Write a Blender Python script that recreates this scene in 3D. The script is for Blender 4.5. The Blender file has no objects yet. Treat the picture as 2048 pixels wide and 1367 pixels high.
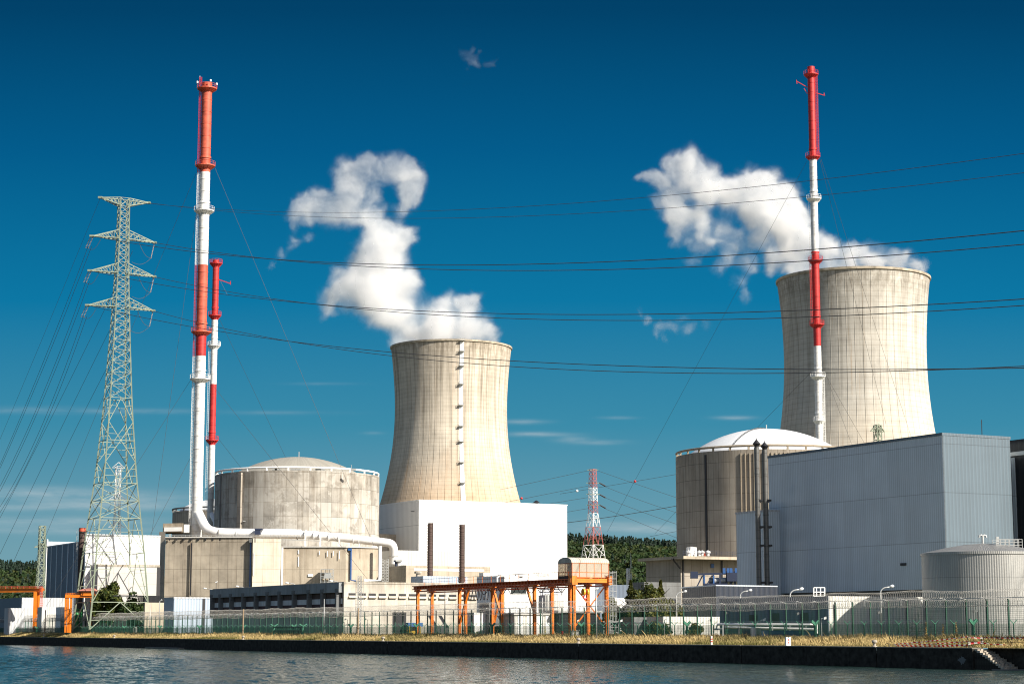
import bpy, math, random
import numpy as np
from mathutils import Vector
random.seed(7); RNG = np.random.default_rng(11)
R = math.radians
scene = bpy.context.scene
COL = scene.collection
# ------------------------------------------------------------------ camera
F = 3890.0; CX, CY = 1024.0, 683.5; HY = 1260.0; CZ = 1.85
PIT = math.atan((HY - CY) / F)
cp, sp = math.cos(PIT), math.sin(PIT)
cam_d = bpy.data.cameras.new('camera'); cam = bpy.data.objects.new('camera', cam_d); COL.objects.link(cam)
cam.location = (0, 0, CZ); cam.rotation_euler = (math.pi / 2 + PIT, 0, 0)
cam_d.sensor_width = 36; cam_d.lens = F / 2048 * 36; cam_d.clip_end = 40000; cam_d.clip_start = 1
scene.camera = cam

def ray(px, py):
    u = (px - CX) / F; v = (CY - py) / F
    return u, cp - v * sp, sp + v * cp
def P(px, py, Y):
    u, a, b = ray(px, py); s = Y / a
    return Vector((u * s, Y, CZ + b * s))
def Zat(py, Y): return P(CX, py, Y).z
def Xat(px, Y, py=1200): return P(px, py, Y).x
def onz(px, py, z):
    u, a, b = ray(px, py); s = (z - CZ) / b
    return Vector((u * s, a * s, z))

WZ = -2.35            # water level
GZ = 0.7              # ground level of the plant
q0 = onz(0, 1287.7, WZ); q1 = onz(1749, 1333, WZ)
QD = Vector(((q0 - q1).x, (q0 - q1).y)).normalized()      # along the quay, away to the left
QN = Vector((-QD.y, QD.x))                                 # inland
if QN.y < 0: QN = -QN
A = QD.copy(); B = Vector((QD.y, -QD.x))                   # plant grid: A away-left, B away-right
if B.x < 0: B = -B
def qpt(t, off=0.0):                                       # point along the quay, off metres inland
    p = Vector((q1.x, q1.y)) + QD * t + QN * off
    return p
def hit(px, o, d, py=1230):                                # distance along o + t d where it meets the picture column px
    u, a, b = ray(px, py); k = u / a
    # (ox + t dx) = k (oy + t dy)
    return (k * o.y - o.x) / (d.x - k * d.y)
def col_on_line(px, off, py=1250):
    t = hit(px, qpt(0, off), QD, py); return qpt(t, off), t

# ------------------------------------------------------------------ tagging
def tag(o, label=None, cat=None, group=None, kind=None):
    if label: o['label'] = label
    if cat: o['category'] = cat
    if group: o['group'] = group
    if kind: o['kind'] = kind
    return o
def empty(name, loc, label, cat, group=None):
    o = bpy.data.objects.new(name, None); COL.objects.link(o); o.location = loc
    o.empty_display_size = 0.5
    return tag(o, label, cat, group)
def copy_tree(o, parent=None):
    c = o.copy(); COL.objects.link(c); c.parent = parent
    for ch in [x for x in bpy.data.objects if x.parent == o]: copy_tree(ch, c)
    return c

# ------------------------------------------------------------------ mesh builder
class MB:
    def __init__(s): s.v = []; s.f = []; s.uv = []; s.col = None
    def add(s, vs, fs, uvs=None):
        b = len(s.v); s.v.extend([tuple(x) for x in vs])
        for i, f in enumerate(fs):
            s.f.append([b + k for k in f])
            s.uv.append(uvs[i] if uvs else [(vs[k][0] + vs[k][1] * .37, vs[k][2]) for k in f])
        return s
    def prism(s, pts, z0, z1, top=True, bottom=False, ztops=None):
        n = len(pts); area = sum(pts[i][0] * pts[(i + 1) % n][1] - pts[(i + 1) % n][0] * pts[i][1] for i in range(n))
        if area < 0:
            pts = pts[::-1]; ztops = ztops[::-1] if ztops else None
        zt = ztops or [z1] * n
        vs = [(p[0], p[1], z0) for p in pts] + [(pts[i][0], pts[i][1], zt[i]) for i in range(n)]
        fs, uv = [], []; u = 0
        for i in range(n):
            j = (i + 1) % n; L = math.hypot(pts[j][0] - pts[i][0], pts[j][1] - pts[i][1])
            fs.append([i, j, n + j, n + i]); uv.append([(u, z0), (u + L, z0), (u + L, zt[j]), (u, zt[i])]); u += L
        if top: fs.append(list(range(n, 2 * n))); uv.append([(p[0], p[1]) for p in pts])
        if bottom: fs.append(list(range(n - 1, -1, -1))); uv.append([(p[0], p[1]) for p in pts[::-1]])
        return s.add(vs, fs, uv)
    def obox(s, o, d1, l1, d2, l2, z0, z1, bottom=True):
        o = Vector((o[0], o[1])); a = o; b = o + d1 * l1; c = b + d2 * l2; d = o + d2 * l2
        return s.prism([a, b, c, d], z0, z1, True, bottom)
    def box(s, c, sx, sy, sz):
        return s.prism([(c[0] - sx / 2, c[1] - sy / 2), (c[0] + sx / 2, c[1] - sy / 2), (c[0] + sx / 2, c[1] + sy / 2), (c[0] - sx / 2, c[1] + sy / 2)], c[2] - sz / 2, c[2] + sz / 2, True, True)
    def bar(s, p, q, w, h=None):
        p = Vector(p); q = Vector(q); d = (q - p)
        if d.length < 1e-6: return s
        d.normalize(); h = h or w
        up = Vector((0, 0, 1)) if abs(d.z) < .95 else Vector((0, 1, 0))
        x = d.cross(up).normalized(); y = x.cross(d).normalized()
        vs = [p + x * a * w / 2 + y * b * h / 2 for a, b in ((-1, -1), (1, -1), (1, 1), (-1, 1))] + [q + x * a * w / 2 + y * b * h / 2 for a, b in ((-1, -1), (1, -1), (1, 1), (-1, 1))]
        return s.add(vs, [[0, 1, 2, 3][::-1], [4, 5, 6, 7], [0, 1, 5, 4], [1, 2, 6, 5], [2, 3, 7, 6], [3, 0, 4, 7]])
    def tube(s, pts, r, n=8, cap=True):
        pts = [Vector(p) for p in pts]; rs = r if isinstance(r, (list, tuple)) else [r] * len(pts)
        vs, fs, uv = [], [], []; px = None; L = 0
        for i, p in enumerate(pts):
            d = (pts[min(i + 1, len(pts) - 1)] - pts[max(i - 1, 0)]).normalized()
            if px is None:
                up = Vector((0, 0, 1)) if abs(d.z) < .9 else Vector((1, 0, 0)); x = d.cross(up).normalized()
            else:
                x = (px - d * px.dot(d)).normalized()
            px = x; y = d.cross(x)
            if i: L += (p - pts[i - 1]).length
            for k in range(n):
                a = 2 * math.pi * k / n; vs.append(p + (x * math.cos(a) + y * math.sin(a)) * rs[i])
        for i in range(len(pts) - 1):
            for k in range(n):
                k2 = (k + 1) % n; fs.append([i * n + k, i * n + k2, (i + 1) * n + k2, (i + 1) * n + k])
                uv.append([(k, i), (k + 1, i), (k + 1, i + 1), (k, i + 1)])
        if cap:
            fs.append(list(range(n))[::-1]); uv.append([(0, 0)] * n)
            fs.append([(len(pts) - 1) * n + k for k in range(n)]); uv.append([(0, 0)] * n)
        return s.add(vs, fs, uv)
    def lathe(s, c, prof, n=48, a0=0, a1=2 * math.pi, uvu=1.0):
        closed = abs(a1 - a0 - 2 * math.pi) < 1e-6; m = n if closed else n + 1
        vs = [(c[0] + r * math.cos(a0 + (a1 - a0) * k / n), c[1] + r * math.sin(a0 + (a1 - a0) * k / n), z) for r, z in prof for k in range(m)]
        fs, uv = [], []
        for i in range(len(prof) - 1):
            for k in range(n):
                k2 = (k + 1) % m
                fs.append([i * m + k, i * m + k2, (i + 1) * m + k2, (i + 1) * m + k])
                z0, z1 = prof[i][1], prof[i + 1][1]
                uv.append([(k / n * uvu, z0), ((k + 1) / n * uvu, z0), ((k + 1) / n * uvu, z1), (k / n * uvu, z1)])
        return s.add(vs, fs, uv)
    def disc(s, c, r, z, n=32):
        vs = [(c[0] + r * math.cos(2 * math.pi * k / n), c[1] + r * math.sin(2 * math.pi * k / n), z) for k in range(n)]
        return s.add(vs, [list(range(n))])
    def build(s, name, mat, parent=None, origin=None, smooth=False, auto=None):
        if parent is not None: og = Vector(parent.matrix_world.translation) if origin is None else Vector(origin)
        else: og = Vector(origin) if origin is not None else None
        if parent is not None and origin is None:
            p = parent; og = Vector((0, 0, 0))
            while p is not None: og = og + Vector(p.location); p = p.parent
        v = np.array(s.v, dtype=float)
        if og is None:
            lo, hi = v.min(0), v.max(0); og = Vector(((lo[0] + hi[0]) / 2, (lo[1] + hi[1]) / 2, lo[2]))
        v = v - np.array(og)
        me = bpy.data.meshes.new(name); me.from_pydata(v.tolist(), [], s.f)
        ul = me.uv_layers.new(name='UVMap'); flat = [c for f in s.uv for p in f for c in p]
        ul.data.foreach_set('uv', np.array(flat, dtype=np.float32))
        if smooth:
            me.polygons.foreach_set('use_smooth', [True] * len(me.polygons))
            if auto: me.set_sharp_from_angle(angle=R(auto))
        me.materials.append(mat); me.update()
        o = bpy.data.objects.new(name, me); COL.objects.link(o)
        if parent is not None: o.parent = parent
        else: o.location = og
        return o

def raw_mesh(name, v, f, mat, cols=None, origin=(0, 0, 0)):
    """many small faces: v (n,3), f (m,k) arrays, cols (n,3) point colours"""
    v = np.asarray(v, dtype=np.float32) - np.array(origin, dtype=np.float32); f = np.asarray(f, dtype=np.int32)
    me = bpy.data.meshes.new(name); m, k = f.shape
    me.vertices.add(len(v)); me.vertices.foreach_set('co', v.ravel())
    me.loops.add(m * k); me.loops.foreach_set('vertex_index', f.ravel())
    me.polygons.add(m); me.polygons.foreach_set('loop_start', np.arange(0, m * k, k, dtype=np.int32))
    me.update(calc_edges=True); me.validate()
    if cols is not None:
        at = me.color_attributes.new('tint', 'FLOAT_COLOR', 'POINT')
        c4 = np.ones((len(v), 4), dtype=np.float32); c4[:, :3] = cols; at.data.foreach_set('color', c4.ravel())
    me.materials.append(mat)
    o = bpy.data.objects.new(name, me); COL.objects.link(o); o.location = origin
    return o

# ------------------------------------------------------------------ materials
def nt(name):
    m = bpy.data.materials.new(name); m.use_nodes = True; t = m.node_tree; b = t.nodes['Principled BSDF']
    return m, t, b
class N:
    def __init__(s, t): s.t = t
    def __call__(s, typ, **kw):
        n = s.t.nodes.new(typ)
        ins = kw.pop('ins', {})
        for k, v in kw.items(): setattr(n, k, v)
        for k, v in ins.items():
            if isinstance(v, bpy.types.NodeSocket): s.t.links.new(v, n.inputs[k])
            else: n.inputs[k].default_value = v
        return n
    def math(s, op, a, b=None, c=None, clamp=False):
        n = s.t.nodes.new('ShaderNodeMath'); n.operation = op; n.use_clamp = clamp
        for i, x in enumerate((a, b, c)):
            if x is None: continue
            if isinstance(x, bpy.types.NodeSocket): s.t.links.new(x, n.inputs[i])
            else: n.inputs[i].default_value = x
        return n.outputs[0]
    def mul(s, a, b, fac=1.0):
        n = s.t.nodes.new('ShaderNodeMix'); n.data_type = 'RGBA'; n.blend_type = 'MULTIPLY'
        for i, x in ((0, fac), (6, a), (7, b)):
            if isinstance(x, bpy.types.NodeSocket): s.t.links.new(x, n.inputs[i])
            else: n.inputs[i].default_value = x if i == 0 else (tuple(x) + (1,))[:4]
        return n.outputs[2]
    def mix(s, fac, a, b):
        n = s.t.nodes.new('ShaderNodeMix'); n.data_type = 'RGBA'
        for i, x in ((0, fac), (6, a), (7, b)):
            if isinstance(x, bpy.types.NodeSocket): s.t.links.new(x, n.inputs[i])
            else: n.inputs[i].default_value = x if i == 0 else (tuple(x) + (1,))[:4]
        return n.outputs[2]
    def mr(s, x, a, b, c, d, smooth=False):
        n = s.t.nodes.new('ShaderNodeMapRange'); n.clamp = True
        if smooth: n.interpolation_type = 'SMOOTHSTEP'
        s.t.links.new(x, n.inputs[0])
        for i, q in enumerate((a, b, c, d)): n.inputs[i + 1].default_value = q
        return n.outputs[0]
    def noise(s, vec, scale, detail=4, rough=.55, sx=None):
        if sx:
            m = s('ShaderNodeMapping', ins={'Vector': vec, 'Scale': sx}); vec = m.outputs[0]
        return s('ShaderNodeTexNoise', ins={'Vector': vec, 'Scale': scale, 'Detail': detail, 'Roughness': rough}).outputs[0]

def paint(name, col, rough=.55, metal=0.0, mottle=.12, scale=.6, dirt=None, rings=None):
    m, t, b = nt(name); n = N(t); oc = n('ShaderNodeTexCoord').outputs['Object']
    g = n.mr(n.noise(oc, scale, 5), .3, .7, 1 - mottle, 1 + mottle * .4)
    c = n.mul(col, n('ShaderNodeCombineColor', ins={0: g, 1: g, 2: g}).outputs[0])
    if dirt:
        d = n.mr(n.noise(oc, 1.0, 6, .65, sx=(dirt[1], dirt[1], dirt[1] * .12)), .5, .72, 0, 1)
        c = n.mix(n.math('MULTIPLY', d, dirt[0]), c, (.06, .045, .035))
    if rings:
        z_ = n('ShaderNodeSeparateXYZ', ins={0: oc}).outputs[2]; fr = n.math('FRACT', n.math('DIVIDE', z_, rings)); c = n.mul(c, (.45, .42, .42), n.mr(fr, .0, .05, .8, 0))
        rw = n('ShaderNodeTexWhiteNoise', noise_dimensions='1D', ins={1: n.math('FLOOR', n.math('DIVIDE', z_, rings))}).outputs[0]; g2 = n.mr(rw, 0, 1, .86, 1.05); c = n.mul(c, n('ShaderNodeCombineColor', ins={0: g2, 1: g2, 2: g2}).outputs[0])
        d2 = n.math('MULTIPLY', n.mr(fr, 1.0, .35, 1, 0), n.mr(n.noise(oc, 1.0, 5, .65, sx=(2.2, 2.2, .25)), .45, .68, 0, .55)); c = n.mul(c, (.5, .38, .30), d2)
    t.links.new(c, b.inputs['Base Color']); b.inputs['Roughness'].default_value = rough; b.inputs['Metallic'].default_value = metal
    return m

def wall(name, col, panel=None, line=.6, ribs=None, ribdepth=.3, mottle=.2, mscale=.15, streak=.25, patch=0, rough=.85, rust=0, topdirt=None, metal=0, spec=.5, blotch=None, rowseam=None, ribtone=.8):
    """wall in metres of UV (u along the wall, v height): panel joints, sheet ribs, mottling, run-off streaks, pale repair patches"""
    m, t, b = nt(name); n = N(t); uv = n('ShaderNodeTexCoord').outputs['UV']
    g = n.mr(n.noise(uv, mscale, 8, .62), .28, .72, 1 - mottle, 1 + mottle * .5)
    c = n.mul(col, n('ShaderNodeCombineColor', ins={0: g, 1: g, 2: g}).outputs[0])
    if patch:
        wv = n('ShaderNodeTexBrick', offset=0.0, squash=1.0, ins={'Vector': uv, 'Color1': (0, 0, 0, 1), 'Color2': (1, 1, 1, 1), 'Mortar': (.5, .5, .5, 1), 'Scale': 1.0, 'Mortar Size': 0, 'Brick Width': panel[0], 'Row Height': panel[1]})
        pn = n.math('ADD', n.math('MULTIPLY', wv.outputs[0], .4), n.noise(uv, .35, 6, .7))
        c = n.mix(n.math('MULTIPLY', n.mr(pn, .66, .74, 0, 1), patch), c, (.54, .52, .475))
        c = n.mul(c, (.62, .6, .57), n.math('MULTIPLY', n.mr(pn, .50, .36, 0, 1), .8))
    if blotch:
        bl = n.mr(n.noise(uv, blotch[0], 5, .6), .52, .66, 0, 1)
        c = n.mul(c, blotch[1], bl)
    if streak:
        st = n.mr(n.noise(uv, 1.0, 6, .6, sx=(.9, .035, 1)), .48, .75, 0, 1)
        c = n.mul(c, (.42, .36, .30), n.math('MULTIPLY', st, streak))
    if rust:
        st = n.mr(n.noise(uv, 1.0, 4, .6, sx=(1.7, .05, 1)), .58, .72, 0, 1)
        c = n.mul(c, (.55, .3, .16), n.math('MULTIPLY', st, rust))
    h = None
    if panel:
        br = n('ShaderNodeTexBrick', offset=0.0, squash=1.0, ins={'Vector': uv, 'Color1': (1, 1, 1, 1), 'Color2': (.9, .9, .9, 1), 'Mortar': (line, line * .95, line * .88, 1), 'Scale': 1.0, 'Mortar Size': panel[2], 'Mortar Smooth': .3, 'Brick Width': panel[0], 'Row Height': panel[1], 'Bias': -.3})
        c = n.mul(c, br.outputs[0]); h = n.math('MULTIPLY', br.outputs[1], -.05)
    sep = n('ShaderNodeSeparateXYZ', ins={0: uv})
    if rowseam:
        fr = n.math('FRACT', n.math('DIVIDE', sep.outputs[1], rowseam))
        c = n.mul(c, (.45, .46, .48), n.mr(fr, 0.0, .02, 1, 0))
    if topdirt:
        d = n.mr(sep.outputs[1], topdirt[0], topdirt[1], 0, 1)
        d = n.math('MULTIPLY', d, n.mr(n.noise(uv, 1.0, 5, .65, sx=(.8, .12, 1)), .32, .62, 0, 1))
        c = n.mul(c, (.40, .34, .27), n.math('MULTIPLY', d, topdirt[2]))
    if ribs:
        w = n.math('PINGPONG', n.math('DIVIDE', sep.outputs[0], ribs / 2), 1.0)
        w = n.mr(w, .3, .7, 0, 1); hr = n.math('MULTIPLY', w, ribdepth * ribs)
        h = hr if h is None else n.math('ADD', h, hr)
        c = n.mul(c, (ribtone,) * 3, n.math('SUBTRACT', 1.0, w))
        cw = n('ShaderNodeTexWhiteNoise', noise_dimensions='2D', ins={0: n('ShaderNodeCombineXYZ', ins={0: n.math('FLOOR', n.math('DIVIDE', sep.outputs[0], ribs * 4)), 1: n.math('FLOOR', n.math('DIVIDE', sep.outputs[1], rowseam or 50))}).outputs[0]}).outputs[0]
        cg = n.mr(cw, 0, 1, .95, 1.03); c = n.mul(c, n('ShaderNodeCombineColor', ins={0: cg, 1: cg, 2: cg}).outputs[0])
    fine = n.math('MULTIPLY', n.noise(uv, 2.5, 5, .6), .02)
    h = fine if h is None else n.math('ADD', h, fine)
    bp = n('ShaderNodeBump', ins={'Height': h, 'Distance': 1.0, 'Strength': .7})
    t.links.new(bp.outputs[0], b.inputs['Normal'])
    t.links.new(c, b.inputs['Base Color']); b.inputs['Roughness'].default_value = rough; b.inputs['Metallic'].default_value = metal
    b.inputs['Specular IOR Level'].default_value = spec
    return m

def leafmat(name, trans=.35, rough=.6):
    m, t, b = nt(name); n = N(t)
    at = n('ShaderNodeAttribute', attribute_name='tint')
    t.links.new(at.outputs['Color'], b.inputs['Base Color']); b.inputs['Roughness'].default_value = rough
    b.inputs['Specular IOR Level'].default_value = .25
    tr = n('ShaderNodeBsdfTranslucent', ins={'Color': at.outputs['Color']})
    mx = n('ShaderNodeMixShader', ins={0: trans, 1: b.outputs[0], 2: tr.outputs[0]})
    t.links.new(mx.outputs[0], t.nodes['Material Output'].inputs['Surface'])
    return m

M = {}
M['leaf'] = leafmat('leaf'); M['straw'] = leafmat('straw', .25, .7)
M['conc_tan'] = wall('concrete_tan', (.36, .315, .25), panel=(2.65, 3.9, .05), line=.42, mottle=.42, mscale=.14, streak=.5, rust=.4, topdirt=(24, 31, .8))
M['conc_pale'] = wall('concrete_pale', (.56, .50, .41), panel=(3.2, 3.9, .04), line=.62, mottle=.28, mscale=.12, streak=.3, rust=.3, topdirt=(26, 31, .4))
M['conc_mid'] = wall('concrete_mid', (.47, .405, .315), panel=(3.4, 6.5, .03), line=.6, mottle=.34, mscale=.12, streak=.5, rust=.3, topdirt=(22, 27, .6))
M['conc_low'] = wall('concrete_low', (.55, .51, .44), panel=(2.9, 2.9, .025), line=.7, mottle=.3, mscale=.15, streak=.5, rust=.3, topdirt=(9, 12.2, .7))
M['conc_dark'] = wall('concrete_dark', (.16, .165, .165), panel=(6, 3, .03), line=.7, mottle=.35, streak=.6, mscale=.2)
M['conc_base'] = wall('concrete_base', (.36, .32, .27), panel=(3.2, 5, .05), line=.45, mottle=.3, streak=.55, rust=.2)
M['conc_grey'] = wall('concrete_grey', (.50, .485, .46), panel=(4.5, 3, .025), line=.85, mottle=.12, streak=.15)
M['reactor_a'] = wall('reactor_concrete_patched', (.40, .375, .33), panel=(3.6, 4.6, .06), line=.6, mottle=.45, mscale=.16, streak=.8, patch=.6, topdirt=(40, 48, .5))
M['reactor_b'] = wall('reactor_concrete_ribbed', (.40, .355, .295), panel=(1.55, 4.0, .05), line=.42, mottle=.26, mscale=.1, streak=.45, rough=.9, topdirt=(34, 47, .5))
M['dome_a'] = wall('dome_sheeting', (.31, .295, .255), panel=(1.2, 60, .02), line=.8, mottle=.15, streak=.1, rough=.7)
M['dome_b'] = wall('dome_white', (.66, .68, .70), panel=(2.2, 60, .015), line=.85, mottle=.08, streak=.05, rough=.6)
M['white_clad'] = wall('white_cladding', (.84, .84, .83), ribs=1.0, ribdepth=.03, mottle=.04, streak=.03, rough=.5, rowseam=12)
M['grey_clad'] = wall('grey_blue_cladding', (.60, .67, .72), ribs=.55, ribdepth=.05, mottle=.08, streak=.16, rough=.5, rowseam=8.6, ribtone=.8)
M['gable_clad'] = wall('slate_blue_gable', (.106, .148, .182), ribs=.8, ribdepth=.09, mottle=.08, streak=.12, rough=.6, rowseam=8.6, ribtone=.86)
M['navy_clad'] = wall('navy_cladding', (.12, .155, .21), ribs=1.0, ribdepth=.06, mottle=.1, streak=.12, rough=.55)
M['navy_dark'] = wall('navy_dark_cladding', (.016, .024, .042), ribs=1.2, ribdepth=.05, mottle=.1, streak=.1, rough=.55)
M['black_clad'] = wall('black_glazing', (.012, .014, .018), ribs=1.4, ribdepth=.03, mottle=.1, streak=0, rough=.3)
M['blue_clad'] = wall('light_blue_cladding', (.42, .50, .60), ribs=.75, ribdepth=.12, mottle=.06, streak=.06, rough=.5)
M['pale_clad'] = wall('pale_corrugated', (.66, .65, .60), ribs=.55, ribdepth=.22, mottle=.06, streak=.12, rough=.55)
M['grey_box'] = wall('light_grey_cladding', (.50, .52, .54), ribs=1.0, ribdepth=.05, mottle=.06, streak=.08)
M['steel'] = wall('tank_steel', (.40, .40, .385), ribs=.32, ribdepth=.10, mottle=.12, streak=.25, rough=.45, metal=.55, rowseam=4.35, ribtone=.85)
M['red_paint_old'] = paint('faded_red_paint', (.62, .105, .05), .55, dirt=(.25, .5))
M['red_band'] = paint('stack_red', (.50, .022, .02), .55, mottle=.25, dirt=(.3, .5), rings=2.1)
M['old_band'] = paint('stack_faded_red', (.58, .105, .055), .6, mottle=.3, dirt=(.3, .5), rings=2.1)
M['white_band'] = paint('stack_white', (.74, .74, .72), .5, mottle=.12, dirt=(.12, .5), rings=2.1)
M['mast_red'] = paint('faded_mast_red', (.45, .12, .10), .6)
M['red_paint'] = paint('red_paint', (.56, .022, .02), .5, dirt=(.2, .5))
M['white_paint'] = paint('white_paint', (.82, .82, .80), .45, mottle=.06, dirt=(.06, .5))
M['duct_white'] = paint('duct_white', (.80, .80, .79), .4, mottle=.07, dirt=(.10, .4))
M['orange'] = paint('orange_paint', (.80, .20, .012), .45, mottle=.2, dirt=(.22, .8))
M['orange_dark'] = paint('orange_red_paint', (.62, .12, .02), .5, mottle=.22, dirt=(.25, .8))
M['galv_green'] = paint('pale_green_galvanised', (.235, .275, .20), .55, mottle=.2)
M['galv'] = paint('galvanised_steel', (.48, .49, .48), .45, metal=.35, mottle=.15)
M['wire'] = paint('weathered_wire', (.04, .043, .047), .6)
M['guy'] = paint('guy_cable', (.05, .05, .05), .6)
M['razor'] = paint('razor_wire', (.40, .385, .35), .55, metal=.2)
M['green_post'] = paint('dark_green_paint', (.006, .055, .032), .5)
M['green_light'] = paint('mid_green_paint', (.03, .16, .095), .5)
M['mesh_green'] = paint('green_mesh_wire', (.01, .08, .05), .5)
M['green_drum'] = paint('green_drum_paint', (.02, .19, .05), .5)
M['blue_paint'] = paint('blue_paint', (.03, .10, .28), .5)
M['blue_steel'] = paint('navy_steel', (.02, .03, .065), .5)
M['black'] = paint('black_paint', (.015, .015, .018), .5)
M['brown_stack'] = wall('brown_stack', (.10, .065, .055), panel=(.9, 1.0, .05), line=.5, mottle=.3, streak=.4)
M['stack_steel'] = wall('stack_steel', (.15, .15, .145), panel=(50, 1.5, .05), line=.6, mottle=.25, streak=.5, rough=.45, metal=.5)
M['wood_pole'] = paint('weathered_wood', (.30, .22, .14), .8, mottle=.3)
M['glass_dark'] = paint('dark_glass', (.02, .03, .035), .12)
M['lamp_head'] = paint('lamp_grey', (.66, .67, .67), .4)
M['yellow'] = paint('yellow_paint', (.65, .42, .03), .5)
M['red_roof'] = paint('red_roof', (.42, .16, .12), .6)
M['insulator'] = paint('insulator', (.38, .33, .30), .4)
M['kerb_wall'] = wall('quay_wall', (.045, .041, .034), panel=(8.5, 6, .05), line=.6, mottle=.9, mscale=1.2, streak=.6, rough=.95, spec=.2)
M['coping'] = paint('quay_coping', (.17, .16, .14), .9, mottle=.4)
M['step'] = paint('stone_step', (.42, .37, .30), .9, mottle=.4, scale=2)
M['bark'] = paint('bark', (.10, .075, .05), .9, mottle=.4, scale=2)

# clear polycarbonate of the crane house
m, t, b = nt('ribbed_polycarbonate'); n = N(t)
b.inputs['Base Color'].default_value = (.74, .68, .58, 1); b.inputs['Roughness'].default_value = .35
tr = n('ShaderNodeBsdfTransparent', ins={'Color': (.95, .9, .82, 1)})
mx = n('ShaderNodeMixShader', ins={0: .66, 1: b.outputs[0], 2: tr.outputs[0]})
t.links.new(mx.outputs[0], t.nodes['Material Output'].inputs['Surface']); M['poly'] = m

# barrier tape
m, t, b = nt('barrier_tape'); n = N(t); uv = n('ShaderNodeTexCoord').outputs['UV']
sx = n('ShaderNodeSeparateXYZ', ins={0: uv})
w = n.math('GREATER_THAN', n.math('FRACT', n.math('MULTIPLY', n.math('ADD', sx.outputs[0], n.math('MULTIPLY', sx.outputs[1], .6)), 1.25)), .5)
t.links.new(n.mix(w, (.8, .78, .75), (.6, .03, .03)), b.inputs['Base Color']); tl = n('ShaderNodeBsdfTranslucent', ins={'Color': b.inputs['Base Color'].links[0].from_socket}); mx = n('ShaderNodeMixShader', ins={0: .5, 1: b.outputs[0], 2: tl.outputs[0]}); t.links.new(mx.outputs[0], t.nodes['Material Output'].inputs['Surface']); M['tape'] = m

# cooling tower shells: u 0..1 round, v height in metres
def tower_mat(name, col, nrib, lift, dark, warm, seed):
    m, t, b = nt(name); n = N(t); uv = n('ShaderNodeTexCoord').outputs['UV']; s_ = n('ShaderNodeSeparateXYZ', ins={0: uv}); u, v = s_.outputs[0], s_.outputs[1]
    ux = n.math('MULTIPLY', u, 200.0)
    pv = n('ShaderNodeCombineXYZ', ins={0: ux, 1: v, 2: seed}).outputs[0]
    g = n.mr(n.noise(pv, .05, 8, .62), .3, .7, .80, 1.08)
    c = n.mul(col, n('ShaderNodeCombineColor', ins={0: g, 1: g, 2: g}).outputs[0])
    # each rib field weathered a little differently, each lift too
    cell = n('ShaderNodeTexWhiteNoise', noise_dimensions='2D', ins={0: n('ShaderNodeCombineXYZ', ins={0: n.math('FLOOR', n.math('MULTIPLY', u, nrib)), 1: n.math('FLOOR', n.math('DIVIDE', v, lift))}).outputs[0]}).outputs[0]
    cg = n.mr(cell, 0, 1, .93, 1.03); c = n.mul(c, n('ShaderNodeCombineColor', ins={0: cg, 1: cg, 2: cg}).outputs[0])
    row = n('ShaderNodeTexWhiteNoise', noise_dimensions='1D', ins={1: n.math('FLOOR', n.math('DIVIDE', v, lift))}).outputs[0]
    cg = n.mr(row, 0, 1, .95, 1.02); c = n.mul(c, n('ShaderNodeCombineColor', ins={0: cg, 1: cg, 2: cg}).outputs[0])
    # warm tan lower shell
    wf = n.mr(n.math('ADD', v, n.math('MULTIPLY', n.noise(pv, .06, 4), 30)), 115, 75, 0, 1); c = n.mul(c, warm, wf)
    # black run-off: streaks strongest in the upper half
    st = n.mr(n.noise(pv, 1.0, 6, .65, sx=(.42, .012, 1)), .47, .70, 0, 1)
    hi = n.mr(v, 60, 135, .05, 1); c = n.mul(c, (.30, .28, .25), n.math('MULTIPLY', n.math('MULTIPLY', st, hi), dark))
    st = n.mr(n.noise(pv, 1.0, 5, .6, sx=(.9, .02, 1)), .57, .70, 0, 1); c = n.mul(c, (.72, .52, .34), n.math('MULTIPLY', st, .45))
    tp = n.math('MULTIPLY', n.mr(v, 141, 152, 0, 1), n.mr(n.noise(pv, .5, 5, .65, sx=(1, .5, 1)), .36, .58, 0, 1)); c = n.mul(c, (.30, .26, .21), n.math('MULTIPLY', tp, .5))
    # ribs and lift joints
    ru = n.math('ABSOLUTE', n.math('SUBTRACT', n.math('FRACT', n.math('MULTIPLY', u, nrib)), .5)); rl = n.mr(ru, .0, .055, 1, 0)
    rs = n.mr(n.noise(pv, .03, 3), .35, .65, .35, 1)
    c = n.mul(c, (.30, .27, .23), n.math('MULTIPLY', rl, n.math('MULTIPLY', rs, .6)))
    rv = n.math('ABSOLUTE', n.math('SUBTRACT', n.math('FRACT', n.math('DIVIDE', v, lift)), .5)); vl = n.mr(rv, .0, .12, 1, 0)
    c = n.mul(c, (.60, .56, .50), n.math('MULTIPLY', vl, .42))
    h = n.math('ADD', n.math('MULTIPLY', rl, .25), n.math('MULTIPLY', n.noise(pv, .4, 5), .12))
    t.links.new(n('ShaderNodeBump', ins={'Height': h, 'Strength': .6, 'Distance': 1.0}).outputs[0], b.inputs['Normal'])
    t.links.new(c, b.inputs['Base Color']); b.inputs['Roughness'].default_value = .9; b.inputs['Specular IOR Level'].default_value = .2
    return m
M['tower_l'] = tower_mat('tower_concrete_warm', (.61, .545, .45), 64, 2.1, .9, (1.0, .82, .66), 3.0)
M['tower_r'] = tower_mat('tower_concrete_grey', (.56, .53, .47), 56, 2.35, .6, (1.0, .91, .79), 21.0)
M['tower_rim'] = paint('tower_rim', (.44, .38, .29), .9, mottle=.5, scale=.4)

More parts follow.
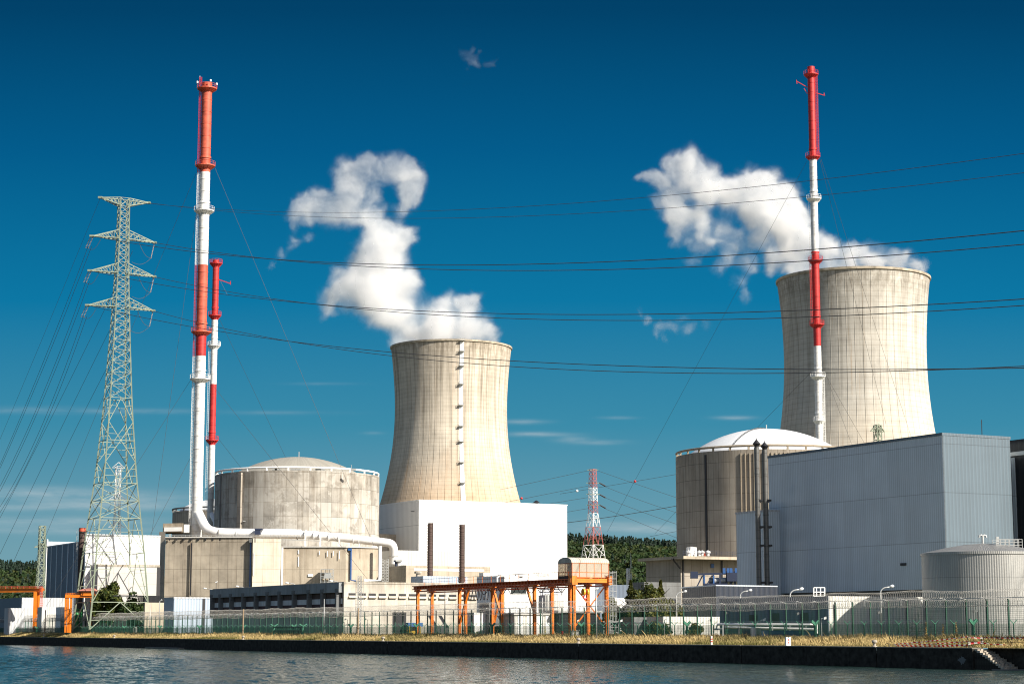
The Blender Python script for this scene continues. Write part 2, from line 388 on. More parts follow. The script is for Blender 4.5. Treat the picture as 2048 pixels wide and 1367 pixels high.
# ground, water, hill
m, t, b = nt('plant_ground'); n = N(t); oc = n('ShaderNodeTexCoord').outputs['Object']
g = n.noise(oc, .05, 8, .6); c = n.mix(n.mr(g, .4, .62, 0, 1), (.17, .16, .14), (.10, .115, .05))
t.links.new(c, b.inputs['Base Color']); b.inputs['Roughness'].default_value = .95; M['ground'] = m
m, t, b = nt('dry_turf'); n = N(t); oc = n('ShaderNodeTexCoord').outputs['Object']
g = n.noise(oc, .35, 6, .65); c = n.mix(n.mr(g, .42, .6, 0, 1), (.25, .18, .07), (.10, .10, .03))
t.links.new(c, b.inputs['Base Color']); b.inputs['Roughness'].default_value = .95; M['turf'] = m
m, t, b = nt('wooded_slope'); n = N(t); oc = n('ShaderNodeTexCoord').outputs['Object']
g = n.noise(oc, .03, 6, .65); c = n.mix(n.mr(g, .4, .6, 0, 1), (.012, .022, .01), (.03, .045, .015))
t.links.new(c, b.inputs['Base Color']); b.inputs['Roughness'].default_value = .95; M['slope'] = m
m, t, b = nt('river_water'); n = N(t); oc = n('ShaderNodeTexCoord').outputs['Object']
h2 = n.noise(oc, 3.2, 4, .6)
t.links.new(n('ShaderNodeBump', ins={'Height': n.math('MULTIPLY', h2, .10), 'Strength': 1.0, 'Distance': 1.0}).outputs[0], b.inputs['Normal'])
b.inputs['Base Color'].default_value = (.016, .034, .030, 1); b.inputs['Roughness'].default_value = .09; b.inputs['IOR'].default_value = 1.22
M['water'] = m

# ------------------------------------------------------------------ light
NISH = .55
SUN = Vector((.80, -.60, 0)); EL = R(34)
sd = Vector((SUN.x * math.cos(EL), SUN.y * math.cos(EL), math.sin(EL)))
sl = bpy.data.lights.new('sun', 'SUN'); so = bpy.data.objects.new('sun', sl); COL.objects.link(so)
sl.energy = 4.2; sl.angle = R(.53); sl.color = (1.0, .93, .82)
so.rotation_euler = sd.to_track_quat('Z', 'Y').to_euler(); so.location = (200, -200, 300)
w = bpy.data.worlds.new('World'); scene.world = w; w.use_nodes = True; wt = w.node_tree; n = N(wt)
bg = wt.nodes['Background']
sky = n('ShaderNodeTexSky', sky_type='NISHITA', sun_disc=False, sun_elevation=EL, sun_rotation=math.atan2(SUN.x, SUN.y), altitude=100, air_density=1.0, dust_density=2.2, ozone_density=3.0)
dirv = n('ShaderNodeTexCoord').outputs['Generated']; s_ = n('ShaderNodeSeparateXYZ', ins={0: dirv})
yy = n.math('MAXIMUM', s_.outputs[1], .001); ta = n.math('DIVIDE', s_.outputs[0], yy); tb = n.math('DIVIDE', s_.outputs[2], yy)
# the part of the sky seen here, well away from the sun, is the deep teal blue that a polariser leaves; the rest is the plain sky
nsky = n.mul(sky.outputs[0], (NISH, NISH * .97, NISH * .93))
ramp = n('ShaderNodeValToRGB', ins={0: n.mr(tb, 0, .5, 0, 1)}); cr_ = ramp.color_ramp
STOPS = [(.0, (.20, .37, .43)), (.04, (.165, .35, .425)), (.066, (.12, .32, .42)), (.105, (.045, .262, .40)), (.17, (.004, .185, .372)), (.25, (.001, .107, .262)), (.327, (.0005, .055, .145)), (.5, (.0, .03, .09))]
for k, (e_, c_) in enumerate(STOPS):
    el_ = cr_.elements[k] if k < 2 else cr_.elements.new(e_ * 2)
    el_.position = e_ * 2; el_.color = tuple(x / 2.07 for x in c_) + (1,)
deep = n('ShaderNodeVectorMath', operation='SCALE', ins={0: ramp.outputs[0], 3: 1 / .1}).outputs[0]
lobe = n.mr(s_.outputs[1], .35, .8, 0, 1, True)
skyc = n.mix(lobe, nsky, deep)
# thin cirrus and drifting scraps
CIR = [(60, 985, 210, 11, .55), (110, 1012, 260, 9, .5), (40, 1042, 260, 9, .5), (150, 1060, 230, 8, .4), (250, 1000, 160, 12, .35), (70, 820, 110, 7, .22), (270, 822, 120, 5, .28),
       (1040, 843, 45, 4.5, .45), (1070, 868, 62, 4.5, .55), (1150, 879, 35, 6, .4), (1205, 884, 42, 4.2, .5), (1235, 835, 30, 3, .3), (1470, 835, 36, 4, .4),
       (1240, 1052, 150, 12, .35), (1330, 1060, 120, 9, .3), (560, 825, 110, 4, .15), (640, 767, 60, 3, .12), (745, 866, 18, 3, .25)]
ns = n.noise(n('ShaderNodeCombineXYZ', ins={0: ta, 1: n.math('MULTIPLY', tb, 6.0), 2: 0.0}).outputs[0], 28.0, 7, .62)
tot = None
for (px, py, wx, wy, a) in CIR:
    u, aa, bb = ray(px, py); ca, cb = u / aa, bb / aa
    e = n.math('ADD', n.math('POWER', n.math('DIVIDE', n.math('SUBTRACT', ta, ca), wx / F), 2.0), n.math('POWER', n.math('DIVIDE', n.math('SUBTRACT', tb, cb), wy / F), 2.0))
    gsn = n.math('MULTIPLY', n.math('POWER', 2.718, n.math('MULTIPLY', e, -1.0)), a)
    tot = gsn if tot is None else n.math('ADD', tot, gsn)
tot = n.math('MULTIPLY', tot, n.mr(ns, .30, .68, .15, 1.1)); tot = n.math('MULTIPLY', tot, n.mr(s_.outputs[1], 0, .2, 0, 1), clamp=True)
skyc = n.mix(tot, skyc, (2.3, 2.75, 2.95))
wt.links.new(skyc, bg.inputs[0]); bg.inputs[1].default_value = .1
scene.view_settings.view_transform = 'Standard'; scene.view_settings.look = 'None'; scene.view_settings.exposure = 1.05; scene.view_settings.gamma = 1
#__PART2__
# ================================================================== THE SETTING
def sheet(name, pts, z, mat, kind='structure'):
    mb = MB(); mb.add([(p[0], p[1], z if len(p) < 3 else p[2]) for p in pts], [list(range(len(pts)))]); o = mb.build(name, mat, origin=(0, 0, 0)); return tag(o, kind=kind)
TF, TB = 4000, -420                                            # along the quay: far left, behind the right edge
# river
def river():
    du, dv = .5, .36; tt = np.arange(-75, 700, du); oo = np.arange(-158, 1.2, dv); T_, O_ = np.meshgrid(tt, oo, indexing='ij')
    X = q1.x + QD.x * T_ + QN.x * O_; Y = q1.y + QD.y * T_ + QN.y * O_; Z = np.zeros_like(X); rg = np.random.default_rng(5)
    for k in range(46):                                     # wind ripples: many crossing waves, mostly blown up river
        lam = .80 * 1.05 ** k; th = math.radians(75) + rg.normal() * .6; ph = rg.uniform(0, 6.28); kx, ky = math.cos(th) * 2 * math.pi / lam, math.sin(th) * 2 * math.pi / lam
        Z += .0058 * lam ** .55 * np.sin(kx * X + ky * Y + ph + .8 * np.sin(X * .07 + k) + .6 * np.sin(Y * .045 - k))
    Z *= .75 + .45 * np.sin(X * .035 + 1) * np.sin(Y * .021 + X * .01)
    px = X / np.maximum(Y, 1) * F + CX; keep = (px > -140) & (px < 2190) & (Y > 128)
    idx = -np.ones(X.shape, np.int64); idx[keep] = np.arange(keep.sum()); q = np.stack([idx[:-1, :-1], idx[1:, :-1], idx[1:, 1:], idx[:-1, 1:]], -1).reshape(-1, 4); q = q[(q >= 0).all(1)]
    v = np.stack([X[keep], Y[keep], WZ + Z[keep]], 1); b_ = len(v); ring = [(*qpt(TB, 8), WZ - .45), (*qpt(TF, 8), WZ - .45), (*qpt(TF, -700), WZ - .45), (*qpt(TB, -700), WZ - .45)]
    o = raw_mesh('river_water', np.concatenate([v, np.array(ring)]), np.concatenate([q, [[b_ + 3, b_ + 2, b_ + 1, b_]]]), M['water']); o.data.polygons.foreach_set('use_smooth', [True] * len(o.data.polygons)); tag(o, kind='structure')
river()
# plant ground with the bank rising behind the quay
mb = MB()
rows = [(1.2, -.02), (3.2, .12), (6.0, GZ), (60, GZ), (9000, GZ)]
ts = [TB, -60, 0, 120, 300, 600, 1000, TF, 9000]
vs = [(*qpt(t_, o_), z_) for o_, z_ in rows for t_ in ts]; m_ = len(ts)
mb.add(vs, [[i * m_ + k, i * m_ + k + 1, (i + 1) * m_ + k + 1, (i + 1) * m_ + k] for i in range(len(rows) - 1) for k in range(m_ - 1)])
o = mb.build('ground', M['ground'], origin=(0, 0, 0)); tag(o, kind='structure')
mb = MB(); vs = [(*qpt(t_, o_), z_) for o_, z_ in ((1.3, .0), (3.2, .14), (6.0, GZ + .02), (10.2, GZ + .02)) for t_ in ts[:-1]]; m_ = len(ts) - 1
mb.add(vs, [[i * m_ + k, i * m_ + k + 1, (i + 1) * m_ + k + 1, (i + 1) * m_ + k] for i in range(3) for k in range(m_ - 1)])
tag(mb.build('turf_bank', M['turf'], origin=(0, 0, 0)), kind='structure')

# quay wall, broken by a flight of steps near the right
ts0 = hit(1945, qpt(0), QD, 1290); ts1 = hit(1990, qpt(0), QD, 1330)
quay = empty('quay_wall', (*qpt(0), 0), 'dark weathered concrete quay wall along the river with pale edge', 'quay wall')
mb = MB()
def qbox(mb, t0, t1, o0, o1, z0, z1): return mb.prism([qpt(t0, o0), qpt(t1, o0), qpt(t1, o1), qpt(t0, o1)], z0, z1, True, False)
bt = [ts0] + [hit(px, qpt(0), QD, 1285) for px in (1752, 1482, 1157, 775, 492, 228, 87)] + [TF]
for i in range(len(bt) - 1): qbox(mb, bt[i] + .06, bt[i + 1] - .12, .0, 1.4, -5, -.12)
qbox(mb, TB, ts0, 2.2, 3.4, -5, -.12)
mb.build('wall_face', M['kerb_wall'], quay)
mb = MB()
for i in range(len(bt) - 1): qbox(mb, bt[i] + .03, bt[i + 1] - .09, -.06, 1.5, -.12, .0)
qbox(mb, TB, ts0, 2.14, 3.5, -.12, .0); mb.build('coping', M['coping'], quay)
mb = MB(); qbox(mb, hit(370, qpt(0), QD), hit(302, qpt(0), QD), -1.3, .0, -5, WZ + .35); mb.build('footing', M['coping'], quay)
mb = MB(); qbox(mb, TB, ts1 + .5, -.05, 2.2, -5, WZ + .12); mb.build('landing', M['coping'], quay)
nst = 11; mb = MB(); mbb = MB()
for k in range(nst):
    t0 = ts0 - (k + 1) * (ts0 - ts1 + 1.0) / nst; t1 = ts0 - k * (ts0 - ts1 + 1.0) / nst
    qbox(mbb, t0, t1, .25, 2.19, -5, -.2 - (k) * (2.1 / nst))
    for j in range(4):
        r0 = .2 + j * .48; qbox(mb, t0 - .1 - .2 * random.random(), t1 - .12, r0 - .1 * random.random(), r0 + .44 * random.uniform(.6, 1), -.35 - k * (2.1 / nst), -.2 - k * (2.1 / nst) + random.uniform(.03, .2))
mb.build('worn_tread', M['step'], quay); mbb.build('stair', M['kerb_wall'], quay)

# hills
def ridge(x, y):
    s = np.clip((y - 1650) / 950, 0, 1); s = s * s * (3 - 2 * s)
    top = 99 + 9 * np.sin(x / 130 + .8) - 38 * np.clip((-x - 300) / 300, 0, 1)
    return GZ - 3 + s * top + 5 * np.sin(x / 90 + y / 170) * s
mb = MB(); gx = np.linspace(-1600, 1700, 56); gy = np.linspace(1500, 3200, 30)
vs = [(x, y, float(ridge(x, y))) for y in gy for x in gx]
mb.add(vs, [[i * 56 + k, i * 56 + k + 1, (i + 1) * 56 + k + 1, (i + 1) * 56 + k] for i in range(29) for k in range(55)])
tag(mb.build('hills', M['slope'], origin=(0, 0, 0), smooth=True), kind='structure')
def quads(c, nrm, size, rng):
    """small faces at c facing about nrm"""
    k = len(c); a = rng.normal(size=(k, 3)); a -= nrm * (a * nrm).sum(1)[:, None]; a /= np.linalg.norm(a, axis=1)[:, None] + 1e-9
    b_ = np.cross(nrm, a); s = size[:, None] * rng.uniform(.7, 1.3, (k, 1))
    v = np.stack([c - a * s - b_ * s * .7, c + a * s - b_ * s * .7, c + a * s * .8 + b_ * s * .8, c - a * s * .8 + b_ * s * .8], 1).reshape(-1, 3)
    return v, np.arange(4 * k).reshape(-1, 4)
def forest():
    V, Fc, C = [], [], []; base = 0
    for (pa, pb, cnt) in ((-140, 160, 2900), (1085, 1420, 3300)):
        y = RNG.uniform(1660, 2680, cnt) ** 1.0; px = RNG.uniform(pa, pb, cnt); x = (px - CX) / F * y * 1.0
        for i in range(cnt):
            h0 = float(ridge(x[i], y[i])); conif = (y[i] > 2420 and random.random() < .75) or random.random() < .04
            rad = random.uniform(4.2, 7.2) * (.72 if conif else 1); hh = random.uniform(10, 16) * (1.25 if conif else 1)
            m1 = 70 if conif else 95
            d = RNG.normal(size=(m1, 3)); d /= np.linalg.norm(d, axis=1)[:, None]; d[:, 2] = np.abs(d[:, 2]) * .9 + .02 * 0
            if conif:
                tt = RNG.uniform(0, 1, m1) ** .8; ph = RNG.uniform(0, 6.28, m1); rr = rad * .75 * (1 - tt) + .3
                c = np.stack([x[i] + rr * np.cos(ph), y[i] + rr * np.sin(ph), h0 + 3 + tt * hh], 1); nm = np.stack([np.cos(ph), np.sin(ph), np.full(m1, .5)], 1)
            else:
                lob = RNG.normal(size=(7, 3)) * np.array([.55, .55, .3]) * rad; li = RNG.integers(0, 7, m1)
                c = np.array([x[i], y[i], h0 + hh * .55]) + lob[li] + d * rad * np.array([.62, .62, .55]); nm = d + RNG.normal(size=(m1, 3)) * .35
            nm = nm / np.linalg.norm(nm, axis=1)[:, None]
            v, f = quads(c, nm, np.full(m1, 1.35 if not conif else 1.0), RNG)
            tone = random.uniform(.65, 1.35); hue = random.random()
            col = np.array([.026 + .030 * hue * hue, .050 + .014 * hue, .016]) * tone if not conif else np.array([.017, .036, .022]) * tone
            cc = np.repeat(col[None] * RNG.uniform(.82, 1.2, (m1, 1)), 4, 0)
            V.append(v); Fc.append(f + base); C.append(cc); base += len(v)
    o = raw_mesh('forest', np.concatenate(V), np.concatenate(Fc), M['leaf'], np.concatenate(C))
    tag(o, 'dense dark green wood covering the far hillside', 'forest', kind='stuff')
forest()

# dry grass on the bank: blades
def grass():
    V, C = [], []; cnt = 150000
    t0, t1 = hit(2060, qpt(0), QD) - 12, hit(-15, qpt(0), QD) + 15
    # denser towards the camera end
    u = RNG.uniform(0, 1, cnt) ** 1.35; tt = t0 + (t1 - t0) * u; off = RNG.uniform(1.25, 9.3, cnt)
    ox, oy = np.array(q1)[0], np.array(q1)[1]
    x = ox + QD.x * tt + QN.x * off; y = oy + QD.y * tt + QN.y * off
    z = np.interp(off, [1.2, 3.2, 6.0, 20], [.0, .13, GZ, GZ])
    clump = .5 + .5 * np.sin(tt * .23 + np.sin(tt * .071) * 3) * np.sin(off * .5 + tt * .05); cl2 = .5 + .5 * np.sin(tt * .9 + off * 1.3)
    low = RNG.uniform(0, 1, cnt) < .38; patch = .5 + .5 * np.sin(tt * .11 + 1.3 * np.sin(tt * .037)) * np.sin(off * .35 + tt * .02)
    h = (.25 + .36 * RNG.uniform(.3, 1, cnt)) * (.55 + .6 * clump + .35 * cl2) * np.interp(off, [1.2, 2.2, 4.5], [.25, .75, 1.15]); h = np.where(low, h * .5, h)
    tall = RNG.uniform(0, 1, cnt) < .006; h = np.where(tall, h * 1.75, h)
    ang = RNG.uniform(0, np.pi, cnt); wd = (.015 + .018 * RNG.uniform(0, 1, cnt)) * (1.2 + tt / 300)
    lean = RNG.normal(size=(cnt, 2)) * .28 * h[:, None] + np.array([-.12, .03]) * h[:, None]
    dx, dy = np.cos(ang) * wd, np.sin(ang) * wd
    v = np.stack([np.stack([x - dx, y - dy, z - .02], 1), np.stack([x + dx, y + dy, z - .02], 1),
                  np.stack([x + dx * .8 + lean[:, 0] * .5, y + dy * .8 + lean[:, 1] * .5, z + h * .6], 1), np.stack([x + lean[:, 0], y + lean[:, 1], z + h], 1)], 1).reshape(-1, 3)
    green = np.clip(.55 * low + .6 * (patch < .36) + .35 * (off < 2.4) + RNG.uniform(-.35, .25, cnt), 0, 1)[:, None]
    straw = np.array([.54, .41, .185]) * RNG.uniform(.6, 1.25, (cnt, 1)); gr = np.array([.14, .14, .035]) * RNG.uniform(.5, 1.3, (cnt, 1))
    c = straw * (1 - green) + gr * green
    o = raw_mesh('dry_grass', v, np.arange(4 * cnt).reshape(-1, 4), M['straw'], np.repeat(c, 4, 0)); tag(o, 'tall sunburnt grass along the top of the quay', 'grass', kind='stuff')
grass()

# ================================================================== plants
def crown_mesh(name, c, rad, nleaf, size, cols, parent, mat='leaf', blobs=14, shape='round', rng=RNG):
    c = np.array(c, float); rad = np.array(rad, float)
    if shape == 'cone':
        tt = rng.uniform(0, 1, nleaf) ** 1.25; ph = rng.uniform(0, 6.28, nleaf); lay = (1 - tt) * (.75 + .25 * np.sin(tt * 40)) * rng.uniform(.35, 1.05, nleaf)
        p = c + np.stack([rad[0] * lay * np.cos(ph), rad[1] * lay * np.sin(ph), rad[2] * (2 * tt - 1)], 1); nm = rng.normal(size=(nleaf, 3)) + np.array([0, 0, .6])
    else:
        bc = rng.normal(size=(blobs, 3)); bc /= np.linalg.norm(bc, axis=1)[:, None]; bc *= rng.uniform(.25, .78, (blobs, 1)); br = rng.uniform(.26, .46, blobs)
        bi = rng.integers(0, blobs, nleaf); d = rng.normal(size=(nleaf, 3)); d /= np.linalg.norm(d, axis=1)[:, None]
        p = c + rad * (bc[bi] + d * br[bi][:, None] * rng.uniform(.55, 1.0, (nleaf, 1))); nm = d + rng.normal(size=(nleaf, 3)) * .6
    nm /= np.linalg.norm(nm, axis=1)[:, None]
    v, f = quads(p, nm, np.full(nleaf, size), rng)
    cc = np.array(cols[0]) + (np.array(cols[1]) - np.array(cols[0])) * rng.uniform(0, 1, (nleaf, 1)) ** 1.5
    og = parent.location if parent is not None else (c[0], c[1], c[2] - rad[2])
    o = raw_mesh(name, v, f, M[mat], np.repeat(cc, 4, 0), origin=tuple(og))
    if parent is not None: o.parent = parent; o.location = (0, 0, 0)
    return o
def tree(px, Y, ytop, wpx, label, cols, shape='round', nleaf=2600, size=.26, cat='tree', name='leafy_tree', group=None, low=.12):
    x = Xat(px, Y, 1240); zt = Zat(ytop, Y); h = zt - GZ; rr = wpx / F * Y / 2
    t_ = empty(name, (x, Y, GZ), label, cat, group)
    mb = MB(); mb.tube([(x, Y, GZ - .2), (x + .1, Y, GZ + h * .35), (x - .1, Y + .1, GZ + h * .85)], [.03 * h, .02 * h, .006 * h], 7)
    for k in range(6):
        a_ = k * 1.05 + .3; z0 = GZ + h * (.25 + .09 * k); mb.tube([(x, Y, z0), (x + math.cos(a_) * rr * .7, Y + math.sin(a_) * rr * .7, z0 + h * .16)], [.01 * h, .003 * h], 5)
    mb.build('trunk', M['bark'], t_)
    hc = h * (1 - low); crown_mesh('crown', (x, Y, GZ + h * low + hc / 2), (rr, rr, hc / 2), nleaf, size, cols, t_, shape=shape)
    return t_
def shrub(px, Y, ytop, wpx, label, cols, name='shrub', nleaf=900, size=.2, group=None, cat='shrub', rad2=None):
    x = Xat(px, Y, 1250); h = Zat(ytop, Y) - GZ; rr = wpx / F * Y / 2
    o = crown_mesh(name, (x, Y, GZ + h * .45), (rr, rad2 or rr * .6, h * .55), nleaf, size, cols, None, blobs=18)
    return tag(o, label, cat, group)
GD = ((.03, .055, .012), (.13, .14, .03)); GY = ((.045, .06, .012), (.19, .175, .04)); GB = ((.02, .045, .012), (.07, .10, .025))
tree(216, 547, 1161, 68, 'round dark green tree standing behind the legs of the tall lattice pylon', GD, nleaf=5200, size=.34, low=.02)
tree(264, 546, 1184, 56, 'lower bushy tree to the right of the round tree at the pylon foot', GB, nleaf=2600, size=.3, low=.02)
for px, yt, w_, Y_, lab in ((1262, 1160, 74, 342, 'tall loose conifer just right of the orange gantry ladder'), (1292, 1166, 76, 338, 'middle conifer with ragged top beside the concrete service block'),
                        (1322, 1160, 66, 346, 'yellowish conifer leaning near the service block wall'), (1230, 1192, 66, 336, 'sparse young conifer half hidden behind the gantry ladder'), (1277, 1180, 58, 334, 'low dark bushy conifer between the two tallest conifers'), (1308, 1178, 62, 332, 'broad olive bushy conifer before the dark stained wall'), (1343, 1188, 44, 350, 'small yellow green conifer against the service block corner')):
    tree(px, Y_, yt, w_, lab, GY if px > 1300 else ((.03, .05, .012), (.13, .13, .03)), shape='cone' if px in (1262, 1322) else 'round', nleaf=3600, size=.2, name='conifer', group='conifers behind the fence', low=.0)
for k, (px, yt, w_, dY, lab, c_) in enumerate(((1000, 1246, 60, 8, 'green ivy mound under the left end of the orange gantry', GB), (1045, 1243, 62, 8, 'green bramble mound below the middle gantry legs', GB), (945, 1250, 40, 8, 'low green hedge beside the slanted hatch covers', GB),
        (1318, 1238, 70, 8, 'rounded bush in front of the pale corrugated shed', GD), (1262, 1236, 46, 10, 'dark bush behind the green fence right of the crane', GD), (1180, 1240, 46, 9, 'dark bush below the crane house', GD), (1388, 1246, 40, 8, 'bush with straw coloured stems at the shed end', GY))):
    p_, _t = col_on_line(px, 20); shrub(px, p_.y + dY, yt, w_, lab, c_, nleaf=1500, size=.17, group='bushes behind the fence')
for px, yt, lab in ((1912, 1243, 'tall dry weed stalk standing above the grass in front of the tank'), (1886, 1247, 'dry weed stalk just left of the tallest weed'), (1852, 1243, 'weed stalk at the left edge of the steel tank'), (1090, 1252, 'yellow flowering weed in front of the gantry legs'), (1150, 1254, 'yellow flowering weed by the small grey cabinet')):
    p_, _t = col_on_line(px, 5.6); x, Y = p_.x, p_.y; h = Zat(yt, Y) - GZ
    crown_mesh('weed', (x, Y, GZ + h * .5), (.35, .35, h * .5), 110, .055, ((.20, .13, .05), (.42, .30, .10)) if px > 1500 else ((.12, .14, .02), (.62, .48, .04)), None, 'straw', shape='cone', blobs=6)['label'] = lab
    bpy.context.scene.collection.objects[-1]['category'] = 'weed'

# ================================================================== COOLING TOWERS
def cooling_tower(px, Y, prof, mat, label, rim_y, seed=0, at=None):
    x0 = at[0] if at else Xat(px, Y, 800); t_ = empty('cooling_tower', (x0, Y, GZ), label, 'cooling tower')
    zs = np.array([Zat(y_, Y) for y_, r_ in prof] if prof else [154, 140, 125, 112, 96, 80, 66, 45, 1]); rs = np.array([r_ / F * Y for y_, r_ in prof] if prof else [33.5, 32.5, 31.5, 31, 31.6, 33.5, 36.3, 44, 57])
    zz = np.linspace(GZ, zs.max(), 44); o_ = np.argsort(zs); cf = np.polyfit(zs, rs, 4)
    pr = [(float(np.polyval(cf, z)), float(z)) for z in zz]
    mb = MB(); mb.lathe((x0, Y), pr, 144, math.pi / 2, math.pi / 2 + 2 * math.pi); mb.build('shell', mat, t_, smooth=True)
    r_, z_ = pr[-1]
    mb = MB(); mb.lathe((x0, Y), [(r_ + .05, z_ - .9), (r_ + .45, z_ - .75), (r_ + .5, z_ + .25), (r_ - .9, z_ + .25), (r_ - .9, z_ - 6), (pr[-3][0] - 1, pr[-3][1] - 8)], 144); mb.build('rim', M['tower_rim'], t_, smooth=True, auto=40)
    return t_, x0, (lambda z: float(np.polyval(cf, z)))
YL, YR = 1050, 860
tl, xl, rl = cooling_tower(902, YL, [(696, 121.5), (725, 118), (780, 113.8), (830, 113), (890, 116), (950, 126), (1000, 139), (1080, 164), (1255, 222)], M['tower_l'], 'beige cooling tower with white ladder strip behind the white hall, steaming', 690)
tr_, xr, rr_ = cooling_tower(1712, YR, [(561, 153), (606, 148), (660, 143.5), (715, 142), (800, 145), (860, 153), (930, 166), (1060, 200), (1255, 262)], M['tower_r'], 'grey ribbed cooling tower behind the red and white stack, steaming', 548)
mb = MB(); a0 = -math.acos(.205); zl = [Zat(y_, YL - 30) for y_ in np.linspace(1010, 684, 30)]
vs = []
for z in zl:
    for da in (-.032, .032): vs.append((xl + (rl(z) + .25) * math.cos(a0 + da), YL + (rl(z) + .25) * math.sin(a0 + da), z))
    for da in (.032, -.032): vs.append((xl + (rl(z) - .2) * math.cos(a0 + da), YL + (rl(z) - .2) * math.sin(a0 + da), z))
mb.add(vs, [[4 * i + k, 4 * i + (k + 1) % 4, 4 * i + 4 + (k + 1) % 4, 4 * i + 4 + k] for i in range(29) for k in range(4)])
mb.build('ladder_strip', M['white_paint'], tl)
for y_ in (681, 702, 731, 767, 809, 851, 882, 924, 966):
    z = Zat(y_, YL - 31); r_ = rl(z); mb = MB(); d = Vector((math.cos(a0), math.sin(a0))); e = Vector((-d.y, d.x))
    mb.obox(Vector((xl, YL)) + d * (r_ + .1) - e * 1.3, e, 2.6, d, 1.9, z - .2, z)
    for q in (-1.2, 1.2):
        for w_ in (.3, 1.8): mb.bar((*(Vector((xl, YL)) + d * (r_ + w_) + e * q), z), (*(Vector((xl, YL)) + d * (r_ + w_) + e * q), z + 1.2), .12)
    mb.bar((*(Vector((xl, YL)) + d * (r_ + 1.8) - e * 1.2), z + 1.2), (*(Vector((xl, YL)) + d * (r_ + 1.8) + e * 1.2), z + 1.2), .12)
    mb.build('platform', M['galv'], tl)

# ================================================================== CHIMNEYS
def chimney(name, px, py, Y, bands, rpx, plats, label, ladder, guys, plat_r=2.0, zbase=None, ring=4.0):
    x0 = Xat(px, Y, py); t_ = empty(name, (x0, Y, zbase or GZ), label, 'chimney')
    r0 = rpx / F * Y
    for (ya, yb, mt, nm) in bands:
        za, zb = Zat(ya, Y), (Zat(yb, Y) if yb else t_.location.z); pr = [(r0, zb)]
        z = zb + ring
        while z < za - .5:
            pr += [(r0, z - .12), (r0 * 1.05, z - .12), (r0 * 1.05, z + .12), (r0, z + .12)]; z += ring
        pr += [(r0, za)]
        if ya == bands[0][0]: pr += [(r0 * .82, za), (r0 * .82, za - 3)]
        mb = MB(); mb.lathe((x0, Y), pr, 32); mb.build(nm, M[mt], t_, smooth=True, auto=35)
    for (y_, mt, kk) in plats:
        z = Zat(y_, Y); R_ = r0 * plat_r * kk; mb = MB()
        mb.lathe((x0, Y), [(r0 * 1.02, z - 1.1), (R_ * .96, z - .3), (R_, z - .3), (R_, z), (r0 * 1.02, z)], 20)
        if y_ > bands[0][0] + 30: mb.lathe((x0, Y), [(r0 * 1.13, z + 2.2), (r0 * 1.13, z + 2.8), (r0, z + 2.8)], 20)
        pf = mb.build('platform', M[mt], t_); mb = MB()
        for h_ in (.6, 1.2): mb.tube([(x0 + R_ * math.cos(a_), Y + R_ * math.sin(a_), z + h_) for a_ in np.linspace(0, 2 * math.pi, 21)], .045, 4, False)
        for a_ in np.linspace(0, 2 * math.pi, 13)[:-1]:
            mb.bar((x0 + R_ * math.cos(a_), Y + R_ * math.sin(a_), z), (x0 + R_ * math.cos(a_), Y + R_ * math.sin(a_), z + 1.2), .08)
            mb.bar((x0 + R_ * .95 * math.cos(a_), Y + R_ * .95 * math.sin(a_), z - .3), (x0 + r0 * math.cos(a_), Y + r0 * math.sin(a_), z - 1.4), .12)
        mb.build('railing', M[mt], pf)
    for (ya, yb, side, mt, cage) in ladder:
        za, zb = Zat(ya, Y), Zat(yb, Y); mb = MB(); lx = x0 + side * (r0 + .45); ly = Y - .45
        for q in (-.25, .25): mb.bar((lx + q, ly, zb), (lx + q, ly, za), .07)
        z = zb
        while z < za:
            mb.bar((lx - .25, ly, z), (lx + .25, ly, z), .05); z += .6
        ldr = mb.build('ladder', M[mt], t_)
        if cage:
            mb = MB(); z = zb
            while z < za:
                mb.tube([(lx + .42 * math.cos(a_), ly - .05 + .42 * math.sin(a_), z) for a_ in np.linspace(0, 2 * math.pi, 9)], .035, 3, False); z += 1.1
            for a_ in np.linspace(0, 2 * math.pi, 6)[:-1]: mb.bar((lx + .42 * math.cos(a_), ly - .05 + .42 * math.sin(a_), zb), (lx + .42 * math.cos(a_), ly - .05 + .42 * math.sin(a_), za), .05)
            mb.build('cage', M[mt], ldr)
    for (pa, ya, pb, yb, Yb) in guys:
        p = P(pa, ya, Y); q = P(pb, yb, Yb); mb = MB(); mb.tube([p, q], .045, 5); mb.build('guy_wire', M['guy'], t_)
    return t_, x0, r0
Y1 = 595
ZB1 = Zat(1076, Y1)
c1, x1, r1 = chimney('chimney_stack', 414, 185, Y1, [(166, 345, 'old_band', 'red_band'), (345, 530, 'white_band', 'white_band'), (530, 668, 'old_band', 'red_band'), (668, 712, 'red_band', 'red_band'), (712, None, 'white_band', 'white_band')],
    10.2, [(177, 'red_paint_old', 1), (331, 'red_paint_old', 1), (421, 'white_paint', 1), (663, 'red_paint_old', 1), (757, 'white_paint', 1)],
    'tallest chimney with faded red and white bands, rising beside the patched reactor', [(155, 345, -1, 'red_paint', 1), (345, 530, -1, 'white_paint', 1), (530, 712, -1, 'red_paint', 1), (712, 1050, -1, 'white_paint', 1)],
    [(430, 336, 748, 1091, 572), (411, 752, 742, 1166, 556), (392, 347, 20, 1243, 640), (383, 757, 72, 1243, 600), (392, 430, 285, 1200, 600), (386, 905, 250, 1165, 590)], zbase=ZB1, ring=3.9)
mb = MB()                                            # rings, top lamp and rod
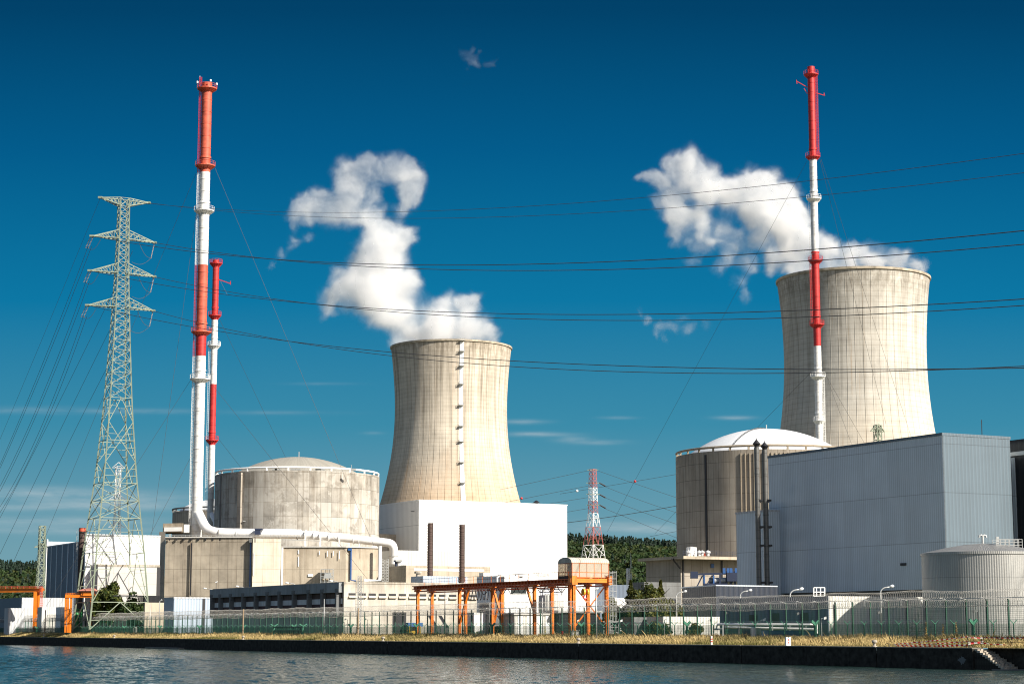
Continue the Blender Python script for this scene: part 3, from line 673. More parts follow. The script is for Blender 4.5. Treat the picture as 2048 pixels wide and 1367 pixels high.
for dx_, dy_ in ((-1, -.3), (.95, .4), (.5, -.9)): mb.lathe((x1 + dx_ * r1 * 1.9, Y1 + dy_ * r1 * 1.9), [(0, Zat(168, Y1)), (.28, Zat(168, Y1)), (.3, Zat(168, Y1) + .6), (0, Zat(168, Y1) + .75)], 8); mb.build('obstruction_light', M['white_paint'], c1); mb = MB()
mb.bar((x1 - r1 * 1.5, Y1, Zat(175, Y1)), (x1 - r1 * 1.5, Y1, Zat(152, Y1)), .12); mb.build('antenna', M['white_paint'], c1)
Y2 = 640
c2, x2, r2 = chimney('chimney_stack', 432, 530, Y2, [(520, 640, 'red_band', 'red_band'), (640, 768, 'white_band', 'white_band'), (768, 890, 'red_band', 'red_band'), (890, None, 'white_band', 'white_band')],
    6.4, [(526, 'red_paint', 1), (630, 'red_paint', 1), (690, 'white_paint', 1), (879, 'red_paint', 1)], 'shorter slim red and white chimney close behind the tallest chimney', [(690, 1040, -1, 'white_paint', 0)],
    [(440, 640, 574, 920, 690), (430, 868, 490, 945, 690), (440, 560, 455, 590, 640)], zbase=Zat(1062, Y2), ring=3.4)
mb = MB(); mb.bar(P(430, 556, Y2), P(461, 567, Y2), .22); mb.bar(P(461, 562, Y2), P(461, 569, Y2), .2); mb.build('sampling_arm', M['red_paint'], c2)
Y3 = 640
c3, x3, r3 = chimney('chimney_stack', 1622, 145, Y3, [(134, 318, 'red_band', 'red_band'), (318, 508, 'white_band', 'white_band'), (508, 692, 'red_band', 'red_band'), (692, None, 'white_band', 'white_band')],
    7.4, [(149, 'red_paint', 1), (313, 'red_paint', 1), (397, 'white_paint', 1), (520, 'red_paint', 1), (648, 'red_paint', 1), (752, 'white_paint', 1), (840, 'white_paint', .8)],
    'slender red and white chimney in front of the right cooling tower', [(150, 310, 1, 'red_paint', 1), (400, 508, -1, 'galv', 0), (525, 645, -1, 'red_paint', 1), (755, 905, 1, 'white_paint', 1)],
    [(1614, 322, 1215, 1062, 760), (1621, 745, 1310, 1066, 760), (1640, 320, 1772, 848, 700), (1642, 318, 1822, 872, 700), (1651, 748, 1703, 887, 640), (1651, 749, 1728, 884, 660)], ring=3.3)
mb = MB(); mb.bar(P(1615, 175, Y3), P(1594, 163, Y3), .2); mb.bar(P(1594, 168, Y3), P(1593, 160, Y3), .2); mb.bar(P(1632, 186, Y3), P(1649, 191, Y3), .2); mb.bar(P(1649, 192, Y3), P(1648, 186, Y3), .2)
mb.bar(P(1615, 188, Y3), P(1608, 177, Y3), .18); mb.build('sampling_arm', M['red_paint'], c3)

# ================================================================== T1 : patched reactor and its blocks
def rod(name, px, y0, y1, Y, parent, w=.25, mat='galv'):
    mb = MB(); p = P(px, y0, Y); mb.bar(p, (p.x, p.y, Zat(y1, Y)), w); return mb.build(name, M[mat], parent)
YA = 631.3; xA = Xat(595, YA, 960); rA = 163.5 / F * YA; zA = Zat(953, YA)
ra = empty('reactor_building', (xA, YA, GZ), 'round patched concrete reactor building with grey dome beside the tall chimneys', 'reactor building')
mb = MB(); mb.lathe((xA, YA), [(rA, GZ), (rA, zA), (rA - 1, zA), (rA - 1, zA - 1.5)], 96, math.pi / 2, 2.5 * math.pi, 2 * math.pi * rA); mb.build('wall', M['reactor_a'], ra, smooth=True, auto=40)
zt = Zat(914, YA); Rd = 39.0; mb = MB(); pr = []
for a_ in np.linspace(.60, 0.0, 20): pr.append((Rd * math.sin(a_) + .01, zt - Rd * (1 - math.cos(a_))))
pr = [(pr[0][0], zA - 2)] + pr; mb.lathe((xA, YA), pr, 72, math.pi / 2, 2.5 * math.pi, 2 * math.pi * 20); dmA = mb.build('dome', M['dome_a'], ra, smooth=True)
mb = MB(); mb.tube([(xA + (rA - .3) * math.cos(a_), YA + (rA - .3) * math.sin(a_), zA + .95) for a_ in np.linspace(0, 2 * math.pi, 73)], .32, 8, False)
for a_ in np.linspace(0, 2 * math.pi, 25)[:-1]: mb.box((xA + (rA - .3) * math.cos(a_), YA + (rA - .3) * math.sin(a_), zA + .4), .5, .5, .85)
mb.build('roof_rail', M['white_paint'], ra, smooth=True, auto=40)
for px_, w_ in ((500, 1.5), (455, .6)):
    ca = max(-1, min(1, (px_ - 595) / 163.5)); a_ = -math.acos(ca); d = Vector((math.cos(a_), math.sin(a_))); e = Vector((-d.y, d.x)); mb = MB()
    mb.obox(Vector((xA, YA)) + d * (rA - .2) - e * w_ / 2, e, w_, d, .9 if w_ > 1 else .45, GZ, zA - .4); mb.build('buttress', M['conc_base'] if w_ > 1 else M['conc_dark'], ra)
for (pa, ya, yb, dxx) in ((499, 948, 988, 0), (491, 990, 1042, 0), (498, 1035, 1075, 0)):     # caged ladders on the buttress
    p = P(pa, yb, YA - rA * .83); mb = MB()
    for q in (-.35, .35): mb.bar((p.x + q, p.y, p.z), (p.x + q, p.y, Zat(ya, p.y)), .12)
    z = p.z
    while z < Zat(ya, p.y): mb.bar((p.x - .35, p.y, z), (p.x + .35, p.y, z), .1); z += .8
    mb.box((p.x + .3, p.y, p.z), 2.0, 1.6, .25); mb.build('ladder', M['galv'], ra)
rod('lightning_rod', 598, 914, 903, YA, dmA)
mb = MB()
for px_ in (545, 551, 582, 592, 632, 641, 703): mb.bar(P(px_, 940, YA - rA * .9), P(px_, 929, YA - rA * .9), .14); mb.box(P(px_ + 4, 938, YA - rA * .9), 1.6, .6, .5)
mb.build('roof_fitting', M['galv'], ra)
# blocks in front
def pxpoly(lst, py=1200): return [Vector((Xat(px, Y, py), Y)) for px, Y in lst]
def block(name, lst, ytop, mat, label, cat='building', z0=None, yref=None, py=None, group=None, part='wall', roofmat=None):
    """prism on plan corners given as (picture column of the top edge, distance)"""
    Y0 = yref or lst[0][1]; zt = Zat(ytop, Y0)
    pts = [Vector((Xat(px, Y, ytop), Y)) for px, Y in lst]; c = sum(pts, Vector((0, 0))) / len(pts)
    t_ = empty(name, (c.x, c.y, GZ), label, cat, group)
    mb = MB(); mb.prism(pts, GZ - .3 if z0 is None else z0, zt); mb.build(part, M[mat], t_)
    return t_, pts, zt
def corner(name, px, Y, ytop, lb, la, mat, label, cat='building', z0=None, group=None, end_px=None, far_px=None):
    """building on the plant grid: near corner at picture column px, lb metres along B, la along A"""
    o = Vector((Xat(px, Y, ytop), Y)); zt = Zat(ytop, Y)
    if end_px: lb = hit(end_px, o, B, ytop)
    if far_px: la = hit(far_px, o, A, ytop)
    t_ = empty(name, (*o, GZ), label, cat, group); mb = MB(); mb.obox(o, B, lb, A, la, GZ - .3 if z0 is None else z0, zt, False); mb.build('wall', M[mat], t_)
    return t_, o, lb, la, zt
def trim(t_, o, lb, la, z, mat, name='roof_edge', h=.35, out=.12):
    mb = MB(); mb.obox(o - A * out - B * out, B, lb + 2 * out, A, la + 2 * out, z - h, z + .12); return mb.build(name, M[mat], t_)
b1, p1, z1 = block('service_block', [(331, 570.3), (505, 568.7), (505, 594.9), (331, 597.1)], 1075, 'conc_tan', 'tan gridded concrete block below the tallest chimney')
mb = MB(); mb.prism(pxpoly([(330.5, 569.9), (505, 568.3), (505, 570.3), (330.5, 571.9)], 1075), z1, z1 + .35); mb.build('parapet', M['conc_grey'], b1)
mb = MB()
for k in range(11): p = P(339 + k * 14.5, 1077.5, 569.6); mb.box((p.x, p.y - .15, p.z), .35, .5, .7)
mb.build('gutter_spout', M['black'], b1)
mb = MB(); p = P(383, 1085, 569.2); mb.bar((p.x, 569.2, p.z), (p.x, 569.2, Zat(1190, 569.2)), .35); mb.build('drainpipe', M['black'], b1)
mb = MB(); p = P(498.5, 1080, 567.1); mb.box((p.x + .9, 567.7, p.z), 1.9, 1.6, 1.1); mb.build('spout_box', M['conc_dark'], b1)
mb = MB(); p = P(501.5, 1084, 567.6); mb.bar((p.x, 567.6, p.z), (p.x, 567.6, Zat(1200, 567.1)), .36); mb.build('drainpipe', M['blue_paint'], b1)
mb = MB(); mb.bar(P(332, 1073.5, 570.3), P(505, 1073, 569.2), .05); mb.bar(P(332, 1069.5, 570.3), P(505, 1069, 569.2), .07)
for k in range(24): mb.bar(P(334 + k * 7.4, 1075, 570.3), P(334 + k * 7.4, 1069, 570.3), .07)
mb.build('roof_railing', M['galv'], b1)
b2, p2, z2 = block('service_block', [(506, 566.7), (562, 570.7), (562, 594.9), (506, 594.9)], 1076, 'conc_pale', 'sunlit narrow concrete block between the gridded block and the wide tan block')
b3, p3, z3 = block('service_block', [(562.5, 571.9), (692, 572.5), (759, 579.4), (759, 600), (562.5, 600)], 1094, 'conc_mid', 'wide tan concrete block under the white duct with a blue drainpipe', yref=572.5)
mb = MB(); p = P(564, 1094, 569.9); mb.bar((p.x, 571.0, p.z), (p.x, 571.0, GZ), .5); mb.build('drainpipe', M['duct_white'], b3)
mb = MB(); q = Vector((Xat(702, 572.9, 1100), 572.8)); mb.tube([(q.x, q.y, Zat(1099, 572.5)), (q.x, q.y, Zat(1159, 572.5)), (q.x + 1.6, q.y + .1, Zat(1161, 572.5))], .26, 8); mb.box((q.x - .3, q.y, Zat(1098, 572.5)), 1.1, .8, .7); mb.build('drainpipe', M['blue_paint'], b3)
mb = MB(); mb.prism(pxpoly([(562, 571.5), (692, 572.0), (759.5, 579.0), (759.5, 581.0), (692, 574.1), (562, 573.5)], 1094), z3, z3 + .3); mb.build('parapet', M['conc_grey'], b3)
mb = MB()
for (pa, ya, yb, w_) in ((597, 1099, 1107, .35), (597, 1112, 1132, .3), (639, 1101, 1109, .28), (655, 1101, 1112, .28), (667, 1101, 1111, .28), (679, 1101, 1117, .28), (621, 1147, 1152, 1.5), (508, 1104, 1150, .25)):
    Yq = 571.9 if pa > 565 else 566.6; a_ = P(pa, ya, Yq); mb.box((a_.x, Yq, (a_.z + Zat(yb, Yq)) / 2), w_, .05, a_.z - Zat(yb, Yq))
mb.build('repair_patch', M['duct_white'], b3)
mb = MB(); Yq = 570.8; xa, xb = Xat(643, Yq, 1150), Xat(667, Yq, 1150)                     # stair cage fixed on the wall
for x in np.linspace(xa, xb, 4):
    for y in (Yq - 2.2, Yq + .6): mb.bar((x, y, Zat(1170, Yq)), (x, y, Zat(1138, Yq)), .14)
for z in (1138, 1145, 1155, 1163):
    for y in (Yq - 2.2, Yq + .6): mb.bar((xa, y, Zat(z, Yq)), (xb, y, Zat(z, Yq)), .12)
for z in (1152, 1138): mb.box(((xa + xb) / 2, Yq - .8, Zat(z, Yq)), xb - xa, 2.8, .12)
mb.add([(xa + .8, Yq - 2.3, Zat(1156, Yq)), (xb - .2, Yq - 2.3, Zat(1156, Yq)), (xb - .5, Yq - 2.3, Zat(1146, Yq)), (xa + 1.2, Yq - 2.3, Zat(1146, Yq))], [[0, 1, 2, 3]])
mb.build('stair_cage', M['galv'], b3)
block('annex', [(318.5, 577.8), (331, 576.7), (331, 594.9), (318.5, 596.0)], 1063, 'conc_pale', 'tall thin concrete annex at the left end of the gridded block')
t_, pts, zt_ = block('rooftop_hut', [(326, 586.4), (367, 584.8), (367, 594.9), (326, 596.0)], 1046, 'conc_mid', 'small flat roofed hut on the roof left of the tallest chimney', z0=Zat(1064, 586.4)); 
mb = MB(); mb.prism(pxpoly([(328, 585.9), (364, 584.4), (364, 586.4), (328, 587.4)], 1055), Zat(1062, 586.4), Zat(1054, 586.4)); mb.build('white_panel', M['duct_white'], t_)
block('rooftop_cabinet', [(368, 586.4), (379, 586.4), (379, 590.6), (368, 590.6)], 1048, 'white_clad', 'white metal cabinet next to the small rooftop hut', cat='cabinet', z0=Zat(1064, 586.4))
# flue duct from the chimney across the front of the reactor
fd = empty('flue_duct', tuple(P(405, 1066, 590.6)), 'thick white flue duct running from the chimney foot across the reactor front', 'duct')
def duct(pts, rad, nm='duct_run'):
    q = [P(a_, b_, c_) for a_, b_, c_ in pts]; out = [q[0]]
    for i in range(1, len(q) - 1):                       # round the bends
        p0 = q[i].lerp(q[i - 1], min(.45, rad * 2.2 / (q[i] - q[i - 1]).length)); p2 = q[i].lerp(q[i + 1], min(.45, rad * 2.2 / (q[i + 1] - q[i]).length))
        out += [(p0 * (1 - s) ** 2 + q[i] * 2 * s * (1 - s) + p2 * s * s) for s in np.linspace(0, 1, 7)]
    out.append(q[-1]); mb = MB(); mb.tube(out, rad, 20); mb.build(nm, M['duct_white'], fd, smooth=True, auto=50); return q
duct([(397, 1026, 593.9), (412, 1058, 590.6), (433, 1065, 588.5), (602, 1067.5, 588.0)], 9.6 / F * 588.5)
duct([(600, 1068.5, 588.0), (622, 1069, 587.9), (700, 1076, 587.4), (760, 1083, 587.0), (786, 1086, 586.9), (788, 1107, 588.0), (787, 1126, 588.5)], 8.3 / F * 587.4, 'duct_run')
mb = MB(); mb.lathe(P(787, 1107, 588.0), [(9.2 / F * 587.4, Zat(1112, 587.4)), (9.2 / F * 587.4, Zat(1110.5, 587.4))], 24); mb.build('flange', M['galv'], fd)
for px_, rp, m_ in ((437.5, 10.3, 'coping'), (472, 10.2, 'galv'), (558, 10.2, 'galv'), (594, 10.4, 'coping')):
    p = P(px_, 1067 + (px_ - 433) * .012, 588.3); q = P(px_ + 1.0, 1067 + (px_ - 433) * .012, 588.3); mb = MB(); mb.tube([p, q], rp / F * 588.5, 24); mb.build('flange', M[m_], fd)
for px_, py_ in ((611, 1068.5), (629, 1070), (641, 1071.5), (659, 1073), (679, 1075), (708, 1078), (719, 1079.5), (757, 1083)):
    mb = MB(); p = P(px_, py_, 587.4); d = (P(px_ + 5, py_ + .6, 587.3) - p).normalized(); mb.tube([p - d * .12, p + d * .12], 9.3 / F * 587.4, 20)
    if px_ in (611, 641, 679, 719): mb.box((p.x, p.y, (p.z + zA * 0 + Zat(1093, 587.4)) / 2 - .4), .45, 1.6, p.z - Zat(1093, 587.4) - .6)
    mb.build('support_ring', M['duct_white'], fd)
mb = MB()
for k in range(26): mb.bar(P(432 + k * 6.8, 1075, 584.2), P(432 + k * 6.8, 1068, 584.2), .07)
for y_ in (1068.3, 1071.5): mb.bar(P(432, y_, 584.2), P(606, y_ + .6, 584.2), .07)
mb.bar(P(506, 1076, 584.8), P(640, 1081, 584.2), .5, .18); mb.build('walkway', M['galv'], fd)
mb = MB(); mb.box(P(516, 1063, 585.3), 1.6, 2.4, 1.6); mb.box(P(518, 1058, 585.3), 2.4, 2.6, .5); mb.build('valve_actuator', M['blue_steel'], fd)
e2 = empty('duct_elbow', tuple(P(427, 1035, 631.3)), 'small white elbow pipe at the foot of the slim chimney', 'pipe'); mb = MB()
q = [P(424, 1028, 633.4), P(431, 1042, 627.0), P(433, 1062, 624.9)]; mb.tube(q, .85, 14); mb.build('elbow', M['duct_white'], e2, smooth=True, auto=50)
# vertical pipes right of the wide block
vp = empty('vent_pipe', tuple(P(760, 1160, 575.7)), 'white downpipe at the right end of the wide tan block', 'pipe'); mb = MB(); x = Xat(760, 575.7, 1110)
mb.tube([(x, 575.7, Zat(1091, 575.7)), (x, 575.7, Zat(1160, 575.7)), (x - 4.5, 574.6, Zat(1161, 575.7))], .55, 12); mb.build('pipe_run', M['duct_white'], vp, smooth=True, auto=50)
for k, (px_, yt, yb, w_, m_, lab) in enumerate(((792, 1121, 1163, .8, 'blue_steel', 'dark blue vertical pipe beside the duct end'), (798, 1121, 1163, 1.1, 'duct_white', 'white vertical pipe right of the dark blue pipe'), (806, 1131, 1163, 1.0, 'blue_paint', 'blue pipe pair with square cap beside the pale wall'))):
    x = Xat(px_, 583.1, 1140); t_ = empty('service_pipe', (x, 583.1, Zat(yb, 583.1)), lab, 'pipe'); mb = MB(); mb.tube([(x, 583.1, Zat(yb, 583.1)), (x, 583.1, Zat(yt, 583.1))], w_ / 2, 10); mb.build('riser', M[m_], t_)
    mb = MB(); mb.box((x, 583.1, Zat(yt, 583.1)), w_ * 1.7, w_ * 1.7, .5); mb.build('cap', M['galv'] if k else M['blue_steel'], t_)
lt = empty('lattice_stair', tuple(P(770, 1162, 584.2)), 'thin steel lattice stair tower under the duct elbow', 'stair tower'); mb = MB()
for (px_, Y_) in ((764, 583.1), (777, 583.1), (764, 586.4), (777, 586.4)): mb.bar(P(px_, 1162, Y_), P(px_, 1117, Y_), .18)
for k in range(8): mb.bar(P(764, 1162 - k * 5.6, 583.1), P(777, 1162 - (k + 1) * 5.6, 583.1), .13); mb.bar(P(777, 1162 - k * 5.6, 583.1), P(764, 1162 - (k + 1) * 5.6, 583.1), .13); mb.bar(P(764, 1162 - k * 5.6, 583.1), P(777, 1162 - k * 5.6, 583.1), .16)
mb.build('frame', M['galv'], lt)
# the second unit's dark reactor far behind
YB2 = 790; xB = Xat(467, YB2, 1030); rB = 24.4; zB = Zat(1026, YB2)
rb = empty('reactor_building', (xB, YB2, GZ), 'dark round reactor far behind the tall chimneys, mostly hidden', 'reactor building')
mb = MB(); mb.lathe((xB, YB2), [(rB, GZ), (rB, zB), (rB - 1, zB)], 72, math.pi / 2, 2.5 * math.pi, 2 * math.pi * rB); mb.build('wall', M['reactor_b'], rb, smooth=True, auto=40)
mb = MB(); pr = [(22 * math.cos(a_) + .01, zB - .5 + 6.5 * math.sin(a_)) for a_ in np.linspace(0, math.pi / 2, 14)]; mb.lathe((xB, YB2), pr, 60); mb.build('dome', M['dome_b'], rb, smooth=True)
mb = MB(); mb.tube([(xB + rB * math.cos(a_), YB2 + rB * math.sin(a_), zB + 1.2) for a_ in np.linspace(0, 2 * math.pi, 61)], .35, 6, False)
for a_ in np.linspace(0, 2 * math.pi, 25)[:-1]: mb.box((xB + rB * math.cos(a_), YB2 + rB * math.sin(a_), zB + .6), .5, .5, 1.2)
mb.build('roof_rail', M['conc_dark'], rb)

# ================================================================== left side halls
tw, o, lb, la, z = corner('turbine_hall', 172, 556, 1067.5, 40, 1.2, 'white_clad', 'bright white windowless hall behind the tall lattice pylon', end_px=321)
trim(tw, o, lb, la, z, 'grey_box')
tc, o, lb, la, z = corner('concrete_hall', 196, 553, 1128, 40, 4, 'conc_grey', 'pale concrete hall below the white hall with dark slot at its end', end_px=319)
trim(tc, o, lb, la, z, 'conc_low', h=.5); mb = MB(); k = hit(317, o, B, 1150); mb.obox(o + B * (k - .5) - A * .05, B, 1.0, A, .08, GZ, Zat(1131, 560)); mb.build('slot', M['black'], tc)
tn, o, lb, la, z = corner('turbine_hall', 162, 640, 1082.5, 2.0, 60, 'navy_clad', 'dark navy hall with thin white vertical strips', far_px=95)
mb = MB()
for px_ in (102, 113, 124, 135.5, 147, 159):
    k = hit(px_, o, A, 1150); mb.obox(o + A * k - B * .12, A, .8, B, .1, GZ, z)
mb.build('light_strip', M['grey_clad'], tn); trim(tn, o, lb, la, z, 'grey_box', h=.3)
tp, o, lb, la, z = corner('stair_block', 95, 735, 1082, 26, 20, 'grey_clad', 'pale grey slab shaped block at the left end of the navy hall', far_px=80)
mb = MB(); mb.obox(o - A * .3 - B * .3, A, 2.6, B, .5, GZ, z + .8); mb.build('corner_strip', M['white_clad'], tp)
bs = empty('vent_stack', tuple(P(163.5, 1200, 563)), 'dark brown round vent stack standing at the corner of the navy hall', 'chimney'); mb = MB(); x = Xat(163.5, 563, 1100)
mb.lathe((x, 563), [(.95, GZ), (.95, Zat(1055, 563)), (.75, Zat(1055, 563)), (.75, Zat(1058, 563))], 20, uvu=6); mb.build('shaft', M['brown_stack'], bs, smooth=True, auto=40)
mb = MB(); mb.lathe((x, 563), [(.97, Zat(1062, 563)), (1.0, Zat(1062, 563)), (1.0, Zat(1056, 563)), (.97, Zat(1056, 563))], 20); mb.build('top_band', M['red_paint_old'], bs)
mb = MB()
for q in (-1.5, -1.1): mb.bar((x + q, 562.6, GZ), (x + q, 562.6, Zat(1058, 563)), .08)
z = GZ
while z < Zat(1060, 563): mb.bar((x - 1.5, 562.6, z), (x - 1.1, 562.6, z), .06); z += .8
mb.build('ladder', M['galv'], bs)
td, o, lb, la, z = corner('storage_shed', 44, 618, 1194, 30, 30, 'navy_clad', 'grey flat shed at far left with dark left side', end_px=157)
mb = MB(); mb.obox(o - A * .06, B, lb, A, .05, GZ, z - .02); mb.build('front_cladding', M['grey_box'], td)
corner('storage_shed', 17, 612, 1215, 12, 5, 'grey_box', 'low light grey annex at far left beside the dark shed side', end_px=72)
corner('storage_shed', 84, 590, 1213, 12, 5, 'pale_clad', 'small pale stained shed behind the first orange crane leg', end_px=121)
corner('storage_shed', 121, 578, 1213, 5, 5, 'white_clad', 'narrow white shed left of the green drums', end_px=134)
tdk, o, lb, la, z = corner('plant_room', 287, 546, 1190, 8, 5, 'black_clad', 'black flat roofed plant room at the foot of the gridded block', end_px=320)
mb = MB(); mb.obox(o + B * 0 - A * 1.5, B, -9, A, 2, z - .3, z); mb.build('canopy', M['black_clad'], tdk)
corner('low_wall', 290, 535, 1204, 10, 1, 'conc_mid', 'low tan concrete wall left of the light blue shed', cat='wall', end_px=350)
ts_, o, lb, la, z = corner('storage_shed', 348, 500, 1194, 12, 8, 'blue_clad', 'light blue corrugated shed beside the dark long building', end_px=428)
mb = MB(); k = hit(405, o, B, 1200); mb.obox(o + B * k - A * .06, B, .7, A, .05, GZ, z); mb.build('dark_joint', M['black'], ts_); trim(ts_, o, lb, la, z, 'grey_box', h=.25)

# ================================================================== long dark building and its sunlit gable
tl_, o, lb, la, z = corner('workshop', 688, 412, 1163.5, 34, 70, 'conc_low', 'long low workshop with dark colonnade side and sunlit slotted gable', end_px=976, far_px=427)
trim(tl_, o, lb, la, z, 'conc_low', h=.3, out=.06)
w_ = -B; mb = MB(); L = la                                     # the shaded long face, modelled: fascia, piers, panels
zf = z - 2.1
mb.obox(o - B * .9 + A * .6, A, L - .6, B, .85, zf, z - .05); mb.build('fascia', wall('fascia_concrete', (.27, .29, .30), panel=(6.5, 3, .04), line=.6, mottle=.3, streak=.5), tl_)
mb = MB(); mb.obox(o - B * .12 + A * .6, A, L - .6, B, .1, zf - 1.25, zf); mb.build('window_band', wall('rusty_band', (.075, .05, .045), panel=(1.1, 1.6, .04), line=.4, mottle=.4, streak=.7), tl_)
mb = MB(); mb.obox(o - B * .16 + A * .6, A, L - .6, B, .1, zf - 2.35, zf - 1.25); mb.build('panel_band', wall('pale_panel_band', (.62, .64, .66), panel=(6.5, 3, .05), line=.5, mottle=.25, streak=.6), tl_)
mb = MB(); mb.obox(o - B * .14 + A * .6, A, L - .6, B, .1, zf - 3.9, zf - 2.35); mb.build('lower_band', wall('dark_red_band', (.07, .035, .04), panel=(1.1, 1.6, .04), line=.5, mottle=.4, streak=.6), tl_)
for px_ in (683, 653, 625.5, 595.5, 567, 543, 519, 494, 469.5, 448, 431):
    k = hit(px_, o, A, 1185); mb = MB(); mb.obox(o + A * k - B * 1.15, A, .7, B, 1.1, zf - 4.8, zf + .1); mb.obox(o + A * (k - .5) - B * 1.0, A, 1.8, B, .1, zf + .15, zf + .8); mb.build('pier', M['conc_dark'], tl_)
for k in range(16):                                             # slots on the gable, recessed boxes with a lit sloping sill
    a_, b_ = 697 + k * 20.1, 697 + k * 20.1 + 14.5
    if b_ > 972: break
    t0, t1 = hit(a_, o, B, 1187), hit(b_, o, B, 1187); zz = Zat(1185.5 + k * .12, 415)
    mb = MB(); mb.obox(o + B * t0 - A * .04, B, t1 - t0, A, .05, zz - .55, zz); mb.build('vent_slot', M['black'], tl_)
    mb = MB(); q0_, q1_ = o + B * (t0 - .05), o + B * (t1 + .05)
    mb.add([(*(q0_ - A * .045), zz - .5), (*(q1_ - A * .045), zz - .5), (*(q1_ - A * .5), zz - .95), (*(q0_ - A * .5), zz - .95), (*(q0_ - A * .02), zz - 1.05), (*(q1_ - A * .02), zz - 1.05)], [[0, 1, 2, 3], [3, 2, 5, 4], [0, 3, 4], [1, 5, 2]]); mb.build('slot_sill', M['conc_pale'], tl_)
mb = MB(); p = o + B * hit(785, o, B, 1240); mb.obox(p - A * .06, B, hit(812, o, B, 1240) - hit(785, o, B, 1240), A, .05, GZ, Zat(1223, 416)); mb.build('doorway', M['black'], tl_)
lf = empty('forklift', (*(p + B * 3 - A * 2.2), GZ), 'yellow and blue machine parked in front of the workshop doorway', 'machine'); q = p + B * 3 - A * 2.2
mb = MB(); mb.obox(q, B, 2.6, A, 1.4, GZ + .3, GZ + 1.1); mb.build('body', M['yellow'], lf); mb = MB(); mb.obox(q - B * .3, B, 3.4, A, 1.5, GZ + 2.0, GZ + 2.8); mb.build('cab_roof', M['blue_paint'], lf)
mb = MB()
for k in (0, 2.5):
    for l in (0, 1.3): mb.bar((*(q + B * k + A * l), GZ + 1), (*(q + B * k + A * l), GZ + 2.1), .15)
mb.build('cab_frame', M['yellow'], lf); mb = MB()
for k in (.4, 2.2): c = q + B * k - A * .1; mb.tube([(*c, GZ + .38), (*(c + A * .35), GZ + .38)], .38, 12)
mb.build('wheel', M['black'], lf)
for px_, wdt, lab in ((855, 6, 'black hatch cover propped open left of the first gantry leg pair'), (876, 6, 'second black hatch cover propped open near the workshop gable'), (992, 6, 'black hatch cover propped open below the crane beam'), (1015, 6, 'black hatch cover propped open left of the pale doors')):
    p_, _t = col_on_line(px_, 26); Yq = p_.y; t_ = empty('hatch_cover', (p_.x, Yq, GZ), lab, 'hatch', 'hatch covers'); mb = MB(); zt_, zb_ = Zat(1230, Yq), Zat(1250, Yq)
    x0, x1_ = Xat(px_, Yq), Xat(px_ + wdt, Yq); dx_ = (Xat(px_ + 12, Yq) - x0)
    v = [(x0, Yq, zt_), (x1_, Yq + .9, zt_), (x1_ + dx_, Yq + .9, zb_), (x0 + dx_, Yq, zb_)]; v += [(a_ + .12, b_ + .05, c_) for a_, b_, c_ in v]
    mb.add(v, [[0, 1, 2, 3], [7, 6, 5, 4], [0, 4, 5, 1], [1, 5, 6, 2], [2, 6, 7, 3], [3, 7, 4, 0]]); mb.build('lid', M['green_post'] if 0 else M['black'], t_)
    mb = MB(); mb.box((x0 + dx_ * .9, Yq + .8, (GZ + zb_) / 2), 2.0, 1.6, zb_ - GZ); mb.build('housing', M['conc_dark'], t_)

# ================================================================== second unit, centre
th, o, lb, la, z = corner('turbine_hall', 838, 640, 999, 60, 62, 'white_clad', 'huge white windowless hall in front of the left cooling tower', end_px=1134, far_px=756)
trim(th, o, lb, la, z, 'white_paint', h=.25)
mb = MB(); p = P(1073, 1006, 668); mb.lathe((p.x, p.y + 3), [(.5, z), (.5, z + 1.0), (1.4, z + 1.0), (.2, z + 1.9), (0.01, z + 1.9)], 12); mb.build('roof_vent', M['black'], th)
mb = MB(); k = hit(829, o, A, 1010); mb.obox(o + A * k - B * 1.2, A, .3, B, 1.2, Zat(1023, 645), Zat(1022, 645)); mb.build('bracket', M['black'], th)
an, o, lb, la, z = corner('annex', 791, 612, 1099.5, 40, 16, 'pale_clad', 'cream annex in front of the huge white hall near the duct end', end_px=905)
corner('annex', 756, 655, 1070, 20, 10, 'conc_mid', 'stepped tan concrete building behind the duct elbow', end_px=809)
t_, o, lb, la, z = corner('annex', 756, 657, 1083, 20, 6, 'conc_mid', 'lower tan step under the stepped building by the duct elbow', end_px=838)
corner('rooftop_hut', 758, 653, 1067, 8, 5, 'conc_pale', 'little flat roofed hut with blue door above the duct elbow', end_px=802)
cl, o, lb, la, z = corner('concrete_hall', 812, 566, 1130, 40, 12, 'conc_mid', 'long tan concrete wall block behind the brown stacks', end_px=981)
mb = MB(); k0, k1 = hit(828, o, B, 1137), hit(968, o, B, 1137); mb.obox(o + B * k0 - A * .08, B, k1 - k0, A, .06, Zat(1140, 566), Zat(1135.5, 566)); mb.build('whitewash', M['duct_white'], cl)
mb = MB()
for k in range(12): p_ = o + B * (lb * (.25 + k * .06)); mb.bar((*p_, z), (*p_, z + 1.6), .1)
mb.bar((*(o + B * lb * .25), z + 1.5), (*(o + B * lb * .92), z + 1.5), .08); mb.build('roof_railing', M['galv'], cl)
gs, o, lb, la, z = corner('storage_shed', 846, 500, 1151, 6, 9, 'blue_clad', 'small blue grey shed between the brown stacks', end_px=935, far_px=822)
mb = MB(); p = o + B * 1.0 + A * 5; mb.lathe((p.x, p.y), [(.6, z), (.6, z + .8), (1.0, z + .8), (1.0, z + 1.2), (.3, z + 1.6), (.01, z + 1.6)], 12); mb.build('roof_vent', M['step'], gs)
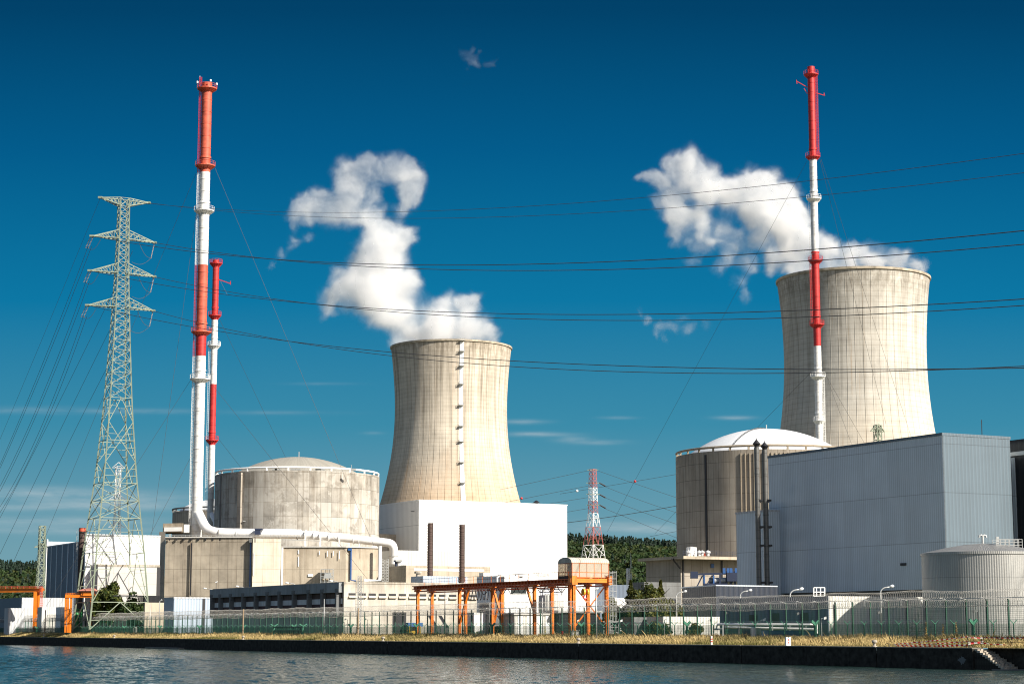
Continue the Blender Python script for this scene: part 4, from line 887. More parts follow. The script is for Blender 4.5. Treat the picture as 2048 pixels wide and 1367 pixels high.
for px_, yt, lab in ((860.5, 1043, 'taller brown ribbed stack in front of the white hall'), (924, 1046, 'brown ribbed stack to the right of the taller brown stack')):
    x = Xat(px_, 505, 1100); t_ = empty('vent_stack', (x, 505, Zat(1164, 505)), lab, 'chimney', 'brown stacks before the white hall'); r_ = 4.9 / F * 505; pr = [(r_, Zat(1165, 505))]; zz = pr[0][1]
    while zz < Zat(yt, 505) - .6: zz += .45; pr += [(r_ * 1.0, zz - .1), (r_ * 1.06, zz - .05), (r_ * 1.06, zz + .05), (r_, zz + .1)]
    pr += [(r_ * .8, zz + .1), (r_ * .8, zz - 1)]
    mb = MB(); mb.lathe((x, 505), pr, 20, uvu=4); mb.build('shaft', M['brown_stack'], t_, smooth=True, auto=30)
    mb = MB()
    for k in range(22): zz = Zat(1160 - k * 5.2, 505); mb.box((x - r_ * 1.0, 505 - .2, zz), .22, .5, .5)
    mb.bar((x + r_ * 1.05, 504.7, Zat(1163, 505)), (x + r_ * 1.05, 504.7, Zat(yt, 505)), .12); mb.build('clamp_rail', M['brown_stack'], t_)
wb, o, lb, la, z = corner('storage_shed', 967, 470, 1144.5, 6, 8, 'white_clad', 'white boxy shed with grey left side behind the crane beam', end_px=1003, far_px=958)
wh, o, lb, la, z = corner('workshop', 1009, 385, 1150, 26, 12, 'white_clad', 'white ribbed workshop with a dark window behind the crane beam', end_px=1190)
k0, k1 = hit(1022, o, B, 1178), hit(1052, o, B, 1178); mb = MB(); mb.obox(o + B * k0 - A * .07, B, k1 - k0, A, .05, Zat(1186, 387), Zat(1171, 387)); wn = mb.build('window', M['glass_dark'], wh)
mb = MB(); mb.obox(o + B * (k0 - .15) - A * .1, B, k1 - k0 + .3, A, .09, Zat(1187.5, 387), Zat(1186, 387)); mb.build('sill', M['galv'], wn)
pr_ = empty('roof_pipe', tuple(P(1000, 1150, 386)), 'grey pipe run along the white workshop roof', 'pipe'); mb = MB()
mb.tube([P(994, 1165, 384), P(994, 1155, 384), P(998, 1151, 384.5), P(1070, 1149, 390), P(1097, 1149.5, 393)], .28, 10); mb.build('pipe_run', M['galv'], pr_, smooth=True, auto=50)
mb = MB(); p = P(1039, 1148, 387); mb.box(p, 1.4, 1.2, .8); mb.build('junction_box', M['lamp_head'], pr_)
tkw = empty('storage_tank', tuple(P(1100, 1240, 372)), 'small white round tank with roof railing under the crane', 'tank'); xk = Xat(1102, 374, 1200); mb = MB(); rk = 25 / F * 374; zk = Zat(1190, 374)
mb.lathe((xk, 374), [(rk, GZ), (rk, zk), (0.01, zk + .5)], 40, uvu=16); mb.build('tank_shell', M['pale_clad'], tkw, smooth=True, auto=30)
mb = MB()
for h_ in (.6, 1.1): mb.tube([(xk + rk * .95 * math.cos(a_), 374 + rk * .95 * math.sin(a_), zk + h_ + .05) for a_ in np.linspace(0, 6.283, 25)], .05, 4, False)
for a_ in np.linspace(0, 6.283, 13)[:-1]: mb.bar((xk + rk * .95 * math.cos(a_), 374 + rk * .95 * math.sin(a_), zk), (xk + rk * .95 * math.cos(a_), 374 + rk * .95 * math.sin(a_), zk + 1.15), .07)
mb.build('roof_railing', M['blue_steel'], tkw)
cw, o, lb, la, z = corner('annex', 1029, 350, 1226, 14, 4, 'pale_clad', 'cream row of doors behind the green fence under the crane', end_px=1108)
for k in range(4):
    mb = MB(); mb.obox(o + B * (.6 + k * 1.9) - A * .06, B, 1.1, A, .05, GZ, z - .4); mb.build('door', M['duct_white'], cw)
trim(cw, o, lb, la, z, 'conc_grey', h=.25, out=.3)
corner('kiosk', 948, 372, 1224, 6, 4, 'duct_white', 'white boxy kiosk behind the second crane leg', cat='kiosk', end_px=977)
corner('low_wall', 978, 372, 1204, 6, 4, 'conc_dark', 'dark concrete wall panel behind the crane cables', cat='wall', end_px=1009)
dk_, o, lb, la, z = corner('plant_room', 1118, 352, 1221, 14, 5, 'black_clad', 'dark open shelter behind the right crane legs', end_px=1200)
trim(dk_, o, lb, la, z, 'galv', h=.3, out=.4)
nv, o, lb, la, z = corner('storage_shed', 1190, 420, 1168, 30, 14, 'navy_clad', 'blue grey shed behind the ladder of the crane', end_px=1262)
corner('low_wall', 1225, 365, 1195, 14, 2, 'white_clad', 'low white wall seen through the conifers', cat='wall', end_px=1352)
corner('low_wall', 1288, 450, 1163, 30, 6, 'conc_dark', 'dark stained concrete wall left of the ribbed reactor base', cat='wall', end_px=1362)
corner('storage_shed', 1326, 318, 1232, 12, 5, 'pale_clad', 'pale corrugated shed behind the green fence', end_px=1455)
corner('storage_shed', 1268, 322, 1233, 8, 4, 'conc_dark', 'dark grey shed left of the pale corrugated shed', end_px=1326)
# ================================================================== third unit, right
YC = 512; xC = Xat(1532, YC, 920); rC = 180.5 / F * YC; zC = Zat(914, YC)
rc = empty('reactor_building', (xC, YC, GZ), 'ribbed brown reactor building with white dome right of centre', 'reactor building')
mb = MB(); mb.lathe((xC, YC), [(rC, GZ), (rC, zC), (rC - 1, zC), (rC - 1, zC - 1)], 120, math.pi / 2, 2.5 * math.pi, 2 * math.pi * rC); mb.build('wall', M['reactor_b'], rc, smooth=True, auto=40)
zt = Zat(858, YC); hD = zt - (zC + .3); rD = 20.8; Rd = (rD * rD + hD * hD) / (2 * hD); am = math.asin(rD / Rd); mb = MB()
mb.lathe((xC, YC), [(rD + .4, zC - .8)] + [(Rd * math.sin(a_) + .01, zt - Rd * (1 - math.cos(a_))) for a_ in np.linspace(am, 0, 20)], 72, math.pi / 2, 2.5 * math.pi, 2 * math.pi * 20); dmC = mb.build('dome', M['dome_b'], rc, smooth=True)
mb = MB(); mb.tube([(xC + (rC - .2) * math.cos(a_), YC + (rC - .2) * math.sin(a_), zC + 1.0) for a_ in np.linspace(0, 2 * math.pi, 73)], .3, 8, False)
for a_ in np.linspace(0, 2 * math.pi, 31)[:-1]: mb.box((xC + (rC - .3) * math.cos(a_), YC + (rC - .3) * math.sin(a_), zC + .4), .5, .5, .9)
mb.build('roof_rail', M['conc_mid'], rc)
for px_ in (1399, 1399.8):
    a_ = -math.acos((px_ - 1532) / 180.5); d = Vector((math.cos(a_), math.sin(a_))); e = Vector((-d.y, d.x)); mb = MB(); mb.obox(Vector((xC, YC)) + d * (rC - .1) - e * .3, e, .6, d, .3, GZ, zC - .8)
    if px_ == 1399: mb.build('dark_joint', M['black'], rc)
for px_ in np.linspace(1462, 1600, 18):                       # raised vertical fins
    a_ = -math.acos((px_ - 1532) / 180.5); d = Vector((math.cos(a_), math.sin(a_))); e = Vector((-d.y, d.x)); mb = MB(); mb.obox(Vector((xC, YC)) + d * (rC - .1) - e * .12, e, .24, d, .38, GZ, zC - .9); mb.build('fin', M['conc_mid'], rc)
rod('lightning_rod', 1533, 859, 849, YC, dmC)
mb = MB()
for k in range(26):
    a_ = am * (k + .5) / 26; x_, z_ = -Rd * math.sin(a_) * .55, zt - Rd * (1 - math.cos(a_)); y_ = YC - Rd * math.sin(a_) * .835; mb.box((xC + x_, y_, z_ + .15), .3, .3, .35)
mb.build('dome_step', M['conc_dark'], dmC)
bb, o, lb, la, z = corner('service_block', 1361, 478, 1118, 22, 16, 'conc_base', 'concrete base block with overhanging roof slab below the ribbed reactor', end_px=1480)
mb = MB(); mb.obox(o - A * 4.4 - B * 2.0, B, lb + 3, A, la + 5, z, z + .7); mb.build('roof_slab', M['conc_mid'], bb)
mb = MB(); mb.bar((*(o - B * .3), z), (*(o - B * 2.6), z + .1), .3); mb.bar((*(o - B * .1), z - 2.2), (*(o - B * 2.2), z), .3); mb.build('bracket', M['black'], bb)
mb = MB(); q = o - A * 4.2 - B * 1.9
for k in range(14): p = q + B * k * 1.6; mb.bar((*p, z + .8), (*p, z + 1.9), .06)
for h_ in (1.4, 1.9): mb.bar((*q, z + h_), (*(q + B * 21), z + h_), .06)
mb.build('roof_railing', M['blue_steel'], bb)
mb = MB()
for px_ in (1364.5, 1442): k = hit(px_, o, B, 1150); mb.obox(o + B * k - A * .25, B, .45, A, .25, GZ, z - .1)
mb.build('drainpipe', M['black'], bb)
mb = MB(); k = hit(1421, o, B, 1130); p = o + B * k; mb.obox(p - A * .3, B, .9, A, .3, Zat(1134, 480), Zat(1126, 480)); mb.build('blue_lamp_box', M['blue_paint'], bb)
for px_, r_, yt, lab in ((1382.5, 5.6, 1093, 'front white tank on the base block roof'), (1377.5, 5, 1094, 'white tank half hidden at the left of the front roof tank'), (1388.5, 5, 1094, 'white tank half hidden at the right of the front roof tank')):
    Yq = 478 + (px_ != 1382.5) * 3; x = Xat(px_, Yq, 1100); mb = MB(); rr = r_ / F * Yq; zb = z + .8; zt_ = Zat(yt, Yq)
    mb.lathe((x, Yq), [(rr, zb), (rr, zt_ - .15), (rr * 1.06, zt_ - .15), (rr * 1.06, zt_), (0.01, zt_ + .1)], 24); o_ = mb.build('roof_tank', M['duct_white'], None, (x, Yq, zb), smooth=True, auto=40); tag(o_, lab, 'tank', 'white tanks on the base block')
for k, px_ in enumerate((1377, 1398.5, 1404.5, 1416)):
    Yq = 477; x = Xat(px_, Yq, 1110); mb = MB(); zb = z + .8; mb.lathe((x, Yq), [(.35, zb), (.35, zb + .7), (.6, zb + .7), (.6, zb + 1.1), (.01, zb + 1.4)], 12)
    tag(mb.build('roof_vent', M['duct_white'], None, (x, Yq, zb)), ('white roof vent left of the front roof tank', 'white roof vent left of the orange pipe', 'white roof vent touching the orange pipe', 'white roof vent right of the orange pipe')[k], 'vent', 'small vents on the base block')
mb = MB(); x = Xat(1409.5, 477, 1110); mb.lathe((x, 477), [(.25, z + .8), (.25, Zat(1103.5, 477))], 10); tag(mb.build('exhaust_pipe', M['red_paint_old'], None, (x, 477, z + .8)), 'thin orange exhaust pipe standing on the base block roof', 'pipe')
# pipe bridge in front of the base block
pb = empty('pipe_bridge', tuple(P(1440, 1180, 452)), 'dark blue steel pipe bridge with silver pipes before the base block', 'pipe bridge'); mb = MB(); Yp = 455
mb.bar(P(1386, 1148, Yp), P(1474, 1145.5, Yp), .45); mb.box(P(1388, 1149, Yp), 1.7, 1.7, 1.6); mb.bar(P(1444, 1143, Yp), P(1476, 1143, Yp), .4)
for px_ in (1407.5, 1426.5, 1440, 1453.5, 1470): mb.bar(P(px_, 1147, Yp), P(px_, 1172, Yp), .38)
mb.bar(P(1394, 1172, Yp), P(1405, 1150, Yp), .28); mb.bar(P(1412, 1172, Yp), P(1424, 1150, Yp), .28); mb.bar(P(1460, 1168, Yp), P(1470, 1152, Yp), .5)
mb.box(P(1466, 1153, Yp), 3.0, 1.5, 2.0); mb.box(P(1430, 1168, Yp), 5.5, 1.5, .5); mb.build('steel_frame', M['blue_steel'], pb)
mb = MB(); mb.tube([P(1418, 1160.5, Yp + 1), P(1474, 1160.5, Yp + 1)], .75, 12); mb.tube([P(1420, 1166, Yp + 1.4), P(1474, 1166, Yp + 1.4)], .4, 10); mb.build('silver_pipe', M['galv'], pb, smooth=True, auto=50)
mb = MB()
for px_ in (1448, 1456, 1462, 1472): mb.box(P(px_, 1140.5, Yp), .6, .6, 1.2)
mb.bar(P(1408.4, 1150, Yp - .4), P(1408.4, 1171, Yp - .4), .35); mb.bar(P(1427.4, 1150, Yp - .4), P(1427.4, 1171, Yp - .4), .35); mb.build('valve', M['blue_paint'], pb)
# annex, stacks, great hall
tx, o, lb, la, z = corner('annex', 1536, 384, 1019.5, 12, 30, 'grey_clad', 'lower grey blue clad annex at the left of the great hall', far_px=1472)
trim(tx, o, lb, la, z, 'grey_box', h=.25)
gh, o, lb, la, z = corner('turbine_hall', 1884, 342, 866, 40, 60, 'grey_clad', 'great grey blue clad hall on the right, in shade', end_px=2019, far_px=1535, z0=Zat(1181, 362))
trim(gh, o, lb, la, z, 'gable_clad', h=.35)
oG, lbG, laG, zG = o, lb, la, z
mb = MB(); mb.obox(o + A * .8 + B * .8, B, lb - 1.6, A, la - 1.6, GZ - .3, Zat(1181, 362)); mb.build('plinth', M['conc_dark'], gh)
mb = MB(); k = hit(1813, o, A, 1126); mb.obox(o + A * k - B * .15, A, 1.6, B, .1, Zat(1128.5, 347), Zat(1123, 347)); mb.build('hatch', M['black'], gh)
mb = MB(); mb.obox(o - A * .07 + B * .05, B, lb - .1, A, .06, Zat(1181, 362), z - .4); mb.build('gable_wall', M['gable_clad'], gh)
rod('antenna', 1964, 869, 839, 347, gh, .12, 'black')
for px_, yt, r_, Yq, m_, lab in ((1515, 885, 5.2, 392, 'stack_steel', 'dark steel stack with conical cap standing clear at the left of the great hall'), (1531, 890, 5.4, 393, 'stack_steel', 'dark steel stack with conical cap against the corner of the great hall')):
    Yq -= 14; x = Xat(px_, Yq, 1000); rr = r_ / F * Yq; t_ = empty('vent_stack', (x, Yq, Zat(1172, Yq)), lab, 'chimney', 'capped steel stacks'); pr = [(rr, Zat(1174, Yq))]; zz = pr[0][1] + 6
    while zz < Zat(yt + 14, Yq) - 1: pr += [(rr, zz - .2), (rr * 1.07, zz - .15), (rr * 1.07, zz + .15), (rr, zz + .2)]; zz += 8
    pr += [(rr, Zat(yt + 9, Yq))]; mb = MB(); mb.lathe((x, Yq), pr, 24, uvu=6); mb.build('shaft', M[m_], t_, smooth=True, auto=35)
    mb = MB(); z0 = Zat(yt + 9, Yq); mb.lathe((x, Yq), [(rr * .8, z0), (rr * 1.0, z0 + .5), (rr * 1.5, z0 + .7), (.1, z0 + 1.5), (.01, z0 + 1.9)], 20); mb.lathe((x, Yq), [(.01, z0), (rr * .5, z0), (rr * 1.5, z0 + .65)], 20); mb.build('cap', M['black'], t_)
    mb = MB()
    for y_ in (1000, 1053, 1090, 1164): zz = Zat(y_, Yq); mb.box((x + rr * 1.3, Yq + 2, zz), rr * 1.6, 5, .35)
    mb.build('clamp', M['black'], t_)
nb, pts, zt_ = block('plant_room', [(1366, 366), (1432, 348), (1555, 356), (1555, 374), (1366, 382)], 1172.5, 'navy_dark', 'low dark navy clad building at the foot of the capped stacks', yref=355)
mb = MB(); mb.prism([p - Vector((0, .1)) for p in pts[:3]] + [p + Vector((0, 4)) for p in pts[2::-1]], zt_, zt_ + .2); mb.build('roof_edge', M['grey_clad'], nb)
# dark building at the right edge, standing forward of the hall
dr_o = Vector((Xat(2021, 350, 880), 353)); bd = empty('turbine_hall', (*dr_o, GZ), 'black clad building with white vertical stripes at the right edge', 'building')
zt_ = Zat(878, 350); LD = 7; mb = MB(); mb.obox(dr_o, -A, 7, B, 50, GZ, zt_); mb.build('wall', M['black_clad'], bd); pass
mb = MB()
for k in range(18): k < 2 and mb.obox(dr_o - A * (1.2 + k * 5.1) - B * .15, -A, .9, B, .14, GZ, zt_ - 3.2)
mb.build('light_strip', M['grey_clad'], bd); mb = MB(); mb.obox(dr_o - B * .25, -A, 7, B, .22, zt_ - 2.9, zt_ - 2.2); mb.build('gutter', M['white_paint'], bd)
# steel tank
YK = 262; xK = Xat(1969, YK, 1180); rK = 121 / F * YK; zK = Zat(1106, YK); tk = empty('storage_tank', (xK, YK, GZ), 'large ribbed steel tank with shallow cone roof at the right', 'tank')
mb = MB(); mb.lathe((xK, YK), [(rK, GZ), (rK, zK)], 96, math.pi / 2, 2.5 * math.pi, 2 * math.pi * rK); mb.build('tank_shell', M['steel'], tk, smooth=True)
mb = MB(); mb.lathe((xK, YK), [(rK + .05, zK - .35), (rK + .12, zK - .35), (rK + .12, zK), (rK * .6, zK + .75), (rK * .3, zK + 1.15), (.02, zK + 1.35)], 72, math.pi / 2, 2.5 * math.pi, 60); mb.build('cone_roof', M['steel'], tk, smooth=True, auto=20)
mb = MB(); z0 = zK + 1.3; mb.tube([(xK, YK, z0), (xK, YK, z0 + 1.2)], .15, 8)
for s in (-1, 1): mb.tube([(xK, YK, z0 + .95), (xK + s * .18, YK, z0 + 1.15), (xK + s * .4, YK, z0 + 1.1), (xK + s * .5, YK, z0 + .85)], .13, 8)
mb.build('vent_pipe', M['galv'], tk); mb = MB()
xs = [Xat(p_, YK - 2, 1090) for p_ in (1988, 1996, 2004, 2013, 2014, 2022, 2031, 2040)]
for x in xs:
    for y in (YK - 3.2, YK - 1.4): mb.bar((x, y, zK + .3), (x, y, zK + 1.75), .06)
for h_ in (1.0, 1.4, 1.75):
    for y in (YK - 3.2, YK - 1.4): mb.bar((xs[0], y, zK + h_), (xs[-1], y, zK + h_), .055)
mb.box((xs[1] - .3, YK - 3, zK + 1.6), .35, .35, 1.0); mb.box((xs[5], YK - 2.3, zK + .4), (xs[-1] - xs[3]), 1.8, .3); mb.build('roof_railing', M['galv'], tk)
# white shed with dark long side
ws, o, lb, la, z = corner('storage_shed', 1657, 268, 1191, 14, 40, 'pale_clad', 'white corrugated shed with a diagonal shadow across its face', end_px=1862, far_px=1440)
mb = MB(); mb.obox(o - B * .1 + A * .02, A, la, B, .08, GZ, z); mb.build('side_shade_sheet', M['navy_clad'], ws)  # navy sheet: shade on the white shed's long side, put into the colour
mb = MB()
for pa, pb, y0, y1 in ((1546, 1560, 1225, 1262), (1500, 1516, 1228, 1240), (1606, 1618, 1225, 1245)): ka, kb = hit(pb, o, A, 1240), hit(pa, o, A, 1240); mb.obox(o + A * ka - B * .16, A, kb - ka, B, .06, Zat(y1, 278), Zat(y0, 278)); mb.build('door', M['black'], ws); mb = MB()
mb.v and mb.build('door', M['black'], ws)
mb = MB(); k = hit(1668, o, B, 1240); mb.obox(o + B * k - A * .2, B, .35, A, .2, GZ, Zat(1207, 268)); mb.build('downpipe', M['conc_dark'], ws)
cgx = empty('roof_cage', tuple(P(1640, 1193, 274)), 'white ladder cage on the roof of the dark shed side', 'cage'); mb = MB()
for px_ in (1627.5, 1633, 1641, 1649.5):
    for Y_ in (272, 274): mb.bar(P(px_, 1194, Y_), P(px_, 1174, Y_), .13)
for y_ in (1174, 1183, 1191):
    for Y_ in (272, 274): mb.bar(P(1627.5, y_, Y_), P(1649.5, y_, Y_), .12)
mb.build('bars', M['white_paint'], cgx)
# ground level pipes
gp = empty('pipe_rack', tuple(P(1530, 1262, 258)), 'white ground level pipes behind the green fence on the right', 'pipe'); mb = MB(); Yp = 262
for pts_, r_ in (([(1434, 1256, 8), (1434, 1247.5, 8), (1625, 1248.5, 2)], .17), ([(1450, 1253.5, 7), (1622, 1257, 1), (1636, 1258, 1)], .17), ([(1428, 1257.5, 9), (1446, 1257.5, 8)], .13), ([(1634, 1266, 1), (1634.5, 1249, 1), (1620, 1248, 1)], .15)):
    mb.tube([P(a_, b_, Yp + c_) for a_, b_, c_ in pts_], r_, 8)
mb.build('pipe_run', M['duct_white'], gp, smooth=True, auto=50); mb = MB()
for px_ in (1446, 1478, 1510, 1545, 1580, 1612): mb.bar(P(px_, 1270, Yp + 3), P(px_, 1249, Yp + 3), .12)
mb.build('support', M['galv'], gp)
mb = MB(); p = P(1522, 1266, 262); mb.prism([(Xat(1522, 262), 262), (Xat(1628, 257), 257), (Xat(1628, 258), 258), (Xat(1522, 263), 263)], GZ, Zat(1260, 260)); tag(mb.build('bund_wall', M['blue_paint']), 'low blue bund wall under the white ground level pipes', 'wall')
mb = MB(); mb.prism([(Xat(1500, 262), 262), (Xat(1521, 261), 261), (Xat(1521, 262.5), 262.5), (Xat(1500, 263.5), 263.5)], GZ, Zat(1255, 262)); tag(mb.build('pump_cabinet', M['pale_clad']), 'small cream cabinet below the white pipes left of the blue wall', 'cabinet')
rg = empty('guard_rail', tuple(P(1838, 1262, 246)), 'black guard rail frame at the foot of the dark shed near the tank', 'railing'); mb = MB(); Yq = 247
for px_ in (1812, 1822, 1836, 1849): mb.bar(P(px_, 1268, Yq), P(px_, 1255, Yq), .08)
mb.bar(P(1812, 1255, Yq), P(1849, 1255, Yq), .08); mb.bar(P(1812, 1261, Yq), P(1849, 1261, Yq), .07); mb.build('rails', M['black'], rg)

# ================================================================== lattice towers
def lattice(mb, c, d1, d2, lv, leg=.35, br=.18, ring=True, xb=True, k2=None):
    """square lattice: lv = [(z, half side)]"""
    def cs(z, h): return [Vector((c.x + d1.x * a * h + d2.x * b * h, c.y + d1.y * a * h + d2.y * b * h, z)) for a, b in ((-1, -1), (1, -1), (1, 1), (-1, 1))]
    for i in range(len(lv) - 1):
        p, q = cs(*lv[i]), cs(*lv[i + 1])
        for k in range(4):
            j = (k + 1) % 4; mb.bar(p[k], q[k], leg)
            if ring: mb.bar(q[k], q[j], br)
            if xb == 'K':
                m_ = (q[k] + q[j]) / 2; mb.bar(p[k], m_, br); mb.bar(p[j], m_, br)
                for s in (.33, .66):
                    a_, b_ = p[k].lerp(q[k], s), p[k].lerp(m_, s); mb.bar(a_, b_, br * .7); a_, b_ = p[j].lerp(q[j], s), p[j].lerp(m_, s); mb.bar(a_, b_, br * .7)
            elif xb == 'D':
                m_ = (p[k] + p[j]) / 2; mb.bar(m_, q[k], br); mb.bar(m_, q[j], br)
                for s in (.33, .66):
                    mb.bar(q[k].lerp(p[k], s), q[k].lerp(m_, s), br * .7); mb.bar(q[j].lerp(p[j], s), q[j].lerp(m_, s), br * .7)
            elif xb: mb.bar(p[k], q[j], br); mb.bar(p[j], q[k], br)
YP = 548; cP = Vector((Xat(247, YP, 430), YP))
pyl = empty('transmission_pylon', (*cP, GZ), 'tall pale green lattice pylon with three pairs of arms at left', 'pylon')
def hp(y_, r_): return (Zat(y_, YP), r_ / F * YP * .7071)
mb = MB()
L1 = [hp(1258, 86), hp(1204, 79), hp(1150, 74), hp(1106, 68)]
lattice(mb, cP, B, A, [hp(1258, 86), hp(1204, 79)], .38, .2, True, 'K'); lattice(mb, cP, B, A, [hp(1204, 79), hp(1106, 68)], .36, .18, True, 'K'); lattice(mb, cP, B, A, [hp(1106, 68), hp(1037, 58)], .34, .17, True, 'K')
lattice(mb, cP, B, A, [hp(1037, 58), hp(1002, 53), hp(967, 48)], .3, .15); lattice(mb, cP, B, A, [hp(967, 48), hp(925, 43)], .3, .16, False, 'D'); lattice(mb, cP, B, A, [hp(925, 43), hp(882, 39)], .3, .16, True, 'K')
lattice(mb, cP, B, A, [hp(882, 39), hp(845, 35)], .29, .15, False, 'D'); lattice(mb, cP, B, A, [hp(845, 35), hp(797, 31)], .29, .15, True, 'K')
yy_ = [797, 770, 746, 723, 701, 681, 661, 643, 626]; lattice(mb, cP, B, A, [hp(y_, np.interp(y_, [620, 700, 797], [19.5, 24.5, 31])) for y_ in yy_], .27, .12)
yy_ = [626, 612, 598, 582, 568, 555, 541, 525, 510, 495, 482, 470, 455, 442, 428, 414, 397]; lattice(mb, cP, B, A, [hp(y_, np.interp(y_, [397, 480, 550, 626], [13, 14, 16, 19.8])) for y_ in yy_], .25, .11)
mb.build('tower_body', M['galv_green'], pyl)
ARMS = []
def arm(yl, yr, pl, pr_, ylo, yhi, r_lo, r_hi):
    """cross arm to both tips along B"""
    mb = MB(); tips = []
    zlo, zhi = Zat(ylo, YP), Zat(yhi, YP); hw = r_lo / F * YP * .7071; hu = r_hi / F * YP * .7071
    for s, px_, y_ in ((-1, pl, yl), (1, pr_, yr)):
        k = hit(px_, cP, B, y_); tip2 = cP + B * k; tip = Vector((*tip2, Zat(y_, tip2.y))); tips.append(tip); tt = [tip + Vector((*(A * q), 0)) for q in (-.35, .35)]
        for q, tq in ((-1, tt[0]), (1, tt[1])):
            lo = Vector((*(cP + B * s * hw + A * q * hw), zlo)); hi = Vector((*(cP + B * s * hu + A * q * hu), zhi)); mb.bar(lo, tq, .2); mb.bar(hi, tq, .18)
            for f in (.2, .4, .6, .8): mb.bar(lo.lerp(tq, f), hi.lerp(tq, f), .12); mb.bar(lo.lerp(tq, f - .2), hi.lerp(tq, f), .12)
        lo0, lo1 = [Vector((*(cP + B * s * hw + A * q * hw), zlo)) for q in (-1, 1)]
        for f in (.0, .17, .34, .5, .66, .83): mb.bar(lo0.lerp(tt[0], f), lo1.lerp(tt[1], f), .14); mb.bar(lo0.lerp(tt[0], f), lo1.lerp(tt[1], min(1, f + .17)), .12)
        mb.box(tip, 1.2, 1.2, .5)
    ARMS.append(mb.build('cross_arm', M['galv_green'], pyl)); return tips
top = arm(395, 405.5, 201, 297, 412, 397, 13, 13)
arms = [arm(472, 485, 184, 309, 478, 461, 14, 13.5), arm(541, 553, 180, 308, 547, 528, 16, 15.5), arm(610, 621, 175, 306, 615, 596, 19, 18)]
for ai, (tl_t, tr_t) in enumerate(arms):
    for s, tip in ((-1, tl_t), (1, tr_t)):
        mb = MB()
        if s < 0:
            e = tip + Vector((*(A * 1.5), 0)) + Vector((-.9, 0, -3.0))
            for q in (-.35, .35):
                for f in np.linspace(0, 1, 9): mb.lathe((tip + Vector((q, 0, 0))).lerp(e + Vector((q, 0, 0)), f), [(.06, (tip.lerp(e, f)).z), (.22, tip.lerp(e, f).z - .12), (.06, tip.lerp(e, f).z - .2)], 8)
                mb.bar(tip + Vector((q, 0, 0)), e + Vector((q, 0, 0)), .1)
        else:
            e = tip + Vector((-.9, 0, -4.6)); mb.bar(tip, e, .14)
            for f in np.linspace(.1, .95, 11): p = tip.lerp(e, f); mb.lathe(p, [(.06, p.z), (.2, p.z - .12), (.06, p.z - .2)], 8)
        mb.build('insulator_string', M['insulator'], ARMS[ai + 1])
        mb = MB()
        if s < 0:
            a_ = e; b_ = tip + Vector((*(B * 2.6), -.6)); mb.tube([a_.lerp(b_, f) + Vector((0, 0, -1.7 * math.sin(f * math.pi))) for f in np.linspace(0, 1, 12)], .06, 5)
        else:
            for b_ in (tip - Vector((*(B * 4.6), .4)), tip - Vector((*(B * 6.5), 6.3))): mb.tube([e.lerp(b_, f) + Vector((0, 0, -1.2 * math.sin(f * math.pi))) for f in np.linspace(0, 1, 12)], .06, 5)
        mb.build('jumper_cable', M['wire'], ARMS[ai + 1])
# wires: each hangs in the vertical plane between its two ends
def wire(name, p0, p1, samples, label, rad=.055, n_=70, mat='wire', balls=()):
    p0, p1 = Vector(p0), Vector(p1); d = Vector((p1.x - p0.x, p1.y - p0.y)); T_, Z_ = [0], [p0.z]
    for px_, py_ in samples:
        t = hit(px_, Vector((p0.x, p0.y)), d, py_); q = Vector((p0.x, p0.y)) + d * t; T_.append(t); Z_.append(Zat(py_, q.y))
    cf = np.polyfit(T_, Z_, 2 if len(T_) > 2 else 1, w=[4] + [1] * (len(T_) - 1)); tm = 1.0
    pts = [(p0.x + d.x * t, p0.y + d.y * t, float(np.polyval(cf, t))) for t in np.linspace(0, tm, n_)]
    mb = MB(); mb.tube(pts, rad, 4, True); o = mb.build(name, M[mat]); tag(o, label, 'power cable', 'overhead cables')
    return o, cf, d
EB = Vector((71, 270)); ED = (EB - cP)                                             # direction of the river span
def far_end(p): return Vector((p.x, p.y, 0)) + Vector((*(ED * 1.22), 0))
SP = [('upper thin earth cable rising to the right edge', top[0], [(500, 420), (620, 424), (1060, 413), (1240, 401), (1880, 330), (2048, 305)], .04),
      ('lower thin earth cable crossing both steam plumes', top[1], [(500, 426), (620, 432), (1060, 432), (1240, 424), (1880, 365), (2048, 345)], .04),
      ('upper strand of the top conductor pair crossing the river', arms[0][0], [(500, 513), (800, 528), (1060, 530), (1240, 524), (1880, 477), (2048, 460)], .07),
      ('lower strand of the top conductor pair crossing the river', arms[0][1], [(500, 516), (800, 535), (1060, 540), (1240, 538), (1880, 503), (2048, 489)], .07),
      ('upper strand of the middle conductor pair crossing the river', arms[1][0], [(500, 590), (800, 622), (1060, 630), (1240, 629.5), (1880, 606), (2048, 597)], .065),
      ('lower strand of the middle conductor pair crossing the river', arms[1][1], [(500, 596), (800, 626), (1060, 634), (1240, 637), (1880, 622), (2048, 613)], .065),
      ('upper strand of the lowest conductor pair crossing the river', arms[2][0], [(500, 667), (740, 698), (1140, 731), (1230, 735.5), (1550, 739), (2048, 730)], .065),
      ('lower strand of the lowest conductor pair crossing the river', arms[2][1], [(500, 676), (740, 707), (1140, 735), (1230, 739), (1550, 743), (2048, 738)], .065)]
for lab, p, sm, r_ in SP: wire('power_cable', p, far_end(p), sm, lab, r_)
DW = Vector((Xat(-135, 690, 1200), 690))
